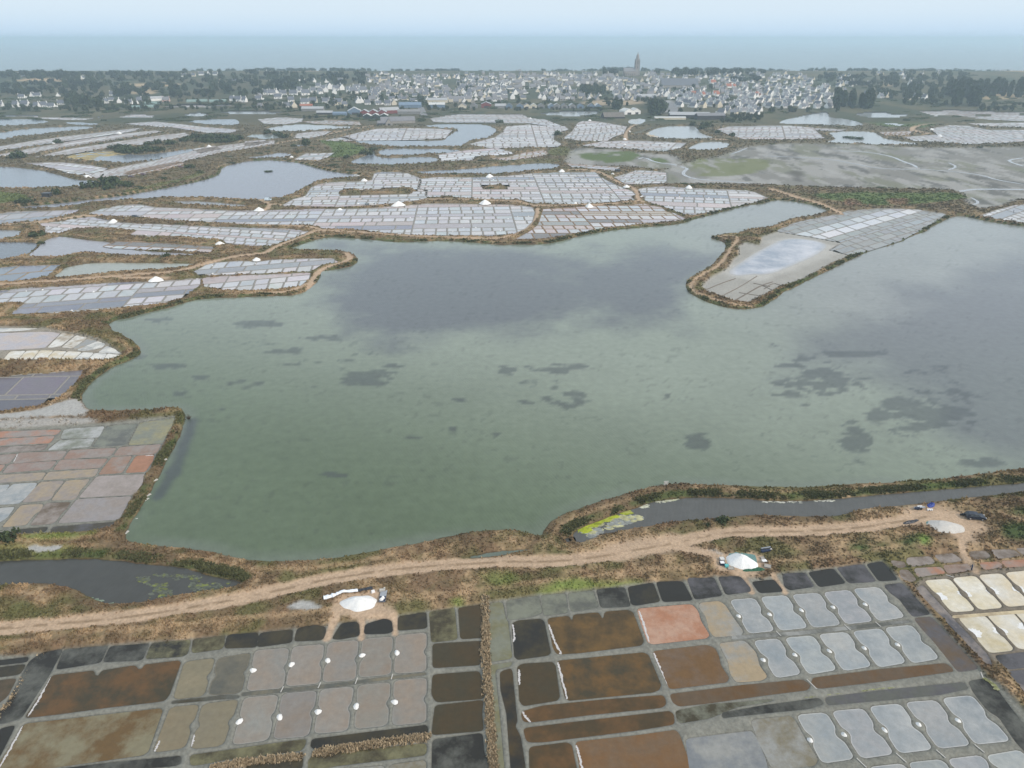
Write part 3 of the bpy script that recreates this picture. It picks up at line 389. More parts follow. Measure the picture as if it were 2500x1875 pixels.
# ------------------------------------------------------------------ terrain: one sheet, finer near the camera
us = np.concatenate([[-3500,-2200,-1400,-900,-600,-420,-300,-220,-160,-110,-75,-50], np.arange(-36, 1061, 1.3), [1075,1100,1135,1185,1250,1330,1450,1630,1930,2430,3230,4530]])
vs_ = np.concatenate([[1300,1150,1060,1000,960,930], np.arange(905, 60, -1.02)])
DSH = 2480.0                                    # the shore beyond the town
Yr = unproj(512, vs_)[1]; keep = Yr < DSH+60; vs_ = vs_[keep]; Yr = Yr[keep]
GX = np.array([unproj(us, v)[0] for v in vs_]); GY = np.repeat(Yr[:,None], len(us), 1)
NR, NC = GX.shape
def hill(X, Y):
    """the low ridge the town stands on"""
    X = np.asarray(X, float); Y = np.asarray(Y, float)
    r = sstep(1060, 2200, Y)*17.3*(0.96+0.08*fbm(X, Y, 500, 5, 2)) * (1-sstep(2260, 2480, Y)) + sstep(1020, 1200, Y)*0.8
    return r - sstep(2430, 2480, Y)*3.5
def near_rows(y0, y1): return np.searchsorted(Yr, y0), np.searchsorted(Yr, y1)
def sdf(P, margin=9.0, out=None, signed=True, closed=True):
    """signed distance (negative inside) of the sheet's points to outline P, only near it"""
    x0, y0 = P.min(0)-margin; x1, y1 = P.max(0)+margin
    r0, r1 = near_rows(y0, y1)
    if r1 <= r0: return None
    sub = GX[r0:r1]; cm = ((sub > x0) & (sub < x1)).any(0); ci = np.nonzero(cm)[0]
    if len(ci) == 0: return None
    c0, c1 = ci[0], ci[-1]+1
    X = GX[r0:r1, c0:c1]; Yv = Yr[r0:r1]; d2 = np.full(X.shape, 1e9); inn = np.zeros(X.shape, bool)
    n = len(P)
    for k in range(n if closed else n-1):
        ax, ay = P[k]; bx, by = P[(k+1) % n]; dx, dy = bx-ax, by-ay; LL = dx*dx+dy*dy+1e-9
        a, b = np.searchsorted(Yv, min(ay,by)-margin), np.searchsorted(Yv, max(ay,by)+margin)
        if b > a:
            px = X[a:b]-ax; py = (Yv[a:b]-ay)[:,None]; t = np.clip((px*dx+py*dy)/LL, 0, 1)
            d2[a:b] = np.minimum(d2[a:b], (px-t*dx)**2+(py-t*dy)**2)
        if closed:
            a, b = np.searchsorted(Yv, min(ay,by)), np.searchsorted(Yv, max(ay,by))
            if b > a:
                xc = ax + (Yv[a:b]-ay)/(dy if dy else 1e-9)*dx
                inn[a:b] ^= X[a:b] < xc[:,None]
    d = np.minimum(np.sqrt(d2), margin+2)
    if closed: d[inn] *= -1
    return (slice(r0,r1), slice(c0,c1)), d
DW = np.full((NR, NC), 11.0)                    # distance to the nearest water or field
DL = np.full((NR, NC), 11.0)                    # distance to the main lagoon
def cut(P, shift=0.0, arr=None, margin=9.0):
    r = sdf(P, margin)
    if r is None: return
    s, d = r
    DW[s] = np.minimum(DW[s], d+shift)
    if arr is not None: arr[s] = np.minimum(arr[s], d)
P_LAG = chaikin(gpts(LAGOON), 1); cut(P_LAG, 0, DL)
P_PONDS = [chaikin(gpts(s), 2) for s, c, l in PONDS]
for P in P_PONDS: cut(P)
def ribbon(C, hw, taper=True):
    C = chaikin(C, 1, False); d = np.gradient(C, axis=0); d /= np.linalg.norm(d, axis=1)[:,None]; n = np.stack([-d[:,1], d[:,0]], 1)
    k = np.ones(len(C)); 
    if taper: k[0] = k[-1] = 0.2
    return np.vstack([C+n*(hw*k)[:,None], (C-n*(hw*k)[:,None])[::-1]])
P_CREEK = [ribbon(gpts(s), w*0.7) for s, w in CREEKS]
P_FIELD = []
for f in FIELDS:
    P = ccw(gpts(f[0])); P_FIELD.append(inset(P, -0.5-0.0022*np.hypot(*P.mean(0))))
for P in P_FIELD: cut(P, 0.45 - 1.6*float(sstep(450, 900, np.hypot(*P.mean(0)))))
HOLES = {8: 'B1 715,262 725,228 790,212 900,222 1100,212 1300,196 1362,218 1330,250 1000,256', 9: 'B1 1915,205 1980,178 2090,175 2140,195 2080,210 1960,214'}
for s_ in HOLES.values():                       # grassy mounds left inside two fields
    sl_, d_ = sdf(ccw(gpts(s_)), 9.0); DW[sl_] = np.maximum(DW[sl_], -d_)
def rounded(P, r=0.5):
    """round the corners of a traced pan"""
    out = []; n = len(P)
    for k in range(n):
        a, b, c = P[k-1], P[k], P[(k+1) % n]
        u = a-b; v = c-b; lu, lv = np.linalg.norm(u), np.linalg.norm(v)
        q = min(r, lu*0.4, lv*0.4); p0, p1 = b+u/lu*q, b+v/lv*q
        for t in (0, 0.35, 0.65, 1): out.append((1-t)**2*p0 + 2*t*(1-t)*b + t*t*p1)
    return np.array(out)
def oeillet(tile, q, lb, rb):
    TL, TR, BR, BL = gpts(tile+' '+' '.join('%g,%g' % p for p in q))
    wd = 1.05 if tile == 'E3' else 0.85
    def side(a, b, nrm, amp, c=0.5):
        d = b-a; Ls = np.linalg.norm(d); ts = np.linspace(0, 1, 19)[:-1]; pts = []
        for t in ts:
            e = math.exp(-(abs(t-c)*Ls/wd)**2.6)*amp*(1.3 if tile == 'E3' else 1)
            pts.append(a+d*t+nrm*e)
        return pts
    ux = (TR-TL); ux = ux/np.linalg.norm(ux)
    P = side(TL, BL, ux, 0.55*lb, 0.50)+side(BL, BR, ux, 0)+side(BR, TR, -ux, 0.55*rb, 0.50)+side(TR, TL, ux, 0)
    P = np.array(P)
    for _ in range(1): P = chaikin(P, 1)
    C = np.array([TL, BL, BR, TR])                # round the corners
    for c in C:
        d = np.linalg.norm(P-c, axis=1); m = d < 0.8; cen = P.mean(0)
        P[m] += ((cen-c)/np.linalg.norm(cen-c))*((0.8-d[m])*0.42)[:,None]
    return ccw(P)
P_OEI = [oeillet(t, q, lb, rb) for t, q, lb, rb, *_ in OEI]
P_NEAR = {k: [ccw(rounded(gpts(s), 0.7)) for s, *_ in v[1]] for k, v in NEAR.items()}
for P in P_OEI: cut(P, 0.0, None, 4)
for v in P_NEAR.values():
    for P in v: cut(P, 0.0, None, 4)

LIFT = 0.75                                     # the banks stand about this high
def zone(s, f=1.0, sm=1, amp=0.0, seed=0, z=None):
    """soft mask 0..1 of an area"""
    z = (LIFT if sm else 0.0) if z is None else z
    r = sdf(chaikin(gpts(s, z), sm) if sm else gpts(s, z), max(4.0, 2*f)); Z = np.zeros((NR, NC))
    if r is None: return Z
    sl, d = r
    if amp: d = d + (fbm(GX[sl], GY[sl], amp*3, seed, 3)-0.5)*2*amp
    Z[sl] = 1-sstep(-f, f, d); return Z
def trail(s, hw, f=0.5, z=None):
    C = chaikin(gpts(s, LIFT if z is None else z), 2, False); r = sdf(C, hw+f+3, closed=False); Z = np.zeros((NR, NC))
    if r is None: return Z
    sl, d = r; Z[sl] = 1-sstep(hw-f, hw+f, d + (fbm(GX[sl], GY[sl], 2.5, 3, 2)-0.5)*0.6*min(hw,1.5)); return Z
FRONT = 'E0 -300,730 250,712 540,657 900,627 1600,577 2143,522 E1 330,487 600,462 740,437 900,422 1220,377 1460,342 1920,282 E2 0,262 60,262 460,202 920,157 1430,94 1680,84 1940,47 C2 1960,1060 C3 0,1092 170,1037 600,992 850,957 1010,932 1060,975 E3 1190,92 1440,372 1850,832 1890,900 2000,960 2500,1500 2500,2000 E0 -400,2000'
RWHITE = 'E3 1285,140 1360,65 2350,-45 2700,500 2700,1300 2300,1080 2080,850 1930,740'
LEFTF = 'C0 -300,540 0,525 400,495 900,465 1250,430 1480,405 1475,440 1420,560 1360,680 1300,820 1230,900 1120,1100 1010,1275 800,1365 300,1400 0,1405 -300,1415'
WHITEF = 'B0 -300,1175 0,1172 350,1178 500,1208 700,1238 820,1268 890,1305 965,1350 1030,1400 1000,1432 930,1455 600,1455 -50,1455 -300,1455'
Zc = np.maximum.reduce([zone(FRONT, 0.5, 0), zone(RWHITE, 0.5, 0), zone(LEFTF, 0.5, 0), zone(WHITEF, 0.6, 0)])
MUDZ = 'D 1330,400 1400,385 1440,365 1490,352 1570,335 1600,318 1700,310 1850,313 2000,321 2212,318 2600,315 2600,440 2212,425 2130,455 2085,440 2090,420 2040,408 1900,407 1760,404 1690,400 1600,398 1500,396 1430,398 1380,400'
Zm = zone(MUDZ, 4.0, z=0.15)
Zm = np.maximum(Zm, zone('A2 560,1110 640,1105 900,1125 1200,1160 1400,1165 1500,1250 1300,1290 1000,1260 700,1250 480,1240 520,1160', 4))
ISLE = 'B3 1540,355 1450,405 1380,460 1250,520 1150,580 1000,625 880,665 750,700 680,740 590,770 470,840 370,895 250,940 160,965 60,1020 B2 2143,1190 2020,1245 1900,1230 1700,1165 1630,1110 1700,1040 1850,960 1900,880 1945,850 1945,770 2000,740 2120,762 2143,690 B3 130,510 250,450 400,405 580,370 690,370 700,335 1000,312 1300,318'
Zi = zone(ISLE, 1.0, 0)
Zp = np.maximum.reduce([
  trail('D -150,1362 0,1356 100,1348 200,1340 300,1328 400,1312 480,1300 560,1283 640,1265 720,1248 800,1235 880,1225 1000,1217 1100,1212 1200,1212 1280,1205 1350,1190 1430,1178 1500,1162 1560,1150 1640,1148 1750,1145 1850,1140 1930,1128 2000,1115 2060,1112 2090,1125', 2.0),
  trail('D 1330,1192 1400,1180 1460,1170', 3.2, 1.2), trail('D 1440,1180 1490,1184 1530,1192 1560,1205', 1.4, 0.8), trail('D 1990,1112 2060,1118 2090,1130', 4.0, 2.0),
  trail('C3 1700,700 1690,780 1700,860 1760,950 1800,1000', 0.9, 0.5), trail('C3 1560,620 1650,640 1700,700', 3.0, 1.5),
  zone('C1 640,1050 740,960 860,930 1010,900 1110,900 1110,1010 1180,1080 1180,1150 920,1130 730,1100 690,1120 640,1080', 0.8, 1, 0.8),
  zone('C2 1640,840 1850,880 2143,850 2180,1010 2050,1060 1990,1080 1900,1010 1760,1010 1740,900', 0.8, 1, 0.6),
  trail('C1 700,1110 650,1200 610,1290', 0.8, 0.4), trail('C1 905,1120 905,1290', 0.7, 0.4), trail('C1 1180,1090 1190,1250', 0.6, 0.4), trail('C2 1990,1050 2060,1180', 0.7, 0.3), trail('C3 100,1040 200,1180', 0.6, 0.3),
  trail('B0 -300,830 0,805 500,775 1000,735 1500,700 1700,640 1900,585 2143,550 B1 100,750 200,690 400,610 520,562 600,560', 1.7), trail('B0 1000,748 1250,755 1400,752', 1.8, 0.8),
  trail('B1 480,530 620,565 900,572 1250,602 1600,617 2000,632 B2 0,688 100,638 200,570 245,500 250,440', 1.5), trail('B1 480,530 100,505 B0 2000,290 1500,258 1200,232 800,220 600,240 350,285 0,305 -200,310', 1.8),
  trail('B1 -100,390 50,395 130,370 130,335 200,345 600,362 1080,345 1300,310 1500,293 1800,297 2143,310 B2 80,385 240,425 400,415 600,412 900,402 1100,378 1150,385', 1.6), trail('B2 1110,375 1090,330 1070,270 960,235 850,175 740,122 520,118', 1.6), trail('B1 120,330 60,300 0,290', 1.6),
  trail('B2 1720,690 1880,670 1960,690 1880,780 1850,840 1780,930 1650,1000 1560,1060 1540,1100 1570,1150 1700,1200 1900,1250 2050,1265', 1.0, 0.6)*0.85,
  trail('B3 70,140 250,200 450,250 620,320 680,350', 2.6, 1.2), trail('A1 -100,1120 200,1070 500,1020 760,960 1000,925', 2.4), trail('A2 1000,1050 990,960 1100,900 1250,850 1330,800', 2.2), trail('A2 2212,1010 1850,1040 1400,1040 1000,1040', 2.0), trail('A3 1270,960 1450,1000 1200,940 1560,880 1700,900', 3.0),
  trail('B1 440,1110 480,1000 540,900 640,860 780,820 820,790 780,750', 1.5), trail('B1 0,1085 200,1085 330,1065 440,1010', 1.2)])
Zgrey = np.maximum.reduce([zone('C0 -300,400 0,385 300,350 500,290 620,255 690,270 720,310 760,352 700,400 400,405 100,420 -300,435', 1.0, 1, 0.8), zone('C0 -300,440 0,432 740,410 850,440 600,472 300,492 -300,510', 1.0, 1, 0.8)*0.8, zone('C0 200,1540 260,1490 400,1500 530,1495 500,1530 380,1545', 0.5, 1, 0.4), zone('C1 280,1040 350,1000 440,990 520,1030 590,1060 420,1070 330,1060', 0.6, 1, 0.6), zone('C2 1640,850 1700,820 1800,860 1850,900 1780,910', 0.5, 1, 0.5)])
RAG = (fbm(GX, GY, 3.0, 11, 3)-0.5)
dist = np.hypot(GX, GY)
rag_amp = (1-Zc)*(0.9 + 0.3*sstep(250, 700, dist))
DWr = DW + RAG*rag_amp*sstep(-1, 1.5, DW+1)
# height: banks rise from the water's edge, more where the ground between the pools is wide
cap = 0.55 + 0.7*fbm(GX, GY, 14, 21, 2)
cap = cap*(1-Zc) + 0.30*Zc; cap = cap*(1-Zm) + 0.15*Zm
cap = cap*(1-0.35*Zp)
dpos = np.maximum(DWr, 0)
H = np.where(DWr > 0, cap*(1-np.exp(-dpos*0.75/cap)), np.maximum(DWr*0.55, -0.8))
veg = sstep(0.1, 1.0, DWr)*(1-Zc)*(1-Zm)*(1-Zp)*(1-Zi)*(1-Zgrey)
H = H + veg*((fbm(GX, GY, 1.1, 31, 2)-0.45)*0.45 + (fbm(GX, GY, 5.0, 41, 2)-0.5)*0.5)
H = H + Zc*sstep(0.05, 0.4, DWr)*(vnoise(GX/0.35, GY/0.35, 77)-0.5)*0.05
ISL_FLAT = Zi*sstep(0, 1, DW)
H = H*(1-ISL_FLAT) + ISL_FLAT*0.16
HB = hill(GX, GY); far_land = sstep(1000, 1120, GY)
H = H*(1-0.6*far_land) + HB

# ------------------------------------------------------------------ colour of the ground
def blend(C, w, c): return C*(1-w[...,None]) + np.array(c)*w[...,None]
n1 = fbm(GX, GY, 7.0, 51, 3); n2 = fbm(GX, GY, 2.4, 61, 3); n3 = fbm(GX, GY, 22, 71, 2); n4 = vnoise(GX/0.6, GY/0.6, 81)
C = np.zeros((NR, NC, 3)) + np.array(STRAW)*0.8
C = blend(C, sstep(0.46, 0.64, n2)*0.75, TAN); C = blend(C, sstep(0.40, 0.60, n1)*0.85, BROWN); C = blend(C, sstep(0.55, 0.7, fbm(GX, GY, 4.0, 91, 3))*0.7, RUST)
C = blend(C, sstep(0.50, 0.68, fbm(GX+99, GY, 9.0, 95, 3))*0.75, OLIVE)
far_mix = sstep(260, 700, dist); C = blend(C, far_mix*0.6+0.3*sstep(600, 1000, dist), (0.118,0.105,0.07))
# green scrub low on the lagoon banks, dry grass on top
DE = DL.copy()
for k_ in (0, 25, 27): 
    sl_, d_ = sdf(P_PONDS[k_], 9.0); DE[sl_] = np.minimum(DE[sl_], d_)
gyr = np.gradient(DE, axis=0)/np.maximum(np.gradient(GY, axis=0), 1e-3)
edge = sstep(0.0, 0.6, DE)*(1-sstep(1.6, 3.2, DE))*sstep(-0.25, 0.2, gyr)
C = blend(C, edge*sstep(0.30, 0.55, fbm(GX, GY, 6, 101, 3))*0.8, GREEN)
C = blend(C, (1-sstep(0.0, 1.6, np.abs(DWr-3.6)))*sstep(0.35, 0.6, n3)*0.6, TAN)
GREENS = [('C2 270,1180 420,1080 700,1090 900,1120 1200,1090 700,1160 270,1215', LIME, 0.8), ('A2 600,1150 800,1140 1000,1130 1120,1160 1080,1210 900,1230 700,1215 620,1190', (0.10,0.13,0.055), 1.0), ('A2 1210,1195 1290,1185 1370,1215 1300,1240 1220,1235', (0.10,0.13,0.055), 1.0), ('A2 1540,1210 1800,1190 2143,1195 A3 100,1230 60,1260 A2 2100,1310 1900,1340 1700,1350 1550,1340 1560,1280', (0.15,0.165,0.08), 0.85),
 ('B3 400,190 700,175 1250,180 1600,175 1720,200 1650,240 1200,280 900,280 600,240', (0.10,0.135,0.05), 0.85), ('B3 690,230 800,220 860,280 700,290', (0.20,0.12,0.08), 0.8), ('B3 1050,230 1250,220 1230,270 1100,285', (0.20,0.12,0.08), 0.8), ('A1 520,1040 700,1045 850,1080 950,1100 900,1160 700,1200 560,1180 700,1130', (0.10,0.14,0.05), 0.9), ('A0 -200,1490 0,1485 230,1500 250,1560 0,1580 -200,1590', (0.10,0.135,0.045), 0.8), ('A0 1000,1480 1300,1420 1600,1350 1700,1290 1740,1330 1500,1400 1100,1490', (0.13,0.145,0.06), 0.7),
 ('A3 860,860 1100,870 1300,845 1550,870 1400,940 1250,930 1000,930 870,890', (0.095,0.135,0.05), 1.0), ('A3 1650,880 2212,875 2212,890 1800,895', (0.10,0.13,0.055), 0.8), ('C0 150,1400 500,1380 830,1370 700,1420 450,1450 200,1440', LIME, 0.7), ('C0 -200,1480 600,1480 700,1560 200,1600 -200,1590', (0.14,0.15,0.05), 0.7), ('C3 1150,750 1300,720 1330,800 1200,820', GREEN, 0.9), ('C3 720,780 850,770 950,830 850,870', GREEN, 0.8), ('C3 1340,740 1400,730 1410,790 1340,800', (0.12,0.22,0.04), 0.9), ('C3 1980,650 2100,610 2300,620 2300,750 2100,740', GREEN, 0.9), ('C3 2050,510 2300,480 2300,540 2100,540', GREEN, 0.8), ('E0 -200,200 100,220 400,330 200,400 -200,420', OLIVE, 0.6), ('C1 1900,770 2212,740 2212,850 2000,850', LIME, 0.5), ('C1 1680,980 1760,960 1760,1030 1690,1030', LIME, 0.7),
 ('A1 1390,850 1490,830 1500,870 1420,880', (0.11,0.15,0.05), 0.9), ('A2 330,1130 480,1090 560,1150 480,1180 330,1170', (0.13,0.14,0.06), 0.7), ('A1 850,1260 1300,1255 2143,1220 A2 480,1230 430,1200 0,1210 A1 1900,1240 1200,1265', (0.15,0.15,0.075), 0.6)]
for s, c, k in GREENS: C = blend(C, zone(s, 1.5, 1, 1.2, 7)*k, np.array(c))
C = C*(0.88 + 0.24*n4[...,None])*(0.85+0.3*n3[...,None])
# tall dry grass rows
HEDGE = np.maximum.reduce([trail('E1 1950,235 1955,700 1985,1000 1990,1200 2015,1500 2035,1830', 0.6, 0.35, 0.3), trail('E1 530,1530 900,1470 1460,1395', 0.5, 0.3, 0.3), trail('E0 1800,1640 E1 0,1580 380,1545', 0.5, 0.3), trail('E0 330,700 250,830 0,1200', 0.6, 0.4)*.5])
C = blend(C, Zm, MUD); C = blend(C, Zm*sstep(0.45, 0.6, fbm(GX, GY*0.35, 22, 121, 4))*0.75, (0.31,0.305,0.29)); C = blend(C, Zm*sstep(0.52, 0.66, fbm(GX, GY*0.4, 30, 131, 4))*0.7, (0.17,0.175,0.125)); C = blend(C, Zm*sstep(0.58, 0.68, fbm(GX, GY*0.4, 12, 141, 4))*0.75, (0.10,0.10,0.095)); C = blend(C, Zm*sstep(0.55, 0.66, fbm(GX*0.7, GY*0.25, 7, 145, 3))*0.6, (0.34,0.335,0.325)); C = blend(C, zone('A3 220,1300 330,1300 380,1370 300,1400 240,1360', 4, 1, 4, z=.15)*.7, (0.075,0.07,0.065))
for s, c, k in GREENS[1:7]: C = blend(C, zone(s, 3, 1, 5.0, 9)*k*sstep(0.3, 0.45, fbm(GX, GY*0.5, 14, 151, 3)), np.array(c))
C = blend(C, Zgrey, np.array(GRAVEL)*0.95)
clay = np.array(CLAYC)*(0.85+0.3*n2[...,None]); C = C*(1-Zc[...,None]) + clay*Zc[...,None]
rustb = np.maximum(zone(WHITEF, 1, 0), 0); C = blend(C, rustb*0.6, (0.30,0.26,0.21))
C = blend(C, zone(RWHITE, 0.6, 0)*0.75, (0.155,0.125,0.095))
C = blend(C, HEDGE*sstep(0.25, 0.5, n2), np.array((0.46,0.36,0.235)))
isl = np.array((0.31,0.30,0.275))*(0.9+0.2*n1[...,None]); C = C*(1-Zi[...,None]) + isl*Zi[...,None]
C = blend(C, Zi*zone('B2 1900,900 2143,800 B3 100,560 400,550 620,620 560,720 250,830 0,900 B2 1850,1010', 4, 1, 5)*0.8, (0.42,0.41,0.385))
tr = 0.85 + 0.3*fbm(GX, GY, 1.6, 161, 2); C = C*(1-Zp[...,None]) + (np.array(PATHC)*tr[...,None])*Zp[...,None]
mid_track = trail('D -150,1362 0,1356 100,1348 200,1340 300,1328 400,1312 480,1300 560,1283 640,1265 720,1248 800,1235 880,1225 1000,1217 1100,1212 1200,1212 1280,1205 1350,1190 1430,1178 1500,1162 1560,1150 1640,1148 1750,1145 1850,1140 1930,1128 2000,1115', 0.35, 0.2)
C = blend(C, mid_track*0.75*sstep(0.3, 0.5, n2), np.array(TAN)*0.55)
# wet margin above the water line, with shadow painted in so pans look recessed
wet_shade = (1-sstep(0.04, 0.32, DWr))*(1-sstep(400, 700, dist)); C = C*(1-0.55*wet_shade[...,None])
# the country round the town: hedged fields and gardens
tw = sstep(960, 1060, GY)
town = np.zeros_like(C) + np.array((0.06,0.07,0.045)); town = blend(town, sstep(0.45, 0.6, fbm(GX, GY*0.6, 90, 171, 3)), (0.09,0.085,0.055)); town = blend(town, sstep(0.55, 0.68, fbm(GX, GY*0.5, 60, 181, 3))*0.6, (0.13,0.115,0.07))
for s, c in (('A0 90,590 300,580 700,580 700,600 300,602', (0.42,0.31,0.20)), ('A0 960,618 1200,610 1550,610 1500,628 1200,632', (0.40,0.30,0.19)), ('A0 1090,665 1250,650 1340,660 1320,682 1120,685', (0.38,0.29,0.19)), ('A1 380,500 500,485 640,490 620,515 420,520', (0.35,0.26,0.17)), ('A1 840,488 1000,485 1000,505 860,505', (0.36,0.27,0.18)), ('A1 690,480 820,475 830,505 720,510', (0.20,0.18,0.09)), ('A3 1990,520 2212,465 2600,440 2600,520 2212,525', (0.46,0.34,0.22)), ('A3 1810,680 2000,675 2212,685 2212,710 1900,725 1820,705', (0.40,0.31,0.19)), ('A2 1950,740 2143,730 A3 80,740 60,755 A2 2100,765 1980,770', (0.36,0.28,0.19)), ('A2 600,735 1000,715 1200,740 1000,760 650,760', (0.33,0.26,0.18)), ('A3 960,620 1100,612 1100,625 980,632', (0.4,0.3,0.2)), ('A2 1300,730 1380,722 1440,790 1400,830 1290,815', (0.33,0.33,0.34))):
    town = blend(town, zone(s, 8, 1)*0.95, np.array(c))
C = C*(1-tw[...,None]) + town*tw[...,None]
C = np.clip(C, 0.01, 0.85)

V = np.stack([GX, GY, H], -1).reshape(-1, 3)
idx = np.arange(NR*NC).reshape(NR, NC)
# drop sheet cells that lie well under a large pool
F = np.stack([idx[:-1,:-1], idx[:-1,1:], idx[1:,1:], idx[1:,:-1]], -1).reshape(-1, 4)
deep = (DW < -3.0); fd = (deep[:-1,:-1] & deep[:-1,1:] & deep[1:,1:] & deep[1:,:-1]).reshape(-1)
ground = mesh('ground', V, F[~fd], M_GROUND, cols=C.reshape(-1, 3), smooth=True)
tag(ground, 'marsh ground of grassy dikes, clay levees, mudflat and the low ridge behind', 'ground', kind='structure')
bed = mesh('lake_bed', [(-9000,-300,-1.2),(9000,-300,-1.2),(9000,2400,-1.2),(-9000,2400,-1.2)], [(0,1,2,3)], M_CLAY, cols=(0.15,0.15,0.12))
tag(bed, 'grey mud bed under the pools', 'lake bed', kind='structure')
from bisect import bisect
def ground_z(x, y):
    """height of the sheet at a point"""
    r = min(max(np.searchsorted(Yr, y), 1), NR-1)
    fy = (y-Yr[r-1])/(Yr[r]-Yr[r-1]+1e-9)
    a = np.interp(x, GX[r-1], H[r-1]); b = np.interp(x, GX[r], H[r]); return float(a*(1-fy)+b*fy)
def gp(s):
    """picture point -> point on the ground as it stands"""
    q = pix(s)[0]; z = 0.0
    for _ in range(6):
        X, Y = unproj(q[0], q[1], z); z = 0.5*z+0.5*max(ground_z(float(X), float(Y)), 0.0)
    return float(X), float(Y)
def on_hill(px, py):
    """picture point -> point on the ridge ground"""
    z = 0.0; py = max(py, 72.7)
    for _ in range(40):
        X, Y = unproj(px, py, z); z = 0.5*z + 0.5*float(hill(X, Y))
    return float(X), float(Y), z
# ------------------------------------------------------------------ water
def inside(P, X, Y):
    X = np.asarray(X); r = np.zeros(X.shape, bool); n = len(P)
    for k in range(n):
        ax, ay = P[k]; bx, by = P[(k+1) % n]
        c = (ay > Y) != (by > Y)
        if c.any(): r ^= c & (X < ax + (Y-ay)/((by-ay) if by != ay else 1e-9)*(bx-ax))
    return r
# the lagoon: bed weeds and deeper water darken it in patches
st = 2
lx, ly = GX[::st, ::st], GY[::st, ::st]; dl = DL[::st, ::st]
u_, v_ = proj(lx, ly, 0)
def blob(cx, cy, rx, ry): return np.exp(-(((u_-cx*.463)/(rx*.463))**2+((v_-cy*.463)/(ry*.463))**2)*0.9)
nzA = fbm(lx, ly, 26, 201, 4); nzB = fbm(lx, ly, 5, 211, 3)
def pz(s, soft):
    P = pix(s); d = np.full(u_.shape, 1e9); n = len(P)
    for k in range(n):
        a = P[k]; b = P[(k+1) % n]; ab = b-a; t = np.clip(((u_-a[0])*ab[0]+(v_-a[1])*ab[1])/(ab@ab), 0, 1)
        d = np.minimum(d, np.hypot(u_-a[0]-t*ab[0], v_-a[1]-t*ab[1]))
    d = np.where(inside(P, u_, v_), -d, d); return 1-sstep(-soft, soft, d + (nzA-0.5)*46 + (nzB-0.5)*10)
deep_ = np.maximum(pz('D 700,520 1000,535 1300,560 1550,545 1560,580 1480,640 1480,690 1300,705 1100,712 950,730 850,750 730,700 680,650 720,610 780,570', 19), pz('D 1950,640 2100,580 2212,560 2500,540 2500,1000 2150,1010 2060,960 2010,880 1900,830 1800,805 1690,790 1720,750 1850,700', 26)*0.8)
weed = 0
for b in ((1210,795,105,26),(1240,850,35,9),(1505,955,40,22),(1850,960,65,70),(1900,900,40,30),(2110,1000,85,20),(390,850,38,13),(375,790,60,10),(620,760,85,14),(570,700,75,12),(790,820,90,24),(1070,940,20,14),(720,1025,55,8),(890,945,45,9),(980,925,18,22),(1440,855,20,8),(1740,875,25,8),(1700,790,60,9),(480,885,14,5),(350,690,75,14),(1000,865,30,8),(1090,800,40,20),(1130,870,40,10),(1700,830,70,14),(1790,850,50,10),(1950,870,80,30),(1830,765,110,12),(2000,800,100,20),(1690,745,50,7),(300,770,30,8),(430,815,30,8),(700,730,60,10),(850,790,40,8)):
    weed = np.maximum(weed, blob(*b))
weed = np.maximum(weed, blob(1800,820,260,90)*0.74); weed = np.maximum(weed, blob(2000,900,200,130)*0.78); weed = np.maximum(weed, blob(560,790,300,80)*0.64); weed = np.maximum(weed, blob(1150,830,260,80)*0.64)
nh = 0.62*fbm(lx*0.5, ly, 9, 213, 4)+0.38*fbm(lx*0.6, ly, 2.2, 221, 3)
weed = sstep(0.02, 0.13, weed*0.62-nh+0.10)
cl = np.zeros(lx.shape+(3,)) + np.array((0.090,0.120,0.072)); cl = blend(cl, sstep(125, 262, ly+0.45*lx), (0.205,0.235,0.19))  # paler base far off and to the right stands in for brighter sky reflection
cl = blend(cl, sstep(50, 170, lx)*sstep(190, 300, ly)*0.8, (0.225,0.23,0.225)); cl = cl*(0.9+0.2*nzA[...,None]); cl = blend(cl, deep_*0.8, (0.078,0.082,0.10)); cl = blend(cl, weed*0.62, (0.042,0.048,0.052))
specks = sstep(0.80, 0.86, vnoise(lx/1.5, ly/1.5, 231))*sstep(0.5, 0.6, vnoise(lx/9, ly/9, 241)); cl = blend(cl, specks*0.25, (0.045,0.05,0.045))
fringe = (1-sstep(0.2, 5.0, -dl))*sstep(0.35, 0.6, fbm(lx, ly, 30, 251, 2)); cl = blend(cl, fringe*0.5, (0.15,0.17,0.145))
dband = trail('C0 1480,850 1440,900 1400,940 1330,1060', 1.5, 1.0)[::st, ::st]+trail('C0 1620,420 1590,520 1540,650 1500,780 1440,850', 1.6, 1.2)[::st, ::st]; cl = blend(cl, np.clip(dband, 0, 1)*0.7, (0.045,0.05,0.06))
ok = (dl < 1.5); ii = np.arange(lx.size).reshape(lx.shape)
Fq = np.stack([ii[:-1,:-1], ii[:-1,1:], ii[1:,1:], ii[1:,:-1]], -1).reshape(-1, 4); kq = (ok[:-1,:-1] | ok[:-1,1:] | ok[1:,1:] | ok[1:,:-1]).reshape(-1)
use = np.unique(Fq[kq]); remap = np.full(lx.size, -1); remap[use] = np.arange(len(use))
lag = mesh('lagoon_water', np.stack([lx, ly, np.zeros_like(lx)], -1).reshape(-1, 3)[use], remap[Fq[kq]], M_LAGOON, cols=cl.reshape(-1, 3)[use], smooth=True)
tag(lag, 'large grey green lagoon with dark weed patches filling the middle', 'lagoon', kind='structure')

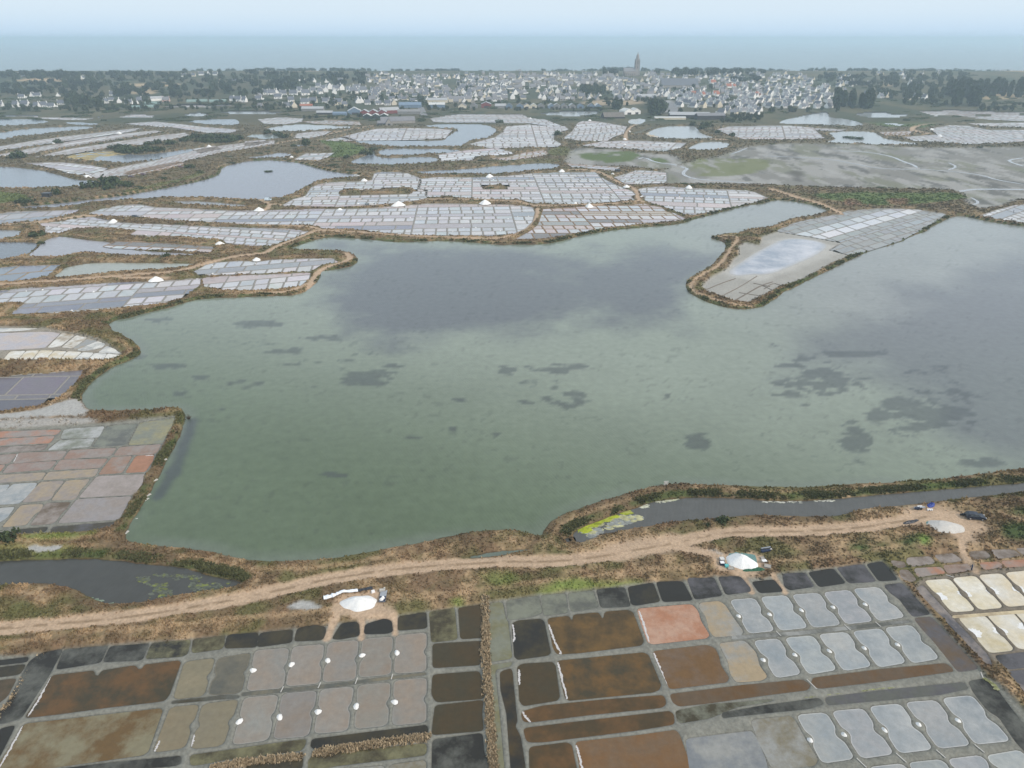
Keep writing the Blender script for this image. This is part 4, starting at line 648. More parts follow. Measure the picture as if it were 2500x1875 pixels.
def sheet(name, P, z, mat, c, parent=None, c2=None, ec=None, rim=0.45, grow=0.0):
    """flat polygon with an edge ring so that its margin may have another colour"""
    P = ccw(P)
    if grow: P = inset(P, -grow)
    n = len(P)
    if ec is None:
        return mesh(name, np.hstack([P, np.full((n,1), z)]), [tuple(range(n))], mat, parent, cols={'Col': np.tile(c, (n,1)), 'Col2': np.tile(c2 if c2 is not None else c, (n,1))})
    Q = inset(P, rim+grow); Vv = np.hstack([np.vstack([P, Q]), np.full((2*n,1), z)])
    Ff = [(k, (k+1) % n, n+(k+1) % n, n+k) for k in range(n)]+[tuple(range(n, 2*n))]
    ca = np.vstack([np.tile(ec, (n,1)), np.tile(c, (n,1))]); cb = np.vstack([np.tile(ec, (n,1)), np.tile(c2, (n,1))])
    return mesh(name, Vv, Ff, mat, parent, cols={'Col': ca, 'Col2': cb})
for (s, c, lab), P in zip(PONDS, P_PONDS):
    o = sheet('pond_water', P, 0.012, M_POND, np.array(c), grow=1.2); tag(o, lab, 'pond', kind='structure')
M_CREEK = water_mat('creek_water', 0.12, 0.5)
for k, P in enumerate(P_CREEK):
    o = sheet('creek_water', P, 0.235, M_CREEK, np.array((0.30,0.30,0.31)), grow=0); tag(o, 'pale tidal creek winding over the grey mudflat', 'creek', 'creeks on the mudflat', 'structure')

# algae mats floating in the dark channels
M_ALG = attr_mat('algae', 0.9, 0.1, (0.7, 1.3), 1.2)
rng = np.random.default_rng(5)
def algae(name, s, n, cols, label, r0=0.25, r1=0.9, z=0.03):
    P = gpts(s); lo, hi = P.min(0), P.max(0); Vv = []; Ff = []; Cc = []; m = 0
    while m < n:
        p = lo+(hi-lo)*rng.random(2)
        if not inside(P, p[:1], p[1:]).all(): continue
        if vnoise(p[0]/2.2, p[1]/2.2, 17) < 0.42: m += 0.3; continue
        m += 1; k = 9; a = np.arange(k)/k*2*np.pi; r = (r0+(r1-r0)*rng.random()**2)*(0.5+rng.random(k)); b = len(Vv)
        c = np.array(cols[rng.integers(len(cols))])*(0.8+0.4*rng.random()); zz = z+0.012*rng.random()
        for q in range(k): Vv.append((p[0]+r[q]*math.cos(a[q])*1.6, p[1]+r[q]*math.sin(a[q])*0.9, zz)); Cc.append(c)
        Ff.append(tuple(range(b, b+k)))
    o = mesh(name, Vv, Ff, M_ALG, cols=np.array(Cc)); tag(o, label, 'algae', kind='stuff'); return o
algae('algae', 'C2 600,660 750,600 900,545 1030,505 1010,530 900,570 780,615 700,640 640,690', 200, [(0.28,0.32,0.03),(0.24,0.28,0.03),(0.32,0.33,0.08)], 'bright yellow green algae mat at the tip of the dark channel')
algae('algae', 'C2 620,680 800,600 1050,540 1140,560 1000,620 860,670 700,730', 150, [(0.20,0.21,0.20),(0.25,0.26,0.24),(0.35,0.34,0.2)], 'pale scum on the dark channel beside the yellow algae')
algae('algae', 'C2 1060,480 1280,425 1480,403 1480,412 1290,440 1100,500', 80, [(0.35,0.36,0.25),(0.45,0.45,0.36)], 'cream foam line under the channel bank', 0.15, 0.4)
algae('algae', 'C3 0,425 120,430 420,425 650,412 640,425 400,445 0,440', 60, [(0.35,0.36,0.3),(0.45,0.45,0.4)], 'foam specks along the channel bank towards the parked car', 0.12, 0.35)
algae('algae', 'E0 1100,60 1300,20 1600,30 1950,90 1850,150 1500,200 1250,240 1300,130', 600, [(0.09,0.10,0.078),(0.105,0.118,0.092),(0.10,0.11,0.088),(0.09,0.098,0.08),(0.15,0.17,0.05)], 'grey green weed mat in the dark channel beside the track', 0.08, 0.36)
algae('algae', 'E3 320,1068 800,1006 1300,938 1600,888 1850,872 1900,905 1960,950 2000,1010 1985,1005 1900,925 1840,885 1600,900 1300,952 800,1022', 420, [(0.22,0.23,0.10),(0.17,0.18,0.09),(0.26,0.26,0.15)], 'yellow green weed line in the ditch between the right salt works', 0.08, 0.3, 0.2)
algae('algae', 'E0 520,140 650,190 900,260 1000,290 900,275 700,230', 60, [(0.14,0.18,0.13),(0.18,0.22,0.17)], 'weed fringe on the near bank of the dark channel', 0.2, 0.5)
algae('algae', 'A0 540,1190 700,1155 950,1133 1100,1165 800,1185 760,1215 640,1205', 130, [(0.33,0.26,0.12),(0.30,0.25,0.13)], 'ochre crust in the shallow end of a far pond', 1.5, 4.0)
algae('algae', 'A2 1040,1000 1160,980 1260,1028 1200,1032', 70, [(0.46,0.38,0.27)], 'sand shoal at the left end of the triangular pond', 2.0, 5.0)

# the sea behind the town
sy = np.concatenate([np.linspace(2400, 5000, 12), np.geomspace(5600, 60000, 14)])
sx = np.linspace(-1, 1, 25); Vv = []; 
for y in sy: Vv += [(x*(1500+1.6*y), y, -0.6) for x in sx]
ii = np.arange(len(Vv)).reshape(len(sy), 25)
sea = mesh('sea', Vv, np.stack([ii[:-1,:-1], ii[:-1,1:], ii[1:,1:], ii[1:,:-1]], -1).reshape(-1, 4), M_SEA, cols=(0.055,0.10,0.115))
tag(sea, 'calm pale blue sea fading into haze behind the town', 'sea', kind='structure')

# ------------------------------------------------------------------ salt fields: rows of small pans with clay rims
PAL = {'plum': (0.115,0.108,0.125), 'plum2': (0.15,0.135,0.145), 'pale': (0.49,0.465,0.46), 'lav': (0.36,0.325,0.335), 'rose': (0.44,0.35,0.325), 'grey': (0.27,0.27,0.275), 'blue': (0.20,0.225,0.26), 'white': (0.58,0.57,0.565), 'bluew': (0.435,0.44,0.445), 'slate': (0.20,0.20,0.23), 'rust': (0.30,0.22,0.16), 'mud': (0.25,0.245,0.225), 'tan': (0.36,0.31,0.24), 'dark': (0.14,0.12,0.10)}
MIX = {'mix': (('pale','bluew','pale','bluew'), ('lav','grey','rose','rose','rose','lav','slate','pale')), 'mixn': (('bluew','pale'), ('grey','slate','lav','rose')), 'long': (('blue','lav'), ('blue','lav')), 'blue': (('blue','grey'), ('blue','lav')),
       'purple': (('plum','plum2'), ('plum','plum2')), 'rust': (('pale','bluew','rose'), ('grey','tan','lav','dark','mud')), 'isle': (('white','bluew'), ('mud','mud','grey')), 'isle2': (('white','pale'), ('pale','grey','white')), 'bright': (('pale','white','bluew'), ('lav','pale','rose','grey','white'))}
def clip_convex(S, Q):
    """clip polygon S by convex ccw polygon Q"""
    out = [tuple(p) for p in S]; n = len(Q)
    for k in range(n):
        a, b = Q[k], Q[(k+1) % n]; ex, ey = b[0]-a[0], b[1]-a[1]; inp = out; out = []
        if not inp: return None
        for q in range(len(inp)):
            p0, p1 = inp[q-1], inp[q]; d0 = ex*(p0[1]-a[1])-ey*(p0[0]-a[0]); d1 = ex*(p1[1]-a[1])-ey*(p1[0]-a[0])
            if (d0 >= 0) != (d1 >= 0):
                t = d0/(d0-d1); out.append((p0[0]+(p1[0]-p0[0])*t, p0[1]+(p1[1]-p0[1])*t))
            if d1 >= 0: out.append(p1)
    return np.array(out) if len(out) > 2 else None
def tidy(P, e=0.3):
    q = [P[0]]
    for p in P[1:]:
        if np.hypot(*(p-q[-1])) > e: q.append(p)
    if len(q) > 2 and np.hypot(*(q[0]-q[-1])) < e: q.pop()
    return np.array(q)
PILES = []                                      # little heaps of fresh salt on the rims
n_pan = 0
for fi, (s, us_, vs2, rh, kind, lab) in enumerate(FIELDS):
    rg = random.Random(100+fi); P = P_FIELD[fi]; a, b = gpts(us_); c, d = gpts(vs2)
    e1 = (b-a)/np.linalg.norm(b-a); e2 = (d-c)/np.linalg.norm(d-c); e2 = e2 if e1[0]*e2[1]-e1[1]*e2[0] > 0 else -e2
    Mi = np.linalg.inv(np.stack([e1, e2], 1)); loc = (P-P[0])@Mi.T; lo, hi = loc.min(0), loc.max(0)
    cm = P.mean(0); farness = np.hypot(*cm); lw = 0.30 + 0.0006*farness
    hole = ccw(gpts(HOLES[fi])) if fi in HOLES else None
    cells = []; wset, lset = MIX[kind]; LO, HI = lo.copy(), hi.copy(); blocks = []; ub = LO[0]
    bw = (70, 130) if farness > 620 else (32, 75)
    while ub < HI[0]: wb = rg.uniform(*bw); blocks.append((ub, min(ub+wb, HI[0]+2))); ub += wb
    if kind in ('isle', 'long', 'blue', 'purple') or len(blocks) < 2: blocks = [(LO[0]-8, HI[0])]
    jobs = []
    for b0_, b1_ in blocks:
        vv = LO[1]-rg.uniform(0, rh)*(len(blocks) > 1); k = 0; pattern = rg.randint(0, 2)
        while vv < HI[1]: jobs.append((b0_, b1_, vv, k, pattern)); k += 1; vv += 0; break
    for b0_, b1_, v, k, pattern in jobs:
     lo = np.array((b0_, LO[1])); hi = np.array((b1_, HI[1]))
     while v < hi[1]:
        typ = (k+pattern) % 3
        small = typ < 2 and kind not in ('long', 'blue', 'purple') and rg.random() < 0.85
        hgt = rh*(rg.uniform(0.75, 1.0) if small else rg.uniform(0.5, 1.35)); 
        if kind == 'isle': small = 0.42 < (v-lo[1])/(hi[1]-lo[1]) < 0.72; hgt = rh*1.1 if small else rh*0.8
        if rg.random() < 0.25 and not small: hgt *= 0.45
        u = lo[0]; basec = rg.choice(wset if small else lset); seg = rg.randint(3, 9)
        while u < hi[0]:
            wdt = rg.uniform(6.4, 8.0) if small else rg.choice((9, 14, 18, 24, 32))*rg.uniform(0.8, 1.2)
            if kind in ('blue', 'purple', 'long'): wdt = rg.uniform(9, 16)
            if kind in ('bright',): wdt *= 1.3
            if kind == 'isle': wdt = 14*rg.uniform(0.8,1.3) if small else rg.choice((7, 10, 16))
            if rg.random() < 1/seg: basec = rg.choice(wset if small else lset)
            if hi[0]-(u+wdt) < 4: wdt = hi[0]-u
            q = np.array([(u, v), (u+wdt, v), (u+wdt, v+hgt), (u, v+hgt)])
            q = q@np.stack([e1, e2], 1).T + P[0]; cell = clip_convex(P, ccw(q))
            if cell is not None and len(tidy(cell)) > 2:
                cell = ccw(tidy(cell)); ce = cell.mean(0)
                if area(cell) > 9 and not (hole is not None and inside(hole, ce[:1], ce[1:]).all()): cells.append((cell, basec, small, hgt))
            u += wdt
        v += hgt; k += 1
    Vr = []; Fr = []; joinV = []; joinF = []; joinC = []
    fld = None; rimc = {'rust': (0.20,0.135,0.085), 'blue': (0.24,0.18,0.11), 'bright': (0.21,0.185,0.165)}.get(kind, (0.225,0.213,0.195))
    pend = []
    for cell, bc, small, hgt in cells:
        w = min(lw*(0.8 if not small else 1.0), math.sqrt(area(cell))*0.13)
        Q = inset(cell, w); n = len(cell)
        if area(Q) < 0.25*area(cell): continue
        b0 = len(Vr); Vr += [(p[0], p[1], 0.24) for p in cell]+[(p[0], p[1], 0.01) for p in inset(cell, w*1.15)]
        Fr += [(b0+j, b0+(j+1) % n, b0+n+(j+1) % n, b0+n+j) for j in range(n)]
        c = np.array(PAL[bc])*rg.uniform(0.9, 1.1); c2 = c*np.array((rg.uniform(0.85,1.0), rg.uniform(0.88,1.0), rg.uniform(0.9,1.06)))*rg.uniform(0.8, 1.05)
        pend.append((Q, c, c2))
        if small and 200 < farness < 640 and rg.random() < 0.5 and kind != 'rust': PILES.append((cell[0]*0.55+cell[-1]*0.45, rg.uniform(0.55, 0.85), fi))
    fld = mesh('salt_field', Vr, Fr, M_CLAY, cols=np.array(rimc)); tag(fld, lab, 'salt field', kind='structure')
    pend.sort(key=lambda t: np.hypot(*t[0].mean(0)))
    single = farness < 620
    for j, (Q, c, c2) in enumerate(pend):
        if single and j < 290: sheet('pan', Q, 0.06, M_PANFAR, c, fld, c2); n_pan += 1
        else:
            b0 = len(joinV); joinV += [(p[0], p[1], 0.06) for p in Q]; joinF.append(tuple(range(b0, b0+len(Q)))); joinC += [(c, c2)]*len(Q)
    if joinF:
        jc = np.array(joinC); o = mesh('pans', joinV, joinF, M_PANFAR, fld, cols={'Col': jc[:,0], 'Col2': jc[:,1]}); o['kind'] = 'stuff'
print('pans', n_pan)

# ------------------------------------------------------------------ the near pans
front = None
for key, (lab, lst) in NEAR.items():
    par = empty('salt_works', (0,0,0)); tag(par, lab, 'salt works', kind='structure')
    if key == 'front': front = par
    for kz, ((s, c1, c2, ec), P) in enumerate(zip(lst, P_NEAR[key])):
        sheet('pan', P, 0.045+0.0006*kz, M_PANB, np.array(c1), par, np.array(c2), None, 0, 0.18)
vr = random.Random(9)
for (t, q, lb, rb, c1, c2, ec, pl), P in zip(OEI, P_OEI):
    kv = vr.uniform(.9, 1.1); c1 = np.array(c1)*kv*np.array((vr.uniform(.97,1.03), 1, vr.uniform(.96,1.04))); c2 = np.array(c2)*vr.uniform(.88, 1.1)
    sheet('pan', P, 0.06+0.0005*len(bpy.data.objects)*0.001, M_PAN, np.array(c1), front, np.array(c2), np.array(c1)*0.7+np.array(ec)*0.28, 0.13, 0.12)
M_BRINE = pan_mat('drying_brine', 0.25, 0.4, 0.12, 0.0, 0.045)
isle = tag(sheet('brine_pool', chaikin(gpts('B2 1840,985 2000,880 2100,815 B3 60,625 140,580 250,560 400,570 545,605 540,655 420,725 300,775 150,840 40,870 B2 2050,1005 1930,1025'), 2), 0.19, M_BRINE, np.array((0.25,0.28,0.33)), None, np.array((0.52,0.52,0.55)), np.array((0.36,0.35,0.335)), 3.2), 'blue grey brine pool with white salt blotches on the spit of land', 'brine pool', kind='structure')
# low levees on the dry tip of the spit
lv = []
for s_, w_ in (('B2 1660,1140 1800,1080 1920,1040', .35), ('B2 1900,1235 2010,1170 2143,1095 B3 90,930', .45), ('B2 1950,1160 2212,1200', .3), ('B2 2070,1080 2212,1110', .3), ('B3 0,960 110,1010', .3), ('B3 20,990 90,940 160,960', .3), ('B2 1800,1190 1960,1110 2100,1020', .25)):
    R = ribbon(gpts(s_), w_, False); n = len(R)//2; lv.append((R, n))
Vl = []; Fl = []
for R, n in lv:
    b0 = len(Vl); Vl += [(q[0], q[1], 0.17) for q in R]; mid = (R[:n]+R[::-1][:n])/2; Vl += [(q[0], q[1], 0.42) for q in mid]
    for k in range(n-1): Fl += [(b0+k, b0+k+1, b0+2*n+k+1, b0+2*n+k), (b0+2*n+k, b0+2*n+k+1, b0+2*n-2-k, b0+2*n-1-k)]
tag(mesh('clay_levees', Vl, Fl, M_CLAY, cols=np.array((0.15,0.13,0.11))), 'low brown levee lines on the dry tip of the spit', 'levees', kind='structure')
# salt crust dried along some edges
def crust(s, parent, seed, c=(0.50,0.48,0.47)):
    A = chaikin(gpts(s), 1, False); r = random.Random(seed); n = len(A)*6
    t = np.linspace(0, len(A)-1, n); X = np.interp(t, range(len(A)), A[:,0]); Y = np.interp(t, range(len(A)), A[:,1])
    d = np.stack([np.gradient(X), np.gradient(Y)], 1); d /= np.linalg.norm(d, axis=1)[:,None]+1e-9; nn = np.stack([-d[:,1], d[:,0]], 1)
    w = np.array([r.uniform(0.06, 0.34)*math.sin(math.pi*(k+0.5)/n)**0.5 for k in range(n)]); w2 = np.array([r.uniform(0.05, 0.25) for k in range(n)])
    Pq = np.vstack([np.stack([X, Y], 1)+nn*w[:,None], (np.stack([X, Y], 1)-nn*w2[:,None])[::-1]])
    Vv = np.hstack([Pq, np.full((2*n,1), 0.085)]); Ff = [(k, k+1, 2*n-2-k, 2*n-1-k) for k in range(n-1)]
    return mesh('salt_crust', Vv, Ff, M_SALT, parent, cols=np.array(c))
for k, (a, b) in enumerate(((1510,215),(1705,190),(1940,165),(2165,150),(1795,520),(2010,505),(2215,470))):
    c_ = gpts('E3 %d,%d' % (a, b))[0]; rr = np.random.default_rng(k); an = np.linspace(0, 2*np.pi, 26, endpoint=False); rad = 0.75+0.5*rr.random(26); Pq = np.stack([c_[0]+1.25*rad*np.cos(an), c_[1]+1.1*rad*np.sin(an)], 1)
    mesh('salt_crust', np.hstack([Pq, np.full((26,1), .082)]), [tuple(range(26))], M_SALT, front, cols=np.array((0.66,0.66,0.65)))
for k, s in enumerate(('E2 1315,335 1345,430 1400,600', 'E2 1440,690 1480,800 1560,985', 'E2 630,770 660,900 710,1080', 'E2 555,450 580,540 620,640 660,690', 'E2 330,1180 350,1230 400,1275', 'E2 300,830 305,960', 'E2 785,1470 805,1550 850,1740', 'E0 430,890 330,1080 240,1225', 'E0 190,1310 100,1480 -20,1680', 'E0 1350,1430 1300,1530', 'E0 1640,1380 1610,1490', 'C0 150,720 110,795', 'C0 1230,735 1295,735', 'E2 250,450 262,560 250,600', 'E3 40,520 150,495', 'E2 640,690 660,700')):
    crust(s, front, k)
# ------------------------------------------------------------------ grass and scrub standing on the dikes
rng = np.random.default_rng(11)
wv = veg*(1-HEDGE); wv[:, :12] = 0; wv[:, -12:] = 0; wv[:6] = 0
wv = wv*(GY < 1000)*(DW > 0.2)
wv = wv*(0.25+0.75*sstep(0.35, 0.6, fbm(GX, GY, 3.5, 301, 2)))
w2 = wv.ravel(); 
def pick(w, n):
    cdf = np.cumsum(w); return np.searchsorted(cdf, rng.random(n)*cdf[-1])
def tufts(sel, hgt, wid, cols, name, label, blades=4, cat='grass', lean=0.5):
    n = len(sel); px = GX.ravel()[sel] + (rng.random(n)-0.5)*0.5; py = GY.ravel()[sel] + (rng.random(n)-0.5)*0.5*np.maximum(1, GY.ravel()[sel]/200); pz_ = H.ravel()[sel]-0.08
    Vv = np.empty((n, blades, 3, 3)); Cc = np.empty((n, blades, 3, 3))
    for b in range(blades):
        a = rng.random(n)*2*np.pi; ca, sa = np.cos(a), np.sin(a); w = wid*(0.6+0.8*rng.random(n)); h = hgt*(0.5+0.9*rng.random(n)); le = (rng.random(n)-0.5)*2*lean
        ox, oy = (rng.random(n)-0.5)*wid, (rng.random(n)-0.5)*wid
        Vv[:,b,0] = np.stack([px+ox-ca*w, py+oy-sa*w, pz_], 1); Vv[:,b,1] = np.stack([px+ox+ca*w, py+oy+sa*w, pz_], 1)
        Vv[:,b,2] = np.stack([px+ox-sa*h*le, py+oy+ca*h*le, pz_+h], 1)
        k = (0.85+0.3*rng.random(n))[:,None]; Cc[:,b,0] = cols*k; Cc[:,b,1] = cols*k; Cc[:,b,2] = cols*k
    o = mesh(name, Vv.reshape(-1, 3), np.arange(n*blades*3).reshape(-1, 3), M_TUFT, cols=np.clip(Cc.reshape(-1, 3), 0.01, 0.7)); tag(o, label, cat, kind='stuff'); return o
CF = C.reshape(-1, 3); dF = dist.ravel()
sel = pick(w2*(dF < 330), 52000); sc = np.clip(dF[sel]/170, 0.6, 1.8)
tufts(sel, 0.42*sc, 0.28*sc, CF[sel]*1.2, 'dry_grass', 'dry grass and heather tufts covering the near banks')
sel = pick(w2*(dF >= 300), 26000); sc = np.clip(dF[sel]/330, 1.0, 2.4)
tufts(sel, 0.42*sc, 0.5*sc, CF[sel]*1.15, 'dry_scrub', 'low dry scrub along the far dikes')
hs = pick(HEDGE.ravel(), 3500); tufts(hs, np.full(len(hs), 0.5), np.full(len(hs), 0.25), np.tile(np.array((0.42,0.335,0.225)), (len(hs),1)), 'reed_grass', 'tall straw coloured grass rows between the near pans', 4)
# green shrubs low on the banks of the lagoon and channels
edgew = (veg*edge*sstep(0.42, 0.62, fbm(GX, GY, 7, 311, 3))*(GY < 700)); edgew[:, :12] = 0; edgew[:, -12:] = 0; edgew[:6] = 0
sel = pick(edgew.ravel(), 10000); sc = np.clip(dF[sel]/220, 0.8, 2.0); g = np.array((0.098,0.1,0.048))*(0.75+0.6*rng.random((len(sel),1)))
tufts(sel, 0.42*sc, 0.34*sc, g, 'green_scrub', 'dark green scrub growing low on the lagoon banks', 5, 'scrub', 0.9)

# ------------------------------------------------------------------ haze
HZT = 118.0; hx0, hx1, hy0, hy1 = -99000, 99000, -600, 62000
Vh = [(x, y, z) for z in (-6.0, HZT) for x, y in ((hx0,hy0),(hx1,hy0),(hx1,hy1),(hx0,hy1))]
hm, ht, hb = newmat('haze'); ht.nodes.remove(hb)
pv = ht.nodes.new('ShaderNodeVolumePrincipled'); pv.inputs['Color'].default_value = (0.70,0.885,1.0,1); pv.inputs['Density'].default_value = 0.000175; pv.inputs['Anisotropy'].default_value = 0.1
ht.links.new(pv.outputs[0], ht.nodes['Material Output'].inputs['Volume'])
haze = mesh('haze', Vh, [(3,2,1,0),(4,5,6,7),(0,1,5,4),(1,2,6,5),(2,3,7,6),(3,0,4,7)], hm); tag(haze, 'thin blue sea haze over the marsh and town', 'haze', kind='stuff')
# ------------------------------------------------------------------ things
def flat_mat(name, col, rough=0.8, spec=0.3, var=0.12, scale=1.5, metal=0.0):
    m, t, b = newmat(name); v = coords(t); f = ramp(t, noise(t, v, scale, 3), [(0.3, 1-var), (0.7, 1+var)])
    L(t, mixc(t, 1.0, tuple(col), f, 'MULTIPLY'), b.inputs['Base Color']); b.inputs['Roughness'].default_value = rough
    b.inputs['Specular IOR Level'].default_value = spec; b.inputs['Metallic'].default_value = metal; return m
class MB:
    def __init__(s): s.v = []; s.f = []
    def add(s, V, F):
        b = len(s.v); s.v += [tuple(p) for p in V]; s.f += [tuple(b+i for i in f) for f in F]; return s
    def box(s, cx, cy, cz, sx, sy, sz, rz=0.0, taper=1.0):
        ca, sa = math.cos(rz), math.sin(rz); V = []
        for z, k in ((-.5, 1.0), (.5, taper)):
            for x, y in ((-.5,-.5),(.5,-.5),(.5,.5),(-.5,.5)):
                X, Y = x*sx*k, y*sy*k; V.append((cx+X*ca-Y*sa, cy+X*sa+Y*ca, cz+z*sz))
        return s.add(V, [(3,2,1,0),(4,5,6,7),(0,1,5,4),(1,2,6,5),(2,3,7,6),(3,0,4,7)])
    def cyl(s, p0, p1, r0, r1, n=10):
        p0, p1 = Vector(p0), Vector(p1); d = (p1-p0).normalized(); u = d.orthogonal().normalized(); w = d.cross(u); V = []
        for p, r in ((p0, r0), (p1, r1)):
            for k in range(n): a = 2*math.pi*k/n; V.append(p+u*(r*math.cos(a))+w*(r*math.sin(a)))
        return s.add(V, [(k, (k+1) % n, n+(k+1) % n, n+k) for k in range(n)]+[tuple(range(n-1,-1,-1)), tuple(range(n, 2*n))])
    def build(s, name, mat, parent=None, smooth=False): return mesh(name, s.v, s.f, mat, parent, smooth=smooth)
def copy_tree(o, parent=None):
    c = o.copy(); COL.objects.link(c); c.parent = parent
    for ch in o.children: copy_tree(ch, c)
    return c
ORD = lambda n: {1:'first',2:'second',3:'third',4:'fourth',5:'fifth',6:'sixth',7:'seventh',8:'eighth',9:'ninth',10:'tenth'}.get(n, '%d%s' % (n, 'th' if 10 < n % 100 < 20 else {1:'st',2:'nd',3:'rd'}.get(n % 10, 'th')))
SALTC = (0.76,0.76,0.75)

# ---- heaps of salt
def heap_mesh(name, rx, ry, h, seed, flat=0.0, col=SALTC, ridge=0.35):
    r = np.random.default_rng(seed); nA, nR = 30, 9; V = []; F = []
    ka = [r.random() for _ in range(6)]
    for j in range(nR+1):
        t = j/nR
        for k in range(nA):
            a = 2*math.pi*k/nA; q = 1+0.09*math.sin(2*a+ka[0]*6)+0.06*math.sin(3*a+ka[1]*6)+0.035*math.sin(7*a+ka[2]*6)
            hh = min(1-flat, 1-t)/(1-flat); hh = hh**0.92
            V.append((rx*t*q*math.cos(a)*(1 if t > ridge else 1), ry*t*q*math.sin(a), h*hh + (r.random()-0.5)*0.05*h*(1-t)))
    for j in range(nR):
        for k in range(nA): F.append((j*nA+k, j*nA+(k+1) % nA, (j+1)*nA+(k+1) % nA, (j+1)*nA+k)) if j else F.append((0, nA+k, nA+(k+1) % nA))
    me = mesh(name, V, [f[::-1] if len(f) == 4 else f for f in F], M_SALT, cols=np.array(col), smooth=False); return me
def heap(s, rx, ry, h, rz, label, seed, flat=0.0, col=SALTC):
    x, y = gp(s); o = heap_mesh('salt_heap', rx, ry, h, seed, flat, col); o.location = (x, y, ground_z(x, y)-0.03); o.rotation_euler[2] = rz
    return tag(o, label, 'salt heap', 'large salt heaps')
heap('D 775,1303', 3.7, 2.3, 1.25, 0.18, 'long oval salt heap beside the rolled white tarpaulin', 1, 0.25, (0.70,0.70,0.69))
heap('D 1602,1214', 3.2, 2.8, 1.9, -0.5, 'white salt heap on a green net beside the crates', 2, 0.12)
heap('D 2040,1139', 4.2, 2.9, 1.2, -0.15, 'low beige salt heap beside the parked dark car', 3, 0.3, (0.50,0.48,0.45))
for k, (s, w, lab) in enumerate((('B0 960,283', 80, 'salt heap at the head of the long track, left of the pond'), ('B0 1320,776', 120, 'broad salt heap beside the curving track above grey pans'), ('B0 1855,470', 72, 'salt heap at the end of the dark scrub bank'), ('B0 2165,605', 80, 'salt heap on a green net where the track bends'), ('B0 1222,247', 50, 'small salt heap by the dark car on the long dike'),
   ('B1 45,392', 92, 'flat cream salt heap at the track fork by the blue van'), ('B1 725,386', 62, 'rounded salt heap on the dike below the long grassy island'), ('B1 930,142', 64, 'tall salt heap near the tip of the blue grey pond'), ('B1 880,338', 48, 'small salt heap left of the two vans'), ('B1 1220,350', 120, 'long low salt heap on the grey track'), ('B1 1987,110', 76, 'salt heap under the long thin pond'), ('B1 1950,335', 112, 'wide salt heap on the dike in the middle of the salt fields'),
   ('B2 455,135', 64, 'salt heap at the right end of the long thin pond'), ('B2 1000,265', 66, 'salt heap above the track junction by the white van'), ('B2 1527,272', 76, 'salt heap on the dike beside the tidal creek'), ('B2 685,430', 100, 'wide salt heap with a white box beside it'), ('B2 570,402', 64, 'small salt heap in front of the central field'), ('B2 1130,347', 36, 'little salt heap inside the track junction'), ('B2 884,156', 32, 'tiny salt heap beside the dark hut'),
   ('A1 318,1188', 42, 'salt heap at the corner of the far pond'), ('A2 1025,972', 30, 'upright salt heap by the triangular pond'), ('A2 985,1038', 40, 'salt heap left of the triangular pond'), ('A2 985,1084', 50, 'low salt heap at the tip of the long bright field'), ('A0 1765,1098', 60, 'salt heap at the right end of the thicket'), ('A0 1005,988', 62, 'salt heap on the upper slanting strip'), ('A0 452,1072', 34, 'small salt heap beside the lone tree on the strip'), ('A0 40,1178', 44, 'salt heap near the left edge beside the round bush'), ('A0 575,1318', 46, 'salt heap on the bank of the pale blue pond'), ('A0 735,1362', 84, 'low salt heap at the start of the long narrow field'),
   ('A2 190,862', 30, 'far salt heap on the dike left of the oval pond'), ('A2 690,880', 34, 'far salt heap under the thatched shed'), ('A3 1430,955', 50, 'far salt heap at the corner of the right hand field'), ('A3 1500,1012', 60, 'far salt heap in the middle of the right hand field'))):
    x, y = gp(s); dep = y*CP+CAM_H*SP; wm = w*0.28933*0.4096/FPX*dep; heap(s, wm*0.5, wm*0.42, wm*0.30, 0.1*k, lab, 10+k, 0.05 if k % 2 else 0.2)
pm = [heap_mesh('salt_pile', 0.66, 0.56, 0.55, 60+k, 0.0, (0.70,0.70,0.69)) for k in range(3)]
for o in pm: bpy.data.objects.remove(o, do_unlink=False) if False else COL.objects.unlink(o)
pm = [o.data for o in pm]
rows = {'E1': {}, 'E3': {}}
for (t, q, lb, rb, c1, c2, ec, pl) in OEI:
    if pl: rows[t].setdefault(0 if pl[1] < (900 if t == 'E1' else 480) else (1 if pl[1] < 1000 or t == 'E1' else 2), []).append(pl)
rn = {('E1',0): 'upper row of the left salt works', ('E1',1): 'lower row of the left salt works', ('E3',0): 'top row of the right salt works', ('E3',1): 'middle row of the right salt works', ('E3',2): 'bottom row of the right salt works'}
for t, rr in rows.items():
    for ri, lst in rr.items():
        for k, pl in enumerate(sorted(lst)):
            (x, y), = gpts('%s %g,%g' % (t, pl[0], pl[1])); o = bpy.data.objects.new('salt_pile', pm[k % 3]); link(o)
            big = 1.0 if t == 'E1' else 0.78; o.location = (x, y, max(ground_z(x, y), 0.05)-0.04); o.rotation_euler[2] = k*1.3+ri; o.scale = (big*(1 if t == 'E1' else 0.8), big*(1 if t == 'E1' else 1.25), big)
            if t == 'E3': o.rotation_euler[2] = 0.25
            tag(o, '%s small salt pile from left, %s' % (ORD(k+1), rn[(t, ri)]), 'salt pile', 'small salt piles on the near pan landings')
rp = random.Random(8); rp.shuffle(PILES); PILES = PILES[:150]; PILES.sort(key=lambda q: (q[2], proj(q[0][0], q[0][1], 0)[0])); cnt = {}
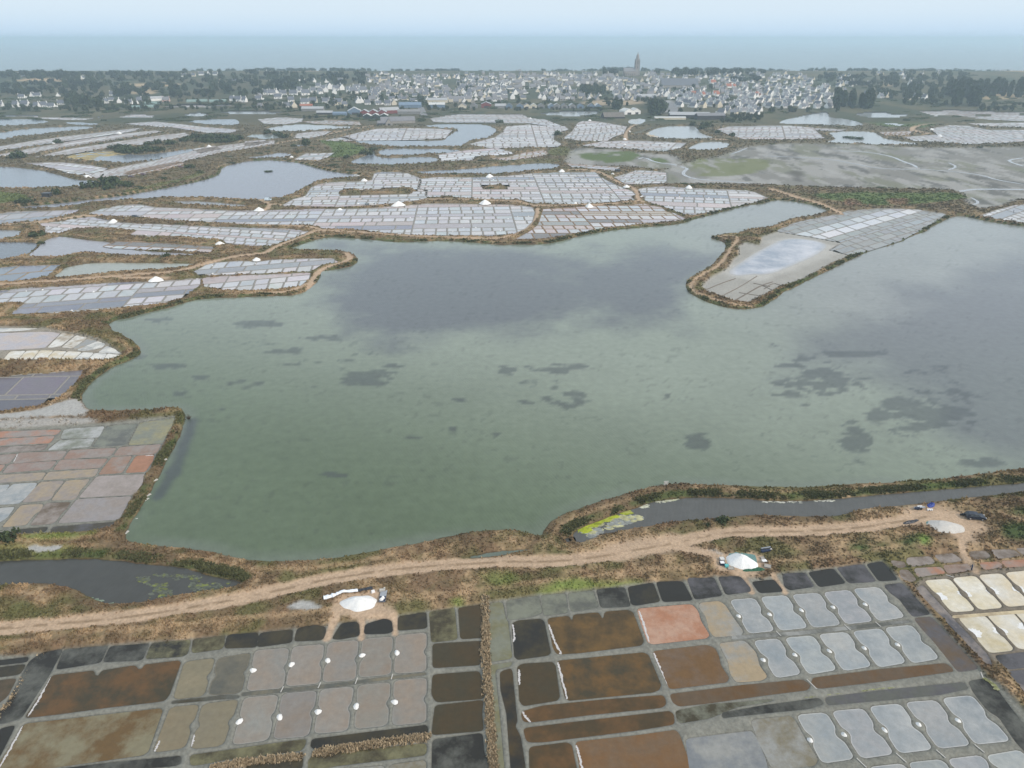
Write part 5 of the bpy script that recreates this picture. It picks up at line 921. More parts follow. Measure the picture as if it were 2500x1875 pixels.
for p, sc, fi in PILES:
    cnt[fi] = cnt.get(fi, 0)+1
    o = bpy.data.objects.new('salt_pile', pm[rp.randrange(3)]); link(o); o.location = (p[0], p[1], 0.16); o.scale = (sc*1.15, sc*1.15, sc); o.rotation_euler[2] = rp.random()*6
    tag(o, '%s tiny salt pile from left in the ' % ORD(cnt[fi])+' '.join(FIELDS[fi][5].split()[:8]), 'salt pile', 'tiny salt piles in the '+' '.join(FIELDS[fi][5].split()[:7]))

# ---- cars
M_TYRE = flat_mat('tyre_rubber', (0.02,0.02,0.02), 0.9); M_GLASS = flat_mat('dark_glass', (0.03,0.035,0.04), 0.08, 0.6, 0.02); M_CHROME = flat_mat('wheel_metal', (0.5,0.5,0.52), 0.35, 0.5, 0.05, 3, 0.6); M_LAMP = flat_mat('lamp_glass', (0.8,0.8,0.8), 0.15)
PAINT = {}
def paint(c):
    if c not in PAINT: PAINT[c] = flat_mat('car_paint', c, 0.28, 0.5, 0.03)
    return PAINT[c]
def car(s, rz, c, label, van=False, group='parked cars', z=None, loc=None):
    if loc is None: x, y = gp(s); loc = (x, y, ground_z(x, y)+0.02)
    root = empty('parked_van' if van else 'parked_car', loc, rz); Lh, Wd, Ht = (2.35, 0.92, 1.9) if van else (2.2, 0.9, 1.58)
    prof = ([(-2.3,.35),(-2.35,.9),(-2.3,1.75),(-2.1,1.88),(.9,1.88),(1.2,1.78),(1.75,1.15),(2.3,.98),(2.38,.6),(2.3,.3)] if van else
            [(-2.15,.38),(-2.22,.75),(-2.15,.98),(-1.95,1.42),(-1.7,1.55),(-.6,1.6),(.35,1.5),(.95,1.02),(1.85,.88),(2.18,.7),(2.2,.4),(2.05,.28)])
    V = []; n = len(prof)
    for y_, k in ((-1, .0), (-1, 1.), (1, 1.), (1, .0)):
        for (px_, pz0) in prof:
            tw = 1.0 if pz0 < 1.0 else 1.0-0.22*(pz0-1.0)/0.6*(0.35 if van else 1.0)
            if k == 0: V.append((px_*0.985, y_*Wd*tw*0.94, 0.3+(pz0-0.3)*1.0)) 
            else: V.append((px_, y_*Wd*tw*0.86, pz0))
    V = []; F = []
    sec = [(-1.0, 0.965, 0.97), (-0.93, 1.0, 1.0), (0.93, 1.0, 1.0), (1.0, 0.965, 0.97)]
    for sy, kx, kz in sec:
        for (px_, pz0) in prof:
            tw = 1.0 if pz0 < 1.0 else 1.0-0.25*(pz0-1.0)/0.6*(0.35 if van else 1.0)
            V.append((px_*kx, sy*Wd*tw, 0.3+(pz0-0.3)*kz))
    for q in range(3):
        for k in range(n): F.append((q*n+k, q*n+(k+1) % n, (q+1)*n+(k+1) % n, (q+1)*n+k))
    F += [tuple(range(n-1,-1,-1)), tuple(range(3*n, 4*n))]
    body = mesh('body', V, F, paint(c), root)
    for sy in (-1, 1):
        tw = 0.86 if not van else 0.95
        wins = [(-1.55,-.75,.05),(-.68,.28,.0)] if not van else [(.55,1.25,0)]
        for (x0, x1, dx) in wins:
            zt, zb = (1.47, 1.06) if not van else (1.65, 1.15); y1, y0 = sy*(Wd*(1-0.25*(zt-1)/.6*(0.35 if van else 1))+.012), sy*(Wd*(1-0.25*(zb-1)/.6*(0.35 if van else 1))+.012)
            mesh('side_window', [(x0,y0,zb),(x1+(.35 if x1 > .2 and not van else (.3 if van else 0)),y0,zb),(x1,y1,zt),(x0+.1,y1,zt)], [(0,1,2,3)], M_GLASS, root)
    if not van:
        mesh('windscreen', [(.42,-.66,1.5),(.42,.66,1.5),(.95,.78,1.05),(.95,-.78,1.05)], [(3,2,1,0)], M_GLASS, root)
        mesh('rear_window', [(-1.98,-.66,1.4),(-1.98,.66,1.4),(-2.19,.74,1.02),(-2.19,-.74,1.02)], [(0,1,2,3)], M_GLASS, root)
    else: mesh('windscreen', [(1.24,-.8,1.76),(1.24,.8,1.76),(1.77,.84,1.18),(1.77,-.84,1.18)], [(3,2,1,0)], M_GLASS, root)
    for sx in (-1.35, 1.35):
        for sy in (-1, 1):
            wh = MB().cyl((sx, sy*(Wd-.2), .34), (sx, sy*(Wd+.02), .34), .34, .34, 14).build('wheel', M_TYRE, root)
            MB().cyl((sx, sy*(Wd+.015), .34), (sx, sy*(Wd+.03), .34), .2, .2, 10).build('rim', M_CHROME, wh)
    for sy in (-.62, .62): MB().box(2.16 if not van else 2.3, sy, .72 if not van else .85, .12, .3, .16).build('headlight', M_LAMP, root)
    if van and abs(z or 0) == 0: pass
    return tag(root, label, 'van' if van else 'car', group)
car('C3 1795,572', -0.16, (0.015,0.02,0.035), 'dark blue car parked at the end of the dirt track', group='vehicles in the marsh')
car('B1 120,310', 0.1, (0.55,0.66,0.75), 'pale blue van parked at the track fork by the blue grey pond', True, 'vehicles in the marsh')
car('B1 965,350', 0.15, (0.16,0.18,0.2), 'grey van on the track, left one of the pair', True, 'vehicles in the marsh')
car('B1 1003,352', 0.1, (0.6,0.6,0.6), 'white van on the track, right one of the pair', True, 'vehicles in the marsh')
car('B1 868,108', 0.2, (0.65,0.66,0.66), 'white car on the tip of the dike beside the tall salt heap', False, 'vehicles in the marsh')
car('B2 1097,245', 0.05, (0.68,0.69,0.7), 'white van standing above the track junction', True, 'vehicles in the marsh')
car('B0 1143,242', 0.0, (0.05,0.06,0.08), 'dark car on the long dike beside a small salt heap', False, 'vehicles in the marsh')
for k, (p, lab) in enumerate((('A0 995,1378', 'dark car on the far dike, first of three from left'), ('A0 1110,1358', 'dark car on the far dike, second of three from left'), ('A0 1212,1338', 'dark car on the far dike, third of three from left'), ('A0 1525,1275', 'dark car alone near the green bank'))): car(p, 0.3, (0.05+0.03*k,0.05,0.07), lab, False, 'vehicles in the marsh')

# ---- gear beside the near heaps
M_TARPW = flat_mat('white_tarpaulin', (0.72,0.75,0.80), 0.5, 0.4, 0.08, 3); M_TARPG = flat_mat('green_net', (0.03,0.10,0.06), 0.8, 0.2, 0.25, 4); M_TARPT = flat_mat('teal_net', (0.12,0.22,0.21), 0.8, 0.2, 0.2, 3); M_TARPK = flat_mat('black_sheeting', (0.02,0.022,0.03), 0.35, 0.5, 0.2, 4); M_BLUE = flat_mat('blue_tarpaulin', (0.03,0.06,0.28), 0.5, 0.4, 0.15, 3)
M_WOOD = flat_mat('weathered_wood', (0.33,0.31,0.28), 0.9, 0.1, 0.2, 6); M_GREYM = flat_mat('galvanised_metal', (0.35,0.37,0.4), 0.45, 0.5, 0.1, 3, 0.4); M_PLW = flat_mat('white_plastic', (0.72,0.72,0.72), 0.5); M_NAVY = flat_mat('navy_metal', (0.02,0.03,0.06), 0.5); M_TEAL = flat_mat('teal_plastic', (0.12,0.45,0.45), 0.5); M_CONC = flat_mat('pale_concrete', (0.45,0.44,0.41), 0.9, 0.1, 0.12, 4)
def place(o, s, rz=0.0, dz=0.0):
    x, y = gp(s); o.location = (x, y, ground_z(x, y)+dz); o.rotation_euler[2] = rz; return o
def crumple(name, s, mat, h, seed, nx=22, label='', cat='tarpaulin', group=None, base=0.05):
    """a sheet of cloth lying in folds inside a traced outline"""
    P = chaikin(ccw(gpts(s)), 1); ce = P.mean(0); r = np.random.default_rng(seed); n = len(P); V = []; F = []; rings = 5
    for j in range(rings+1):
        t = j/rings
        for k in range(n):
            p = P[k]*(1-t)+ce*t; V.append((p[0], p[1], ground_z(p[0], p[1])+(base if j else 0.01)+h*(r.random()*0.8+0.2)*min(1, j*0.7)))
    for j in range(rings):
        for k in range(n): F.append((j*n+k, j*n+(k+1) % n, (j+1)*n+(k+1) % n, (j+1)*n+k))
    o = mesh(name, V, F, mat); return tag(o, label, cat, group)
def roll(s, r, label):
    A = chaikin(gpts(s), 2, False); V = []; F = []; n = 10; rg = random.Random(3)
    root = empty('tarpaulin_roll', (0,0,0)); 
    for part, a, b, mt in (('white_length', 0, int(len(A)*.68), M_TARPW), ('black_length', int(len(A)*.68)-1, len(A), M_TARPK)):
        V = []; F = []; B = A[a:b]
        for i, p in enumerate(B):
            q = B[min(i+1, len(B)-1)]-B[max(i-1, 0)]; q = q/np.linalg.norm(q); nn = np.array((-q[1], q[0])); rr = r*rg.uniform(.75, 1.25)*(1.5 if (a == 0 and i < len(B)*.4) else 1)
            z0 = ground_z(*p)
            for k in range(n): an = 2*math.pi*k/n; V.append((p[0]+nn[0]*rr*1.4*math.cos(an), p[1]+nn[1]*rr*1.4*math.cos(an), z0+rr*.7+rr*.75*math.sin(an)))
        for i in range(len(B)-1):
            for k in range(n): F.append((i*n+k, i*n+(k+1) % n, (i+1)*n+(k+1) % n, (i+1)*n+k))
        F += [tuple(range(n)), tuple(range(len(V)-n, len(V)))]
        mesh(part, V, F, mt, root)
    return tag(root, label, 'tarpaulin')
roll('C1 592,1002 650,990 700,970 750,955 850,945 900,935 960,922 1005,915', 0.26, 'rolled tarpaulin, white then black, along the bank behind the oval salt heap')
# a flat cart bed with drums beside the oval heap
x, y = gp('C1 1090,962'); r = empty('loading_platform', (x, y, ground_z(x, y)), 0.02); tag(r, 'narrow loading platform with blue bags right of the oval salt heap', 'platform')
MB().box(0, 0, .32, 1.35, 3.4, .12).build('deck', M_GREYM, r); MB().box(0, -.9, .42, 1.3, 1.5, .1).build('blue_sheet', M_NAVY, r)
for yy in (-1.4, 1.4):
    for xx in (-.55, .55): MB().box(xx, yy, .13, .1, .1, .28).build('leg', M_GREYM, r)
for k, (xx, yy) in enumerate(((.1,-.65),(-.15,-1.2))):
    b = heap_mesh('salt_bag', .42, .36, .4, 300+k, .4); b.location = (x+xx, y+yy, ground_z(x, y)+.47); tag(b, ('round' if k == 0 else 'flattened')+' white bag lying on the blue end of the loading platform', 'bag')
o = MB().box(0, 0, .3, 1.2, .5, .6).box(.45, .1, .7, .35, .3, .25).build('tool_chest', M_CONC); place(o, 'C1 1085,912', 0.2); tag(o, 'pale tool chest at the far end of the loading platform', 'chest')
o = MB().box(0, 0, .25, .8, .5, .5, .3, .8).build('white_sack', M_PLW); place(o, 'C1 1006,920', 0.2); tag(o, 'white sack at the end of the rolled tarpaulin', 'sack')
# nets, crates and barrow round the second heap
crumple('ground_net', 'C2 1850,905 1875,880 2060,890 2090,900 2105,995 2010,1020 1960,1010 1960,985 1930,970 1880,965', M_TARPT, 0.03, 4, label='teal ground net spread under the white salt heap', cat='net', base=0.03)
crumple('green_net', 'C2 1978,1018 2040,1010 2100,1000 2140,1003 2168,1020 2160,1033 2080,1035 1985,1038', M_TARPG, 0.22, 5, label='dark green net bunched at the foot of the salt heap', cat='net')
def crate(s, rz, sx, sy, h, mat, label, lid=None, name='crate'):
    r = empty(name); place(r, s, rz); MB().box(0, 0, h/2, sx, sy, h).build('box', mat, r)
    e = MB()
    for a in (-1, 1): e.box(a*sx/2, 0, h+.03, .06, sy+.06, .08); e.box(0, a*sy/2, h+.03, sx-.06, .06, .08)
    e.build('rim', mat, r); MB().box(0, 0, h+.012, sx-.1, sy-.1, .02).build('filling', lid or M_SALTY, r); return tag(r, label, 'crate', 'crates round the salt heaps')
M_SALTY = flat_mat('dirty_salt', (0.55,0.55,0.54), 0.9, 0.1, 0.15, 5)
crate('C2 1806,925', 0.1, 1.0, 1.0, .5, M_CONC, 'square grey crate left of the white salt heap, far one of two'); crate('C2 1807,960', 0.05, 1.05, 1.0, .55, M_NAVY, 'square crate of white salt left of the heap, near one of two', M_PLW)
crate('C2 1845,981', 0.0, .75, .7, .45, M_TEAL, 'small teal bucket crate in front of the white salt heap', M_TEAL); crate('C2 1881,997', 0.05, 1.3, .8, .2, M_WOOD, 'flat grey pallet in front of the white salt heap', M_WOOD, 'pallet'); crate('C2 2149,914', 0.05, .8, .9, .2, M_WOOD, 'small grey pallet right of the white salt heap', M_WOOD, 'pallet'); crate('C2 2190,981', -0.35, 1.35, 1.1, .25, M_WOOD, 'slatted grey pallet right of the white salt heap, nearest the pans', M_WOOD, 'pallet')
def barrow(s, rz, label, tray=M_PLW):
    r = empty('wheelbarrow'); place(r, s, rz); V = [(-.55,-.35,.65),(.55,-.4,.6),(.55,.4,.6),(-.55,.35,.65),(-.3,-.2,.3),(.35,-.22,.28),(.35,.22,.28),(-.3,.2,.3)]
    mesh('tray', V, [(4,5,6,7),(0,1,5,4),(1,2,6,5),(2,3,7,6),(3,0,4,7),(0,3,2,1)], tray, r)
    MB().cyl((.75,-.05,.22),(.75,.05,.22),.22,.22,14).build('wheel', M_TYRE, r)
    for a in (-1, 1): MB().cyl((.75,a*.1,.22),(-1.1,a*.32,.6),.025,.025,6).build('handle', M_WOOD, r); MB().cyl((-.35,a*.25,.4),(-.45,a*.28,0),.025,.025,6).build('leg', M_GREYM, r)
    return tag(r, label, 'wheelbarrow', 'wheelbarrows')
barrow('C2 2160,946', 0.2, 'upturned white wheelbarrow right of the white salt heap')
r = empty('salt_conveyor'); place(r, 'C2 2172,852', 0.25); tag(r, 'folded dark conveyor with one pale wheel behind the white salt heap', 'conveyor')
MB().box(-.2,-.3,.55,2.2,.6,.35).build('belt_frame', M_NAVY, r); MB().box(.2,.35,.75,2.4,.22,.2).build('arm', M_GREYM, r); MB().box(-.5,.3,.45,.9,.5,.7).build('motor_box', M_TARPK, r)
w_ = MB().cyl((1.3,-.06,.42),(1.3,.06,.42),.42,.42,16).build('wheel', M_TYRE, r); MB().cyl((1.3,-.075,.42),(1.3,.075,.42),.3,.3,12).build('rim', M_PLW, w_)
MB().cyl((-.6,-.3,.35),(-.6,.3,.35),.35,.35,14).build('wheel', M_TYRE, r)
# gear at the car park
r = empty('salt_conveyor'); place(r, 'C3 1325,495', 0.1); tag(r, 'grey conveyor frame lying beside the blue sheet near the channel', 'conveyor')
MB().box(0,0,.5,2.8,.5,.25).build('belt_frame', M_GREYM, r); MB().box(.6,.5,.35,1.2,.8,.12).build('shield', M_PLW, r); MB().box(-.8,-.3,.6,1.2,.3,.5).build('motor_box', M_NAVY, r)
for sx in (-.5, .3): MB().cyl((sx,-.4,.3),(sx,.4,.3),.3,.3,12).build('wheel', M_TYRE, r)
crumple('blue_sheet', 'C3 1385,475 1410,465 1445,468 1455,485 1435,500 1395,500', M_BLUE, 0.7, 7, label='blue tarpaulin bundle beside the grey conveyor frame', group=None)
for k, (px_, nm) in enumerate(((1400,'left'),(1416,'middle'),(1432,'right'))):
    b = MB().cyl((0,0,0),(0,0,.45),.2,.24,12).build('bucket', M_PLW); place(b, 'C3 %d,507' % px_); tag(b, 'white bucket in front of the blue bundle, %s one of three' % nm, 'bucket', 'white buckets')
crumple('black_sheet', 'C3 1180,628 1210,612 1260,600 1330,596 1310,612 1270,630 1200,640', M_TARPK, 0.35, 8, label='black plastic sheet heaped on the grass verge left of the beige salt heap')
crumple('grey_net', 'C3 1370,620 1415,605 1460,650 1520,690 1470,685 1410,660', M_TARPT, 0.12, 9, label='grey green net along the left foot of the beige salt heap', cat='net')
o = MB().box(0,0,.35,.6,.5,.5).cyl((-.6,0,.3),(-.6,.12,.3),.3,.3,12).build('hand_trailer', M_TARPK); place(o, 'C3 1700,548', 0); tag(o, 'small dark hand trailer behind the dark blue car', 'trailer')
# boards laid over the feeder ditches
for k, (s, rz, ln, lab) in enumerate((('E3 720,478', 1.95, 1.5, 'white board over the feeder ditch, right one of the top pair'), ('E3 140,530', 1.95, 1.3, 'board over the feeder ditch at the left end of the top rows'), ('E3 980,452', 1.95, 1.3, 'board over the feeder ditch near its right end'), ('E3 420,955', 2.0, 2.4, 'long white board across the amber strip'), ('E1 865,930', 1.45, 1.3, 'board over the ditch between the left rows, middle one'), ('E1 552,968', 1.45, 1.2, 'board over the ditch between the left rows, second one'), ('E1 238,1002', 1.45, 1.2, 'board over the ditch between the left rows, first one'), ('E1 1165,895', 1.5, 1.2, 'board over the ditch between the left rows, last one'), ('E3 1175,1578', 2.05, 1.8, 'board over the bottom ditch, second from left'), ('E3 840,1620', 2.05, 1.8, 'board over the bottom ditch, first from left'), ('E3 1510,1545', 2.05, 1.6, 'board over the bottom ditch, third from left'), ('E3 1835,1500', 2.05, 1.6, 'board over the bottom ditch, fourth from left'), ('E3 1855,878', 1.3, 1.3, 'white post board at the corner of the yellow weed ditch'), ('E3 1585,42', -.6, 1.5, 'grey board at the corner of the cream pans'))):
    o = MB().box(0, 0, .03, ln, .16, .05).box(-ln*.48, 0, .07, .08, .18, .06).box(ln*.48, 0, .07, .08, .18, .06).build('plank', M_CONC); x, y = gp(s); o.location = (x, y, max(ground_z(x, y), .05)+.10); o.rotation_euler[2] = rz; tag(o, lab, 'board', 'boards over the ditches')
o = MB().box(0,0,.5,.9,.12,1.0).box(-.5,0,.6,.1,.2,1.3).box(.5,0,.6,.1,.2,1.3).box(0,0,1.2,1.2,.14,.12).build('sluice_gate', M_CONC); place(o, 'C2 1332,296', .1); tag(o, 'small sluice gate on the lagoon bank above the channel', 'sluice gate')
for k, (s, a) in enumerate((('C0 1312,945', .9), ('C0 1240,1105', 1.2), ('C0 1390,772', .6), ('C0 1255,1070', 1.0), ('C0 1142,1268', .2), ('C0 1070,1385', 1.3))):
    o = MB().box(0,0,.12,1.3,.35,.22).box(.3,.1,.25,.5,.25,.15).build('stone_slab', M_CONC); place(o, s, a, -.05); tag(o, 'white slab on the grassy dike edge, %s from the dike corner' % ORD(k+1), 'slab', 'pale slabs along the left dike')
# ---- the two people raking at the right edge
def person(s, rz, label, c):
    x, y = gp(s); me = bpy.data.meshes.new('person')
    J = [(0,0,.95),(0,.02,1.2),(0,.05,1.45),(0,.07,1.55),(0,.1,1.68),(.1,0,.9),(.13,.06,.5),(.12,-.04,.06),(.12,.1,.03),(-.1,0,.9),(-.14,-.08,.5),(-.13,-.16,.06),(-.13,-.02,.03),(.2,.06,1.4),(.26,.18,1.12),(.14,.42,1.05),(-.2,.06,1.4),(-.26,.2,1.12),(-.06,.46,1.0)]
    E = [(0,1),(1,2),(2,3),(3,4),(0,5),(5,6),(6,7),(7,8),(0,9),(9,10),(10,11),(11,12),(2,13),(13,14),(14,15),(2,16),(16,17),(17,18)]
    R = [.15,.15,.16,.06,.11,.1,.075,.05,.045,.1,.075,.05,.045,.065,.05,.04,.065,.05,.04]
    me.from_pydata(J, E, []); o = bpy.data.objects.new('person', me); link(o); sm = o.modifiers.new('skin', 'SKIN')
    for k, r_ in enumerate(R): me.skin_vertices[0].data[k].radius = (r_, r_)
    me.skin_vertices[0].data[0].use_root = True
    o.modifiers.new('sub', 'SUBSURF').levels = 1; me.materials.append(flat_mat('dark_work_clothes', c, .9)); o.location = (x, y, max(ground_z(x, y), .06)); o.rotation_euler[2] = rz
    tag(o, label, 'person', 'people working in the pans'); return o
person('B3 2122,345', .5, 'person in dark clothes walking on a levee at the right edge', (.05,.05,.07)); person('B3 2106,412', 2.0, 'person in dark clothes bending beside the white pans at the right edge', (.06,.05,.05)); person('C3 1765,1012', 1.0, 'person in dark blue on the path beside the brown pools', (.02,.04,.09))
# ------------------------------------------------------------------ trees and bushes
M_LEAF = attr_mat('leaves', 0.9, 0.15, (0.75, 1.25), 0.5); M_BARK = flat_mat('bark', (0.09,0.07,0.05), 1.0, 0.1)
def crown_data(kind, seed):
    """many small leaf faces spread through clumps"""
    r = np.random.default_rng(seed); V = []; F = []; Cc = []
    clumps = []
    if kind == 'round':
        for _ in range(11): d = r.normal(size=3); d /= np.linalg.norm(d); q = r.random()**.4*.62; clumps.append((d[0]*q, d[1]*q, .58+d[2]*q*.62, r.uniform(.24, .38)))
    elif kind == 'pine':
        for _ in range(12): a = r.random()*6.28; q = r.random()**.5*.75; clumps.append((q*math.cos(a), q*math.sin(a), .62+r.uniform(-.16,.22)*(1-q*.5), r.uniform(.24, .36)))
    elif kind == 'poplar':
        for k in range(12): z = .18+k*.068; clumps.append((r.uniform(-.06,.06), r.uniform(-.06,.06), z, .17*math.sin(math.pi*min(1,(z+.12)/1.15))**.7+.04))
    elif kind == 'bush':
        for _ in range(10): a = r.random()*6.28; q = r.random()**.5*.72; clumps.append((q*math.cos(a), q*math.sin(a), .3*(1-q*.5)+r.uniform(-.1,.15), r.uniform(.3, .42)))
    per = 20 if kind != 'poplar' else 16
    base = np.array({'round': (.040,.054,.027), 'pine': (.021,.032,.022), 'poplar': (.036,.053,.028), 'bush': (.048,.064,.029)}[kind])
    for (cx, cy, cz, cr) in clumps:
        tone = r.uniform(.7, 1.35)
        for _ in range(per):
            d = r.normal(size=3); d /= np.linalg.norm(d); p = np.array((cx, cy, cz))+d*cr*r.uniform(.6, 1.1); s = r.uniform(.07, .14)*(1 if kind != 'poplar' else .75)
            nrm = d+r.normal(size=3)*.5; nrm /= np.linalg.norm(nrm); u = np.cross(nrm, r.normal(size=3)); u /= np.linalg.norm(u); w = np.cross(nrm, u); b = len(V)
            V += [p-u*s-w*s*.7, p+u*s-w*s*.8, p+u*s*.8+w*s, p-u*s*.7+w*s*.8]; F.append((b, b+1, b+2, b+3)); Cc += [base*tone*r.uniform(.8, 1.2)]*4
    return np.array(V), np.array(F), np.array(Cc)
CROWN = {k: [] for k in ('round', 'pine', 'poplar', 'bush')}; TRUNK = {}
for kind in CROWN:
    for q in range(4 if kind != 'poplar' else 3):
        V_, F_, C_ = crown_data(kind, 500+q*7+len(kind)); V_[:,2] = np.maximum(V_[:,2], .02)
        o = mesh('crown', V_, F_, M_LEAF, cols=C_); COL.objects.unlink(o); CROWN[kind].append((o.data, V_, F_, C_))
    b = MB()
    if kind != 'bush':
        b.cyl((0,0,-.05),(0.01,0,.62),.045,.02,7)
        for a in range(4): b.cyl((0,0,.3+.06*a),(.28*math.cos(a*1.7),.28*math.sin(a*1.7),.58+.05*a),.022,.008,5)
    else:
        for a in range(5): b.cyl((0,0,-.02),(.4*math.cos(a*1.3),.4*math.sin(a*1.3),.35),.03,.01,5)
    o = b.build('trunk', M_BARK); COL.objects.unlink(o); TRUNK[kind] = o.data
def plant(kind, x, y, z, h, w, label=None, group=None, rg=random, name=None):
    r = empty(name or {'round':'broadleaf_tree','pine':'pine_tree','poplar':'poplar_tree','bush':'bush'}[kind], (x, y, z), rg.random()*6.28)
    for nm, d in (('crown', CROWN[kind][rg.randrange(len(CROWN[kind]))][0]), ('trunk' if kind != 'bush' else 'stems', TRUNK[kind])):
        o = bpy.data.objects.new(nm, d); link(o, r); o.scale = (w, w, h)
    return tag(r, label, 'bush' if kind == 'bush' else 'tree', group)
rg = random.Random(21)
# single bushes of the marsh: spot, radius, height
for s, rad, h, lab in (('C2 1805,600', 1.9, 1.9, 'dark round bush on the bank between track and dark channel'), ('C0 60,1450', 3.0, 3.2, 'large green bush at the left edge beside the small grassy corner'), ('C2 1690,630', 1.0, .9, 'small green bush left of the dark round bush'), ('B0 300,395', 6.0, 3.2, 'broad green bush beside the rounded grey pool'), ('B0 350,465', 2.5, 2.0, 'small green bush at the weedy pool'), ('B0 1405,575', 2.6, 2.2, 'dark bush on the bank above the olive pool'),
   ('A0 145,1195', 11, 8, 'dark round bush near the left edge beside a salt heap'), ('A0 760,1445', 8.5, 6.5, 'dark bush on the pond bank, left of the pair'), ('A0 930,1425', 10, 9, 'tall dark bush on the pond bank, right of the pair'), ('A0 905,1460', 6, 4, 'low green bush in front of the tall dark bush'), ('A0 1070,1435', 6.5, 5, 'green bush right of the tall dark bush'), ('A0 490,1505', 4.5, 6, 'green bush beside the dark hut'), ('A0 220,1570', 7, 4, 'green hedge bush on the bank near the left edge'), ('A0 1385,1375', 2.5, 2.5, 'small dark bush on the green bank'), ('A0 1595,1278', 5, 4, 'dark bush beside the bend of the green bank'), ('A0 490,1072', 5, 6, 'lone tree like bush on the upper slanting strip'),
   ('A1 340,1100', 4, 4, 'dark bush in a small far pool'), ('A1 435,1090', 5, 10, 'upright dark bush beside the straight track'), ('A1 955,1165', 8, 7, 'bush on the bank of the branching pond'), ('A1 2070,900', 7, 6, 'dark bush at the end of the hook shaped pond'), ('A1 1000,1130', 5, 4, 'small bush behind the branching pond'), ('A1 780,1195', 4, 4, 'bush on the green meadow bank'), ('A1 250,1025', 8, 6, 'bush row end beside the long far pool'), ('A1 200,1000', 7, 5, 'bush in the row above the long far pool'), ('A1 120,985', 7, 5, 'second bush in the row above the long far pool'),
   ('A2 415,1000', 7, 6, 'dark bush between two winding dikes'), ('A2 1680,930', 9, 8, 'dark bush on the dike right of the triangular pond'), ('A2 1640,950', 7, 7, 'bush next to the long dark shed'), ('A2 1770,985', 5, 5, 'small bush along the dike, first below the shed'), ('A2 1890,1010', 5, 5, 'small bush along the dike, second below the shed'), ('A2 1560,920', 5, 7, 'upright bush in front of the long dark shed'), ('A3 1220,880', 6, 4, 'bush inside the green marsh'),
   ('A3 730,1025', 7, 2.5, 'left dark islet scrub in the pond by the mudflat'), ('A3 810,1035', 8, 3, 'right dark islet scrub in the pond by the mudflat'), ('A1 125,1312', 4.5, 1.5, 'tiny scrub islet in the blue grey pond')):
    x, y = gp(s); plant('bush', x, y, max(ground_z(x, y), 0)-.1, h/0.85, rad, lab, None, rg)
# the dead brown shrub standing in the lagoon corner
x, y = gp('C0 1592,425'); b = MB(); r9 = random.Random(4)
for k in range(46):
    a = r9.random()*6.28; q = r9.uniform(.3, 1.1); b.cyl((r9.uniform(-.2,.2), r9.uniform(-.2,.2), -.3), (q*math.cos(a), q*math.sin(a), r9.uniform(.5, 1.5)), .05, .02, 4)
o = b.build('dead_shrub', M_BARK); o.location = (x, y, 0); tag(o, 'dead brown shrub standing in the lagoon at the dike corner', 'shrub')
# the thicket left of centre
TH = [(p, 'thicket behind the ochre pond') for p in ((985,1120),(1040,1110),(1100,1130),(1010,1140),(1160,1150),(1080,1150),(1230,1120),(1290,1140),(1250,1085),(1340,1075),(1430,1080),(1560,1055),(1610,1030),(1650,1025),(1700,1020),(1740,1030),(1790,1020),(1840,1030),(1880,1020),(1930,1030),(1680,1055),(1760,1060),(1840,1065),(1920,1060),(1960,1050),(2000,1040),(1350,1130),(1200,1140))]
for k, (p, ph) in enumerate(sorted(TH)):
    x, y = gp('A0 %d,%d' % p); rd_ = rg.uniform(6, 10)
    plant('bush', x, y, ground_z(x, y)-.1, rg.uniform(5, 8), rd_, 'dark green bush in the %s, %s from left' % (ph, ORD(k+1)), 'bushes of the thicket behind the ochre pond', rg)

# ------------------------------------------------------------------ the town
M_WALLW = flat_mat('white_render', (0.80,0.79,0.77), 0.9, 0.2, 0.06, 0.4); M_WALLC = flat_mat('cream_render', (0.62,0.56,0.45), 0.9, 0.2, 0.08, 0.4); M_WALLS = flat_mat('granite', (0.30,0.28,0.26), 0.95, 0.1, 0.2, 0.8); M_SLATE = flat_mat('slate', (0.115,0.125,0.15), 0.6, 0.4, 0.15, 0.7); M_SLATE2 = flat_mat('old_slate', (0.19,0.19,0.205), 0.8, 0.3, 0.15, 0.7); M_TILE = flat_mat('red_tile', (0.32,0.13,0.09), 0.9, 0.2, 0.15, 0.7)
M_TIN = flat_mat('grey_tin', (0.34,0.35,0.36), 0.5, 0.4, 0.12, 0.4); M_TINB = flat_mat('blue_tin', (0.15,0.21,0.29), 0.5, 0.4, 0.1, 0.4); M_RED = flat_mat('red_boards', (0.20,0.06,0.06), 0.8, 0.2, 0.15, 0.5); M_DKG = flat_mat('dark_green_boards', (0.035,0.055,0.05), 0.8, 0.2, 0.15, 0.5); M_DARKW = flat_mat('black_boards', (0.05,0.05,0.055), 0.8, 0.2, 0.15, 0.5); M_ASB = flat_mat('pale_sheet_roof', (0.52,0.53,0.52), 0.7, 0.2, 0.1, 0.4); M_PLANK = flat_mat('grey_boards', (0.22,0.22,0.22), 0.9, 0.1, 0.2, 0.8); M_PINK = flat_mat('pink_render', (0.58,0.40,0.36), 0.9, 0.2, 0.06, 0.4); M_THATCH = flat_mat('old_thatch', (0.16,0.145,0.13), 1.0, 0.05, 0.2, 0.8); M_GREENH = flat_mat('green_polythene', (0.19,0.27,0.25), 0.4, 0.4, 0.1, 0.5); M_DOOR = flat_mat('door_paint', (0.05,0.10,0.18), 0.6)
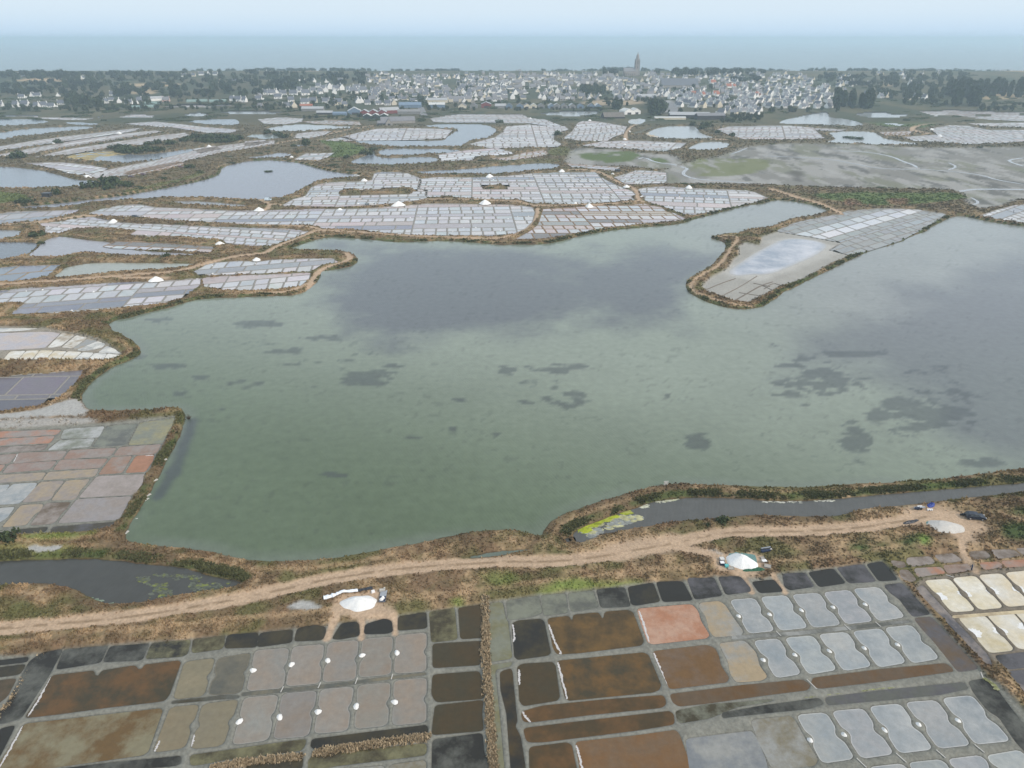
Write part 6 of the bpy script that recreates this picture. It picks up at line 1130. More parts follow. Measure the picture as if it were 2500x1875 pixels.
def house_parts(w, d, hw, hr, chim, wins, ext=0):
    """gabled house, ridge along x"""
    out = []
    wl = MB(); x, y = w/2, d/2
    wl.add([(-x,-y,-1.5),(x,-y,-1.5),(x,y,-1.5),(-x,y,-1.5),(-x,-y,hw),(x,-y,hw),(x,y,hw),(-x,y,hw),(-x,0,hw+hr-.1),(x,0,hw+hr-.1)], [(0,1,5,4),(2,3,7,6),(1,2,6,9,5),(3,0,4,8,7)])
    if ext: wl.box(x+ext/2-.05, 0, hw*.35, ext, d*.7, hw*.7+1.5)
    out.append(('wall', wl, 'wall')); o = .3; e = hw-hr*o/y
    rf = MB(); t = .18
    for s in (-1, 1):
        rf.add([(-x+.05,s*(y+o),e),(x-.05,s*(y+o),e),(x-.05,0,hw+hr),(-x+.05,0,hw+hr),(-x+.05,s*(y+o),e+t),(x-.05,s*(y+o),e+t),(x-.05,0,hw+hr+t),(-x+.05,0,hw+hr+t)], [(0,1,2,3),(4,5,6,7),(0,1,5,4),(1,2,6,5),(3,0,4,7)])
    out.append(('roof', rf, 'roof'))
    for sx in chim: out.append(('chimney', MB().box(sx*(x-.45), 0, hw+hr+.3, .8, 1.1, 1.9), 'wall'))
    for (wx, side, z) in wins: out.append(('window', MB().box(wx*x, side*(y+.03), z, 1.1, .08, 1.4), 'glass'))
    out.append(('door', MB().box(.05*w, -y-.03, .9, 1.1, .08, 2.2), 'door')); return out
HP = [house_parts(9.5, 7.2, 3.4, 4.4, (-1, 1), ((-.55,-1,1.8),(.55,-1,1.8))), house_parts(12, 7.5, 3.6, 4.6, (-1, 1), ((-.6,-1,1.9),(.4,-1,1.9))), house_parts(8, 7.6, 4.9, 4.8, (1,), ((-.5,-1,3.9),(.5,-1,3.9))), house_parts(10.5, 7, 2.8, 4.0, (-1,), ((-.5,-1,1.6),(.6,-1,1.6)), 3.5), house_parts(15, 7.8, 5.2, 4.4, (-1, 1), ((-.6,-1,4.2),(0,-1,4.2),(.6,-1,4.2))), house_parts(7, 6.2, 2.6, 3.6, (1,), ((-.5,-1,1.5),))]
HM = {'white': (M_WALLW, M_SLATE), 'cream': (M_WALLC, M_SLATE), 'stone': (M_WALLS, M_SLATE2), 'red': (M_WALLW, M_TILE), 'old': (M_WALLW, M_SLATE2), 'pink': (M_PINK, M_SLATE2)}
DESC = {'white': 'white slate-roofed house', 'cream': 'cream slate-roofed house', 'stone': 'granite house', 'red': 'red-tiled white house', 'old': 'white grey-roofed house', 'pink': 'pink grey-roofed house'}
HDATA = {}
def hpart(pi, ci):
    if (pi, ci) not in HDATA:
        L_ = []
        for nm, mb, role in HP[pi]:
            m_ = {'wall': HM[ci][0], 'roof': HM[ci][1], 'glass': M_GLASS, 'door': M_DOOR}[role]; o = mb.build(nm, m_); COL.objects.unlink(o); L_.append((nm, o.data, mb, m_))
        HDATA[(pi, ci)] = L_
    return HDATA[(pi, ci)]
HOUSES = []                                     # px, py, proto, colour, rot, scale, zone
def hz(zone_, tile, pts, cis='white', rot=None, protos=(0,1,2,3), sc=1.0, r=rg):
    ox, oy = TILES[tile]
    for p in pts: HOUSES.append(((ox+p[0]*.28933)*.4096, (oy+p[1]*.28933)*.4096, r.choice(protos), r.choice(cis) if isinstance(cis, (list, tuple)) else cis, (rot if rot is not None else 0)+r.uniform(-.25,.25)+(math.pi/2 if r.random() < .35 else 0), sc*r.uniform(.9, 1.12), zone_))
hz('left edge cottage row', 'A0', ((0,760),(140,768),(215,760),(315,775),(375,765),(435,768),(520,745)), rot=.2); hz('left edge hamlet among trees', 'A0', ((275,680),(320,682),(495,678),(185,690)), rot=.4); hz('far left ridge', 'A0', ((10,500),(140,505),(195,508),(480,505),(700,530)), rot=.2, sc=.95)
hz('farm cluster by the green sheds', 'A0', ((890,735),(940,715),(1010,730),(1090,742),(1180,735),(960,672)), rot=.3); hz('farm cluster by the green sheds', 'A0', ((1405,720),), 'pink'); hz('houses before the town begins', 'A0', ((1960,715),(2010,718),(2065,725),(2190,680),(2200,770)), ['white','stone']); hz('left ridge above the fields', 'A0', ((1555,510),(1635,508),(1700,498),(1760,495),(1820,498),(1915,480),(2090,485),(2180,478),(1860,560),(1980,552)), ['white','cream','white'], .2)
hz('big white row above the red sheds', 'A1', ((110,660),(150,665),(195,660),(250,668),(335,668),(390,650),(435,665),(500,640),(560,655),(610,640),(640,615),(545,600),(690,625),(740,622),(800,640),(840,650),(920,640),(870,622),(680,655),(590,625)), 'white', .35, (1,2,0), 1.22); hz('second row behind the red sheds', 'A1', ((40,705),(205,695),(315,722),(275,768),(340,770),(430,740),(500,735),(610,735),(660,752),(715,742),(765,758),(880,732),(905,728),(960,745),(1050,745),(1130,750),(1180,748),(990,662),(1030,655)), ['white','white','cream'], .25, (0,1,3), 1.1)
hz('hillside left of the town', 'A1', ((40,470),(110,470),(250,470),(300,468),(390,545),(430,560),(510,555),(610,560),(480,480),(610,465),(730,555)), 'white', .3)
def rand_zone(zone_, tile, x0, x1, y0, y1, n, cis, rot, protos=(0,1,2,3,5), sc=1.0, mind=8.5):
    ox, oy = TILES[tile]; k = t = 0; n = int(n*1.3)
    while k < n and t < n*25:
        t += 1; px_, py_ = (ox+rg.uniform(x0, x1)*.28933)*.4096, (oy+rg.uniform(y0, y1)*.28933)*.4096
        if any(abs(px_-h[0]) < 2.7 and abs(py_-h[1]) < 1.05 for h in HOUSES): continue
        if any(ax < px_ < bx and ay < py_ < by for ax, ay, bx, by in KEEPOUT): continue
        HOUSES.append((px_, py_, rg.choice(protos), rg.choice(cis), rot+rg.uniform(-.2,.2)+(math.pi/2 if rg.random() < .4 else 0), sc*rg.uniform(.85, 1.15), zone_)); k += 1
def kp(tile, x0, y0, x1, y1): ox, oy = TILES[tile]; return ((ox+x0*.28933)*.4096, (oy+y0*.28933)*.4096, (ox+x1*.28933)*.4096, (oy+y1*.28933)*.4096)
KEEPOUT = [kp('A2',930,440,1140,540), kp('A2',1300,530,1580,625), kp('A2',630,580,820,680), kp('A2',140,620,240,700), kp('A1',1580,530,1720,600), kp('A2',1180,720,1340,840), kp('A2',1390,790,1800,890), kp('A1',1340,680,1460,830), kp('A3',580,620,760,800), kp('A3',430,500,640,580), kp('A2',1300,715,1430,830)]
MIXC_ = ['white','white','white','cream','stone','stone','old']
rand_zone('front of the town above the sheds', 'A1', 960, 2143, 640, 735, 62, MIXC_, .2); rand_zone('middle slope left of the church', 'A1', 1000, 2143, 560, 640, 75, MIXC_, .3); rand_zone('upper slope left of the church', 'A1', 930, 2143, 485, 560, 62, ['white','white','cream','stone'], .4)
rand_zone('town below the church', 'A2', 0, 1250, 600, 715, 72, MIXC_, .15); rand_zone('old town round the church', 'A2', 0, 1300, 500, 600, 105, ['stone','stone','old','white','cream'], .1, (0,1,2,4)); rand_zone('white estate beside the town road', 'A2', 1330, 2143, 690, 830, 58, ['white','white','white','cream','old'], .6); rand_zone('slope right of the church', 'A2', 1250, 2143, 560, 690, 68, ['white','white','old','stone','red'], .3); rand_zone('ridge right of the church', 'A2', 1150, 2143, 490, 560, 34, ['white','white','cream'], .2)
rand_zone('estate left of the poplars', 'A3', 0, 600, 600, 780, 62, ['white','white','cream','old'], .5); rand_zone('ridge above the poplars', 'A3', 0, 760, 440, 600, 50, ['white','white','cream'], .3); rand_zone('far ridge behind the poplars', 'A3', 760, 1560, 430, 500, 22, ['white','cream'], .2); rand_zone('seafront estate at the right', 'A3', 1640, 2212, 425, 480, 24, ['white','cream','old'], .5)
hz('houses among the poplars', 'A3', ((665,575),(720,580),(820,580),(900,575),(690,635),(1000,690),(1040,685),(1225,705),(1300,690),(1370,700),(1200,530),(1260,545),(1250,580),(1340,585),(880,655)), ['white','white','cream'], .3)
rand_zone('skyline left of the church', 'A2', 0, 800, 462, 500, 18, ['white','cream','stone'], .2)
HW = []
for h in HOUSES:
    x, y, z = on_hill(h[0], h[1]); HW.append((x, y, z)+h)
order = sorted(range(len(HW)), key=lambda k: -HW[k][8]/HW[k][1])     # largest in view first
IND = order[:298]; REST = order[298:]; print('houses', len(HW))
bk = {}
for k in IND: bk.setdefault((HW[k][9], HW[k][6]), []).append(k)
for (zn, ci), ks in bk.items():
    ks.sort(key=lambda k: HW[k][3])
    for q, k in enumerate(ks):
        x, y, z, px_, py_, pi, ci_, rot, sc, _ = HW[k]; r = empty('house', (x, y, z), rot); r.scale = (sc, sc, sc)
        for nm, me, mb, mt in hpart(pi, ci_): link(bpy.data.objects.new(nm, me), r)
        tag(r, '%s %s from left in the %s' % (ORD(q+1), DESC[ci_], zn) if len(ks) > 1 else 'only %s in the %s' % (DESC[ci_], zn), 'house', 'houses of the town')
Vm = {}; 
for k in REST:
    x, y, z, px_, py_, pi, ci_, rot, sc, _ = HW[k]; ca, sa = math.cos(rot)*sc, math.sin(rot)*sc
    for nm, me, mb, mt in hpart(pi, ci_):
        if nm in ('window', 'door'): continue
        d = Vm.setdefault(mt.name, ([], [], mt)); b0 = len(d[0]); d[0].extend((x+p[0]*ca-p[1]*sa, y+p[0]*sa+p[1]*ca, z+p[2]*sc) for p in mb.v); d[1].extend(tuple(b0+i for i in f) for f in mb.f)
rt = empty('distant_houses'); tag(rt, 'far houses of the upper town packed on the ridge', 'houses', kind='stuff')
for nm, (vv, ff, mt) in Vm.items(): o = mesh('house_parts', vv, ff, mt, rt); o['kind'] = 'stuff'

# sheds and barns: picture point, length, depth, wall height, roof height, rotation, wall, roof, label
def shed(tile, p, w, d, hw, hr, rot, wm, rm, label, name='shed', bays=1):
    ox, oy = TILES[tile]; x, y, z = on_hill((ox+p[0]*.28933)*.4096, (oy+p[1]*.28933)*.4096); r = empty(name, (x, y, z), rot)
    for b in range(bays):
        yo = (b-(bays-1)/2)*d; X, Yh = w/2, d/2
        MB().add([(-X,yo-Yh,-2),(X,yo-Yh,-2),(X,yo+Yh,-2),(-X,yo+Yh,-2),(-X,yo-Yh,hw),(X,yo-Yh,hw),(X,yo+Yh,hw),(-X,yo+Yh,hw),(-X,yo,hw+hr-.1),(X,yo,hw+hr-.1)], [(0,1,5,4),(2,3,7,6),(1,2,6,9,5),(3,0,4,8,7)]).build('wall', wm, r)
        rf = MB()
        for s in (-1, 1): rf.add([(-X-.3,yo+s*(Yh+.2),hw-.05),(X+.3,yo+s*(Yh+.2),hw-.05),(X+.3,yo,hw+hr),(-X-.3,yo,hw+hr),(-X-.3,yo+s*(Yh+.2),hw+.12),(X+.3,yo+s*(Yh+.2),hw+.12),(X+.3,yo,hw+hr+.17),(-X-.3,yo,hw+hr+.17)], [(0,1,2,3),(4,5,6,7),(0,1,5,4),(1,2,6,5),(3,0,4,7)])
        rf.build('roof', rm, r)
        MB().box(-X-.04, yo, min(hw,3)*.5, .1, d*.4, min(hw,3)).build('door', M_DARKW, r)
    return tag(r, label, 'shed' if name == 'shed' else name.replace('_', ' '), 'sheds along the marsh edge')
PI2 = math.pi/2
shed('A1', (1030,862), 14, 12, 4, 3, PI2+.1, M_DKG, M_ASB, 'dark green shed with three pale zigzag roofs at the marsh edge', bays=3); shed('A1', (1010,835), 16, 13, 5, 3.5, PI2+.1, M_RED, M_TIN, 'red boarded shed with grey roofs behind the zigzag shed', bays=3); shed('A1', (1140,820), 30, 12, 5, 4, .5, M_RED, M_TIN, 'long red shed right of the zigzag shed'); shed('A1', (850,825), 15, 20, 5, 5, PI2+.2, M_TINB, M_ASB, 'blue shed with a pale roof left of the red sheds'); shed('A1', (727,838), 20, 9, 3.5, 2, .05, M_TINB, M_TINB, 'low bright blue shed at the marsh edge'); shed('A1', (600,828), 24, 9, 3, 2.5, 0, M_DARKW, M_TIN, 'low dark shed left of the bright blue shed')
shed('A1', (500,800), 34, 10, 4, 3, 0, M_PLANK, M_TIN, 'long grey shed below the second row of houses'); shed('A1', (445,775), 20, 9, 4, 2.5, .1, M_PLANK, M_TILE, 'shed with a dull red roof below the houses'); shed('A1', (1320,770), 36, 14, 4.5, 4, .05, M_TINB, M_TINB, 'wide blue roofed shed beside the town street'); shed('A1', (1310,825), 34, 10, 4, 3, .05, M_PLANK, M_PLANK, 'long weathered shed below the blue roof'); shed('A1', (1545,770), 26, 12, 5, 3, .05, M_TINB, M_ASB, 'blue shed with white roof right of the town street'); shed('A1', (1550,730), 34, 12, 5, 3, .0, M_WALLC, M_TIN, 'long pale roofed hall behind the blue and white shed'); shed('A1', (1760,780), 16, 12, 5, 4, PI2, M_WALLC, M_SLATE2, 'gabled hall facing the marsh in the middle of the sheds'); shed('A1', (1855,775), 12, 12, 4, 4, PI2, M_PLANK, M_SLATE2, 'brown gabled shed right of the gabled hall'); shed('A1', (1960,770), 14, 16, 6, 3, PI2, M_RED, M_TIN, 'dark red gabled shed in the row of sheds'); shed('A1', (2080,775), 18, 10, 4, 3, .1, M_PLANK, M_TIN, 'grey shed right of the dark red shed'); shed('A1', (1740,720), 40, 12, 5, 4.5, .05, M_WALLC, M_SLATE2, 'long slate roofed hall above the sheds')
for k, (px_, wm, rm, nm) in enumerate(((10,M_TINB,M_SLATE,'blue'),(100,M_TINB,M_SLATE2,'small blue'),(160,M_WALLC,M_SLATE2,'cream gabled'),(215,M_WALLC,M_ASB,'pale gabled'),(280,M_PLANK,M_SLATE2,'brown'),(365,M_TINB,M_TIN,'light blue gabled'),(410,M_PLANK,M_TIN,'grey gabled'),(475,M_PLANK,M_SLATE,'dark gabled'),(540,M_PLANK,M_TIN,'weathered'),(610,M_TINB,M_SLATE,'blue gabled'),(700,M_TINB,M_SLATE2,'bright blue'),(755,M_TINB,M_ASB,'small bright blue'))): shed('A2', (px_, 775), 12, 11, 4, 3.6, PI2+.05*(k % 3), wm, rm, '%s boat shed, %s from left in the waterfront row' % (nm, ORD(k+1)))
shed('A2', (885,858), 30, 22, 2.5, 5.5, .1, M_DARKW, M_THATCH, 'large dark thatched salt barn beside the small pond', 'salt_barn'); shed('A2', (1000,825), 18, 16, 5, 3.5, PI2+.35, M_WALLW, M_ASB, 'white gabled warehouse behind the thatched barn, left one'); shed('A2', (1070,822), 18, 12, 5, 3.5, PI2+.2, M_WALLW, M_ASB, 'white gabled warehouse behind the thatched barn, right one'); shed('A2', (1170,700), 34, 14, 5, 4, .05, M_WALLS, M_TIN, 'long grey hall under the trees below the church'); shed('A2', (1530,855), 58, 14, 5, 2.2, -.12, M_DARKW, M_TIN, 'long dark warehouse with rusty flat roof right of the town road', bays=2); shed('A2', (1700,872), 40, 14, 6, 3, .1, M_DARKW, M_SLATE2, 'dark warehouse with a gable at its right end'); shed('A2', (1365,872), 44, 8, 3, 1.2, .0, M_WALLC, M_ASB, 'low white roofed shed in front of the long dark warehouse')
shed('A2', (1440,600), 78, 26, 5, 13, .03, M_WALLS, M_SLATE, 'huge slate roofed hall standing over the town right of the church', 'great_hall'); shed('A1', (1215,905), 46, 12, 4, 5, .25, M_WALLS, M_SLATE2, 'long stone barn standing alone on the marsh road', 'stone_barn'); shed('A1', (1090,920), 14, 8, 3, 3, .1, M_DARKW, M_SLATE2, 'small dark shed left of the long stone barn'); shed('A1', (1140,922), 10, 9, 4, 5, PI2+.2, M_WALLS, M_SLATE2, 'stone gable end of the barn group on the marsh road')
for k, (px_, py_, w) in enumerate(((1150,775,26),(1270,768,18),(1290,740,24),(1665,722,34),(1840,722,28))): 
    ox, oy = TILES['A0']; x, y, z = on_hill((ox+px_*.28933)*.4096, (oy+py_*.28933)*.4096); V = []; F = []
    for j, xx in enumerate(np.linspace(-w/2, w/2, 7)):
        for q in range(9): a = math.pi*q/8; V.append((xx, 5*math.cos(a), 4.2*math.sin(a)))
    for j in range(6):
        for q in range(8): F.append((j*9+q, j*9+q+1, (j+1)*9+q+1, (j+1)*9+q))
    F += [tuple(range(9)), tuple(range(54, 63))]
    r = empty('polytunnel', (x, y, z), .25); mesh('cover', V, F, M_GREENH, r); MB().box(w/2+.05, 0, 1.2, .1, 2.4, 2.4).build('door', M_DARKW, r); tag(r, 'green polytunnel among the far sheds, %s from left' % ORD(k+1), 'polytunnel', 'green polytunnels')
shed('A0', (1330,712), 22, 9, 4, 3.5, .6, M_WALLW, M_TIN, 'white shed beside the pink house'); x, y = gp('A0 400,1522'); r = empty('dark_hut', (x, y, ground_z(x, y)), 0); MB().box(0,0,1.3,5.5,3.5,2.6).build('wall', M_DARKW, r); MB().box(0,0,2.7,6,4,.25).build('roof', M_TARPK, r); tag(r, 'low black hut on the bank near the left edge', 'hut'); x, y = gp('B2 925,135'); r = empty('dark_hut', (x, y, ground_z(x, y)), .3); MB().box(0,0,.9,3.5,2.5,1.8).build('wall', M_DARKW, r); MB().box(0,0,1.9,4,3,.2).build('roof', M_TARPK, r); tag(r, 'small dark hut on the dike above the white van', 'hut')

# the church: tall granite tower with a domed top, nave to its left
x, y, z = on_hill(*((np.array((1240+1085*.28933, 40+500*.28933)))*.4096)); ch = empty('church', (x, y, z), .12); ch.scale = (.8, .8, .84); tag(ch, 'granite church with a tall domed tower rising over the town', 'church')
M_GRAN = flat_mat('church_granite', (0.27,0.245,0.235), 0.95, 0.1, 0.12, 0.3)
sc_ = y/FPX                                      # metres per pixel out there
th = 36*0.4096*.28933*0+58.0; tw_ = 11.5
tb = MB(); tb.box(0,0,14,tw_+2.0,tw_+2.0,36,0,.92); tb.box(0,0,38,tw_,tw_,14,0,.97); tb.box(0,0,45.3,tw_+.8,tw_+.8,.8)
tw = tb.build('tower', M_GRAN, ch)
for a in range(4):
    cx, cy = (tw_/2+.6)*(1 if a in (0,1) else -1), (tw_/2+.6)*(1 if a in (0,3) else -1); MB().box(cx, cy, 22, 2.2, 2.2, 46, 0, .55).build('buttress', M_GRAN, tw)
    MB().cyl((cx*.8, cy*.8, 44), (cx*.8, cy*.8, 49), 1.0, .15, 8).build('pinnacle', M_GRAN, tw)
for sgn, ax in ((-1,'y'),(1,'y'),(-1,'x'),(1,'x')):
    for zc, hh in ((36, 9), (24, 7)):
        b = MB().box(0 if ax == 'y' else sgn*(tw_/2+.28), sgn*(tw_/2+.28) if ax == 'y' else 0, zc, 2.2 if ax == 'y' else .9, .9 if ax == 'y' else 2.2, hh); b.build('belfry_opening', M_DARKW, tw)
oc = MB().cyl((0,0,45), (0,0,52), 5.2, 4.9, 8); oc.build('octagon', M_GRAN, ch, False)
V = []; F = []
for j, (r_, zz) in enumerate(((5.0,52),(4.7,54.5),(4.0,57),(2.9,59),(1.7,60.4),(1.1,61))):
    for k in range(16): V.append((r_*math.cos(k*math.pi/8), r_*math.sin(k*math.pi/8), zz))
for j in range(5):
    for k in range(16): F.append((j*16+k, j*16+(k+1) % 16, (j+1)*16+(k+1) % 16, (j+1)*16+k))
dm = mesh('dome', V, F, M_GRAN, ch, smooth=True); MB().cyl((0,0,60.8),(0,0,64),.95,.85,8).cyl((0,0,64),(0,0,67.5),1.0,.08,8).build('lantern', M_GRAN, dm)
na = MB().add([(-44,-9,-3),(-6,-9,-3),(-6,9,-3),(-44,9,-3),(-44,-9,13),(-6,-9,13),(-6,9,13),(-44,9,13),(-44,0,22),(-6,0,22)], [(0,1,5,4),(2,3,7,6),(1,2,6,9,5),(3,0,4,8,7)]).build('nave', M_GRAN, ch)
MB().add([(-45,-9.6,12.6),(-5.5,-9.6,12.6),(-5.5,0,22.4),(-45,0,22.4),(-45,9.6,12.6),(-5.5,9.6,12.6)], [(0,1,2,3),(3,2,5,4)]).build('nave_roof', M_SLATE2, ch); MB().box(-24,-11,3,34,5,12).build('aisle', M_GRAN, ch)
for k in range(5): MB().box(-38+k*7,-13.6,4,2.0,.3,5).build('window', M_DARKW, na)

# town trees: zone, picture boxes, count, kinds, height range
TREES = []
def trees(zone_, tile, x0, x1, y0, y1, n, kinds, h0, h1):
    ox, oy = TILES[tile]
    for _ in range(n): TREES.append(((ox+rg.uniform(x0, x1)*.28933)*.4096, (oy+rg.uniform(y0, y1)*.28933)*.4096, rg.choice(kinds), rg.uniform(h0, h1), zone_))
R_, P_, Q_ = 'round', 'pine', 'poplar'
trees('hedges beside the polytunnels', 'A0', 1000, 2212, 690, 800, 70, [R_], 4, 8); trees('scrub below the second row of houses', 'A1', 0, 420, 750, 800, 26, [R_], 4, 7); trees('hedge between sheds and street', 'A1', 1200, 2143, 735, 800, 34, [R_], 4, 7); trees('hedge in front of the boat sheds', 'A2', 0, 800, 788, 800, 20, [R_], 3, 5); trees('hedge right of the long warehouse', 'A2', 1780, 2143, 850, 905, 26, [R_], 4, 7)
trees('skyline at the far left', 'A0', 0, 760, 500, 530, 60, [P_,P_,R_], 10, 16); trees('skyline left of the ridge houses', 'A0', 760, 1560, 495, 520, 46, [P_,R_], 9, 14); trees('skyline among the ridge houses', 'A0', 1560, 2212, 470, 495, 34, [P_,R_], 9, 14)
trees('wooded country at the left', 'A0', 0, 800, 530, 680, 62, [R_,R_,P_], 8, 14); trees('wooded country left of the farm', 'A0', 700, 1500, 530, 690, 62, [R_,R_,P_], 8, 14); trees('wooded slope above the polytunnels', 'A0', 1400, 2212, 510, 690, 74, [R_,R_,P_], 8, 14); trees('hedge behind the far left ponds', 'A0', 0, 1000, 765, 805, 44, [R_], 4, 8); trees('clump between cottages and farm', 'A0', 540, 860, 700, 770, 18, [R_], 10, 16)
trees('wooded slope left of the white row', 'A1', 0, 420, 480, 640, 52, [R_,R_,P_], 9, 15); trees('wood above the white row', 'A1', 420, 960, 500, 590, 34, [R_,P_], 9, 15); trees('skyline above the white row', 'A1', 0, 1000, 455, 480, 64, [P_,R_], 10, 16); trees('skyline left of the church', 'A1', 1000, 1560, 452, 480, 22, [P_,R_], 9, 13); trees('dark clump on the skyline left of the church', 'A1', 1530, 1720, 445, 475, 22, [P_], 11, 15); trees('skyline towards the church', 'A1', 1720, 2143, 468, 490, 14, [P_,R_], 7, 11); trees('gardens of the town', 'A1', 960, 2143, 500, 720, 28, [R_], 6, 10); trees('gardens behind the red sheds', 'A1', 400, 1000, 650, 790, 30, [R_], 5, 9); trees('hedge along the marsh sheds', 'A1', 330, 1300, 850, 868, 22, [R_], 4, 6)
trees('churchyard grove left of the tower', 'A2', 780, 1060, 455, 500, 30, [P_,P_,R_], 12, 18); trees('skyline left of the churchyard', 'A2', 280, 760, 462, 490, 30, [P_,R_], 9, 13); trees('skyline right of the tower', 'A2', 1120, 1420, 460, 495, 20, [P_,R_], 11, 15); trees('dark wood on the skyline right of the church', 'A2', 1400, 1760, 455, 510, 44, [P_,R_], 12, 18); trees('skyline far right of the church', 'A2', 1740, 2143, 455, 500, 44, [P_,R_], 11, 17); trees('trees below the church', 'A2', 620, 830, 600, 680, 20, [R_], 8, 13); trees('trees by the small pond', 'A2', 1190, 1330, 760, 840, 16, [R_], 10, 15); trees('garden trees of the lower town', 'A2', 0, 1200, 640, 760, 40, [R_], 5, 9); trees('garden trees right of the church', 'A2', 1250, 2143, 540, 860, 40, [R_], 5, 9); trees('round trees by the boat sheds', 'A2', 870, 970, 760, 790, 6, [R_], 9, 12); trees('wood on the slope right of the church', 'A2', 1850, 2143, 520, 570, 12, [R_,P_], 9, 13)
trees('poplar clump in front of the estate', 'A3', 610, 920, 740, 785, 26, [Q_], 18, 28); trees('poplar pair by the road', 'A3', 1170, 1340, 640, 680, 6, [Q_], 18, 26); trees('poplar wood at the right edge', 'A3', 1560, 2300, 640, 690, 70, [Q_], 22, 30); trees('poplars nearest the right hand field', 'A3', 1620, 1820, 730, 765, 16, [Q_], 22, 30); trees('wood between the poplars', 'A3', 900, 1600, 560, 760, 64, [R_], 8, 14); trees('wood above the poplars', 'A3', 430, 1150, 500, 600, 46, [R_,P_], 9, 14); trees('skyline above the poplars', 'A3', 0, 1600, 445, 480, 78, [P_,R_], 9, 15); trees('wood behind the poplar wood', 'A3', 1040, 1800, 470, 560, 46, [R_], 10, 15); trees('skyline at the far right', 'A3', 1600, 2300, 440, 470, 20, [P_,R_], 7, 11); trees('hedge below the poplar wood', 'A3', 1800, 2300, 745, 800, 26, [R_], 5, 8); trees('hedge in front of the estate', 'A3', 0, 640, 785, 810, 18, [R_], 4, 7)
TW = []
for t in TREES: TW.append(on_hill(t[0], t[1])+t)
order = sorted(range(len(TW)), key=lambda k: -TW[k][6]/TW[k][1]); bk = {}
TN = {'round': 'broadleaf tree', 'pine': 'dark pine', 'poplar': 'tall poplar'}
def tw_w(kind, h): return h*{'round': .66, 'pine': .72, 'poplar': .72}[kind]
for k in order[:298]: bk.setdefault((TW[k][7], TW[k][5]), []).append(k)
for (zn, kd), ks in bk.items():
    ks.sort(key=lambda k: TW[k][3])
    for q, k in enumerate(ks):
        x, y, z, px_, py_, kd_, h, _ = TW[k]; plant(kd_, x, y, z-.3, h, tw_w(kd_, h), '%s %s from left in the %s' % (ORD(q+1), TN[kd_], zn) if len(ks) > 1 else 'only %s in the %s' % (TN[kd_], zn), 'trees round the town', rg)
VV = []; FF = []; CC = []; nb = 0
for k in order[298:]:
    x, y, z, px_, py_, kd_, h, _ = TW[k]; me, v, f, c = CROWN[kd_][rg.randrange(len(CROWN[kd_]))]; a = rg.random()*6.28; w = tw_w(kd_, h); ca, sa = math.cos(a)*w, math.sin(a)*w
    VV.append(np.stack([x+v[:,0]*ca-v[:,1]*sa, y+v[:,0]*sa+v[:,1]*ca, z-.3+v[:,2]*h], 1)); FF.append(f+nb); CC.append(c*rg.uniform(.8,1.2)); nb += len(v)
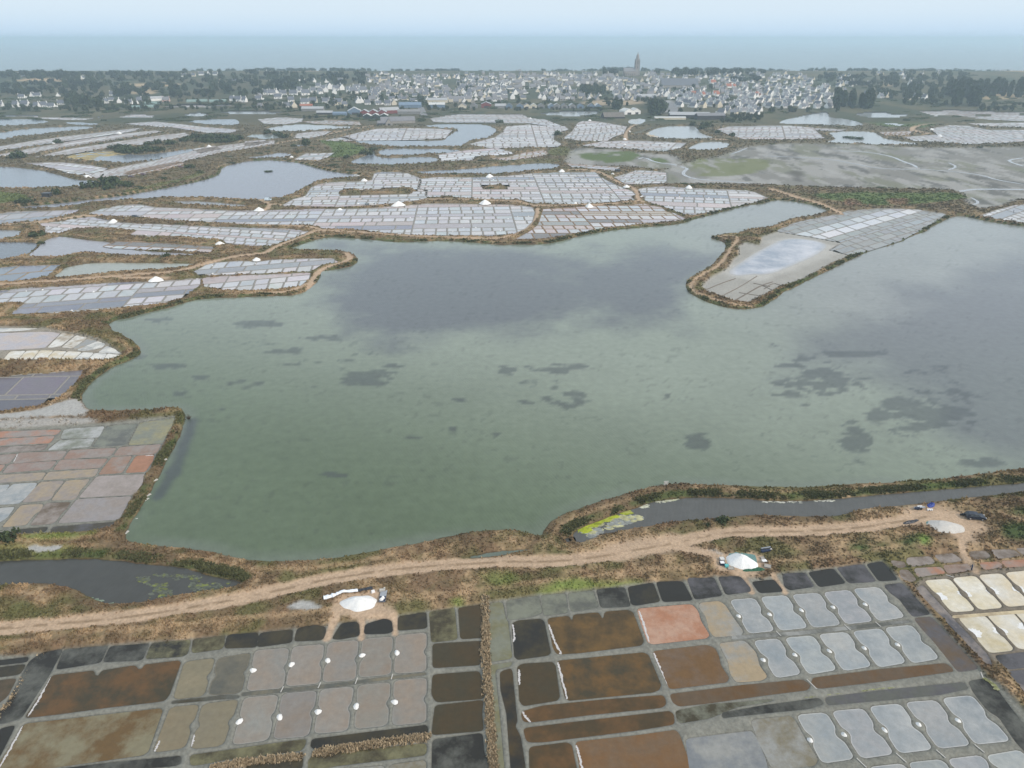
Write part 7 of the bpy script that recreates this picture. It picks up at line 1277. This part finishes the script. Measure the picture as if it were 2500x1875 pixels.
# undergrowth and garden hedges filling the ground between
ug = np.random.default_rng(77); n = 1900
for _ in range(n):
    px_, py_ = ug.uniform(-40, 1064), (69+ug.random()**1.1*40 if _ % 2 else ug.uniform(68, 73))
    x, y, z = on_hill(px_, py_)
    if y > 2420 or y < 1090 or fbm(np.array([x]), np.array([y]), 70, 900, 2)[0] < (.45 if _ % 2 else .36): continue
    me, v, f, c = CROWN['bush'][ug.integers(4)]; w = ug.uniform(3, 9); h = ug.uniform(2.5, 6)
    VV.append(np.stack([x+v[:,0]*w*1.3, y+v[:,1]*w, z-.2+v[:,2]*h], 1)); FF.append(f+nb); CC.append(c*ug.uniform(.8, 1.25)); nb += len(v)
def dw_at(x, y):
    r = min(max(np.searchsorted(Yr, y), 0), NR-1); c = min(max(np.searchsorted(GX[r], x), 0), NC-1); return DW[r, c]
def zm_at(x, y):
    r = min(max(np.searchsorted(Yr, y), 0), NR-1); c = min(max(np.searchsorted(GX[r], x), 0), NC-1); return max(Zm[r, c], Zp[r, c])
for _ in range(2600):
    px_ = ug.uniform(-40, 1064); py_ = ug.uniform(98, 122) if _ % 3 else ug.uniform(120, 190)
    if _ % 3 and px_ > 560 and ug.random() < .6: continue
    x, y = unproj(px_, py_); x, y = float(x), float(y)
    if zm_at(x, y) > .2 or dw_at(x, y) < (2.5 if _ % 3 else 3.5) or fbm(np.array([x]), np.array([y*.4]), 40, 910, 2)[0] < .52: continue
    me, v, f, c = CROWN['bush'][ug.integers(4)]; w = ug.uniform(2, 5) if _ % 3 else ug.uniform(1.2, 2.6); h = ug.uniform(1.5, 4.0) if _ % 3 else ug.uniform(1.0, 2.2)
    VV.append(np.stack([x+v[:,0]*w*2.2, y+v[:,1]*w, ground_z(x, y)-.2+v[:,2]*h], 1)); FF.append(f+nb); CC.append(c*ug.uniform(.9, 1.5)); nb += len(v)
o = mesh('distant_woodland', np.vstack(VV), np.vstack(FF), M_LEAF, cols=np.vstack(CC)); tag(o, 'far trees, hedges and gardens between the houses', 'woodland', kind='stuff')
# streets of the town, slightly above the ground
M_ROAD = flat_mat('pale_asphalt', (0.20,0.20,0.205), .9, .1, .1, .2)
for s, w, lab in (('A1 1345,690 1370,720 1400,760 1420,800 1440,840', 5, 'street running down from the town to the sheds'), ('A2 1340,725 1370,760 1400,800 1420,835', 9, 'broad town road leading to the marsh beside the white estate'), ('A2 1420,835 1330,855 1250,870 1180,890', 4, 'marsh road turning off the town road')):
    p = pix(s); C3 = np.array([on_hill(*q) for q in p]); d = np.gradient(C3[:,:2], axis=0); d /= np.linalg.norm(d, axis=1)[:,None]; nn = np.stack([-d[:,1], d[:,0]], 1); V = []
    for q in range(len(p)):
        for sg in (-1, 1): V.append((C3[q,0]+nn[q,0]*w*sg, C3[q,1]+nn[q,1]*w*sg, C3[q,2]+.5))
    o = mesh('road', V, [(2*q, 2*q+1, 2*q+3, 2*q+2) for q in range(len(p)-1)], M_ROAD); tag(o, lab, 'road', kind='structure')
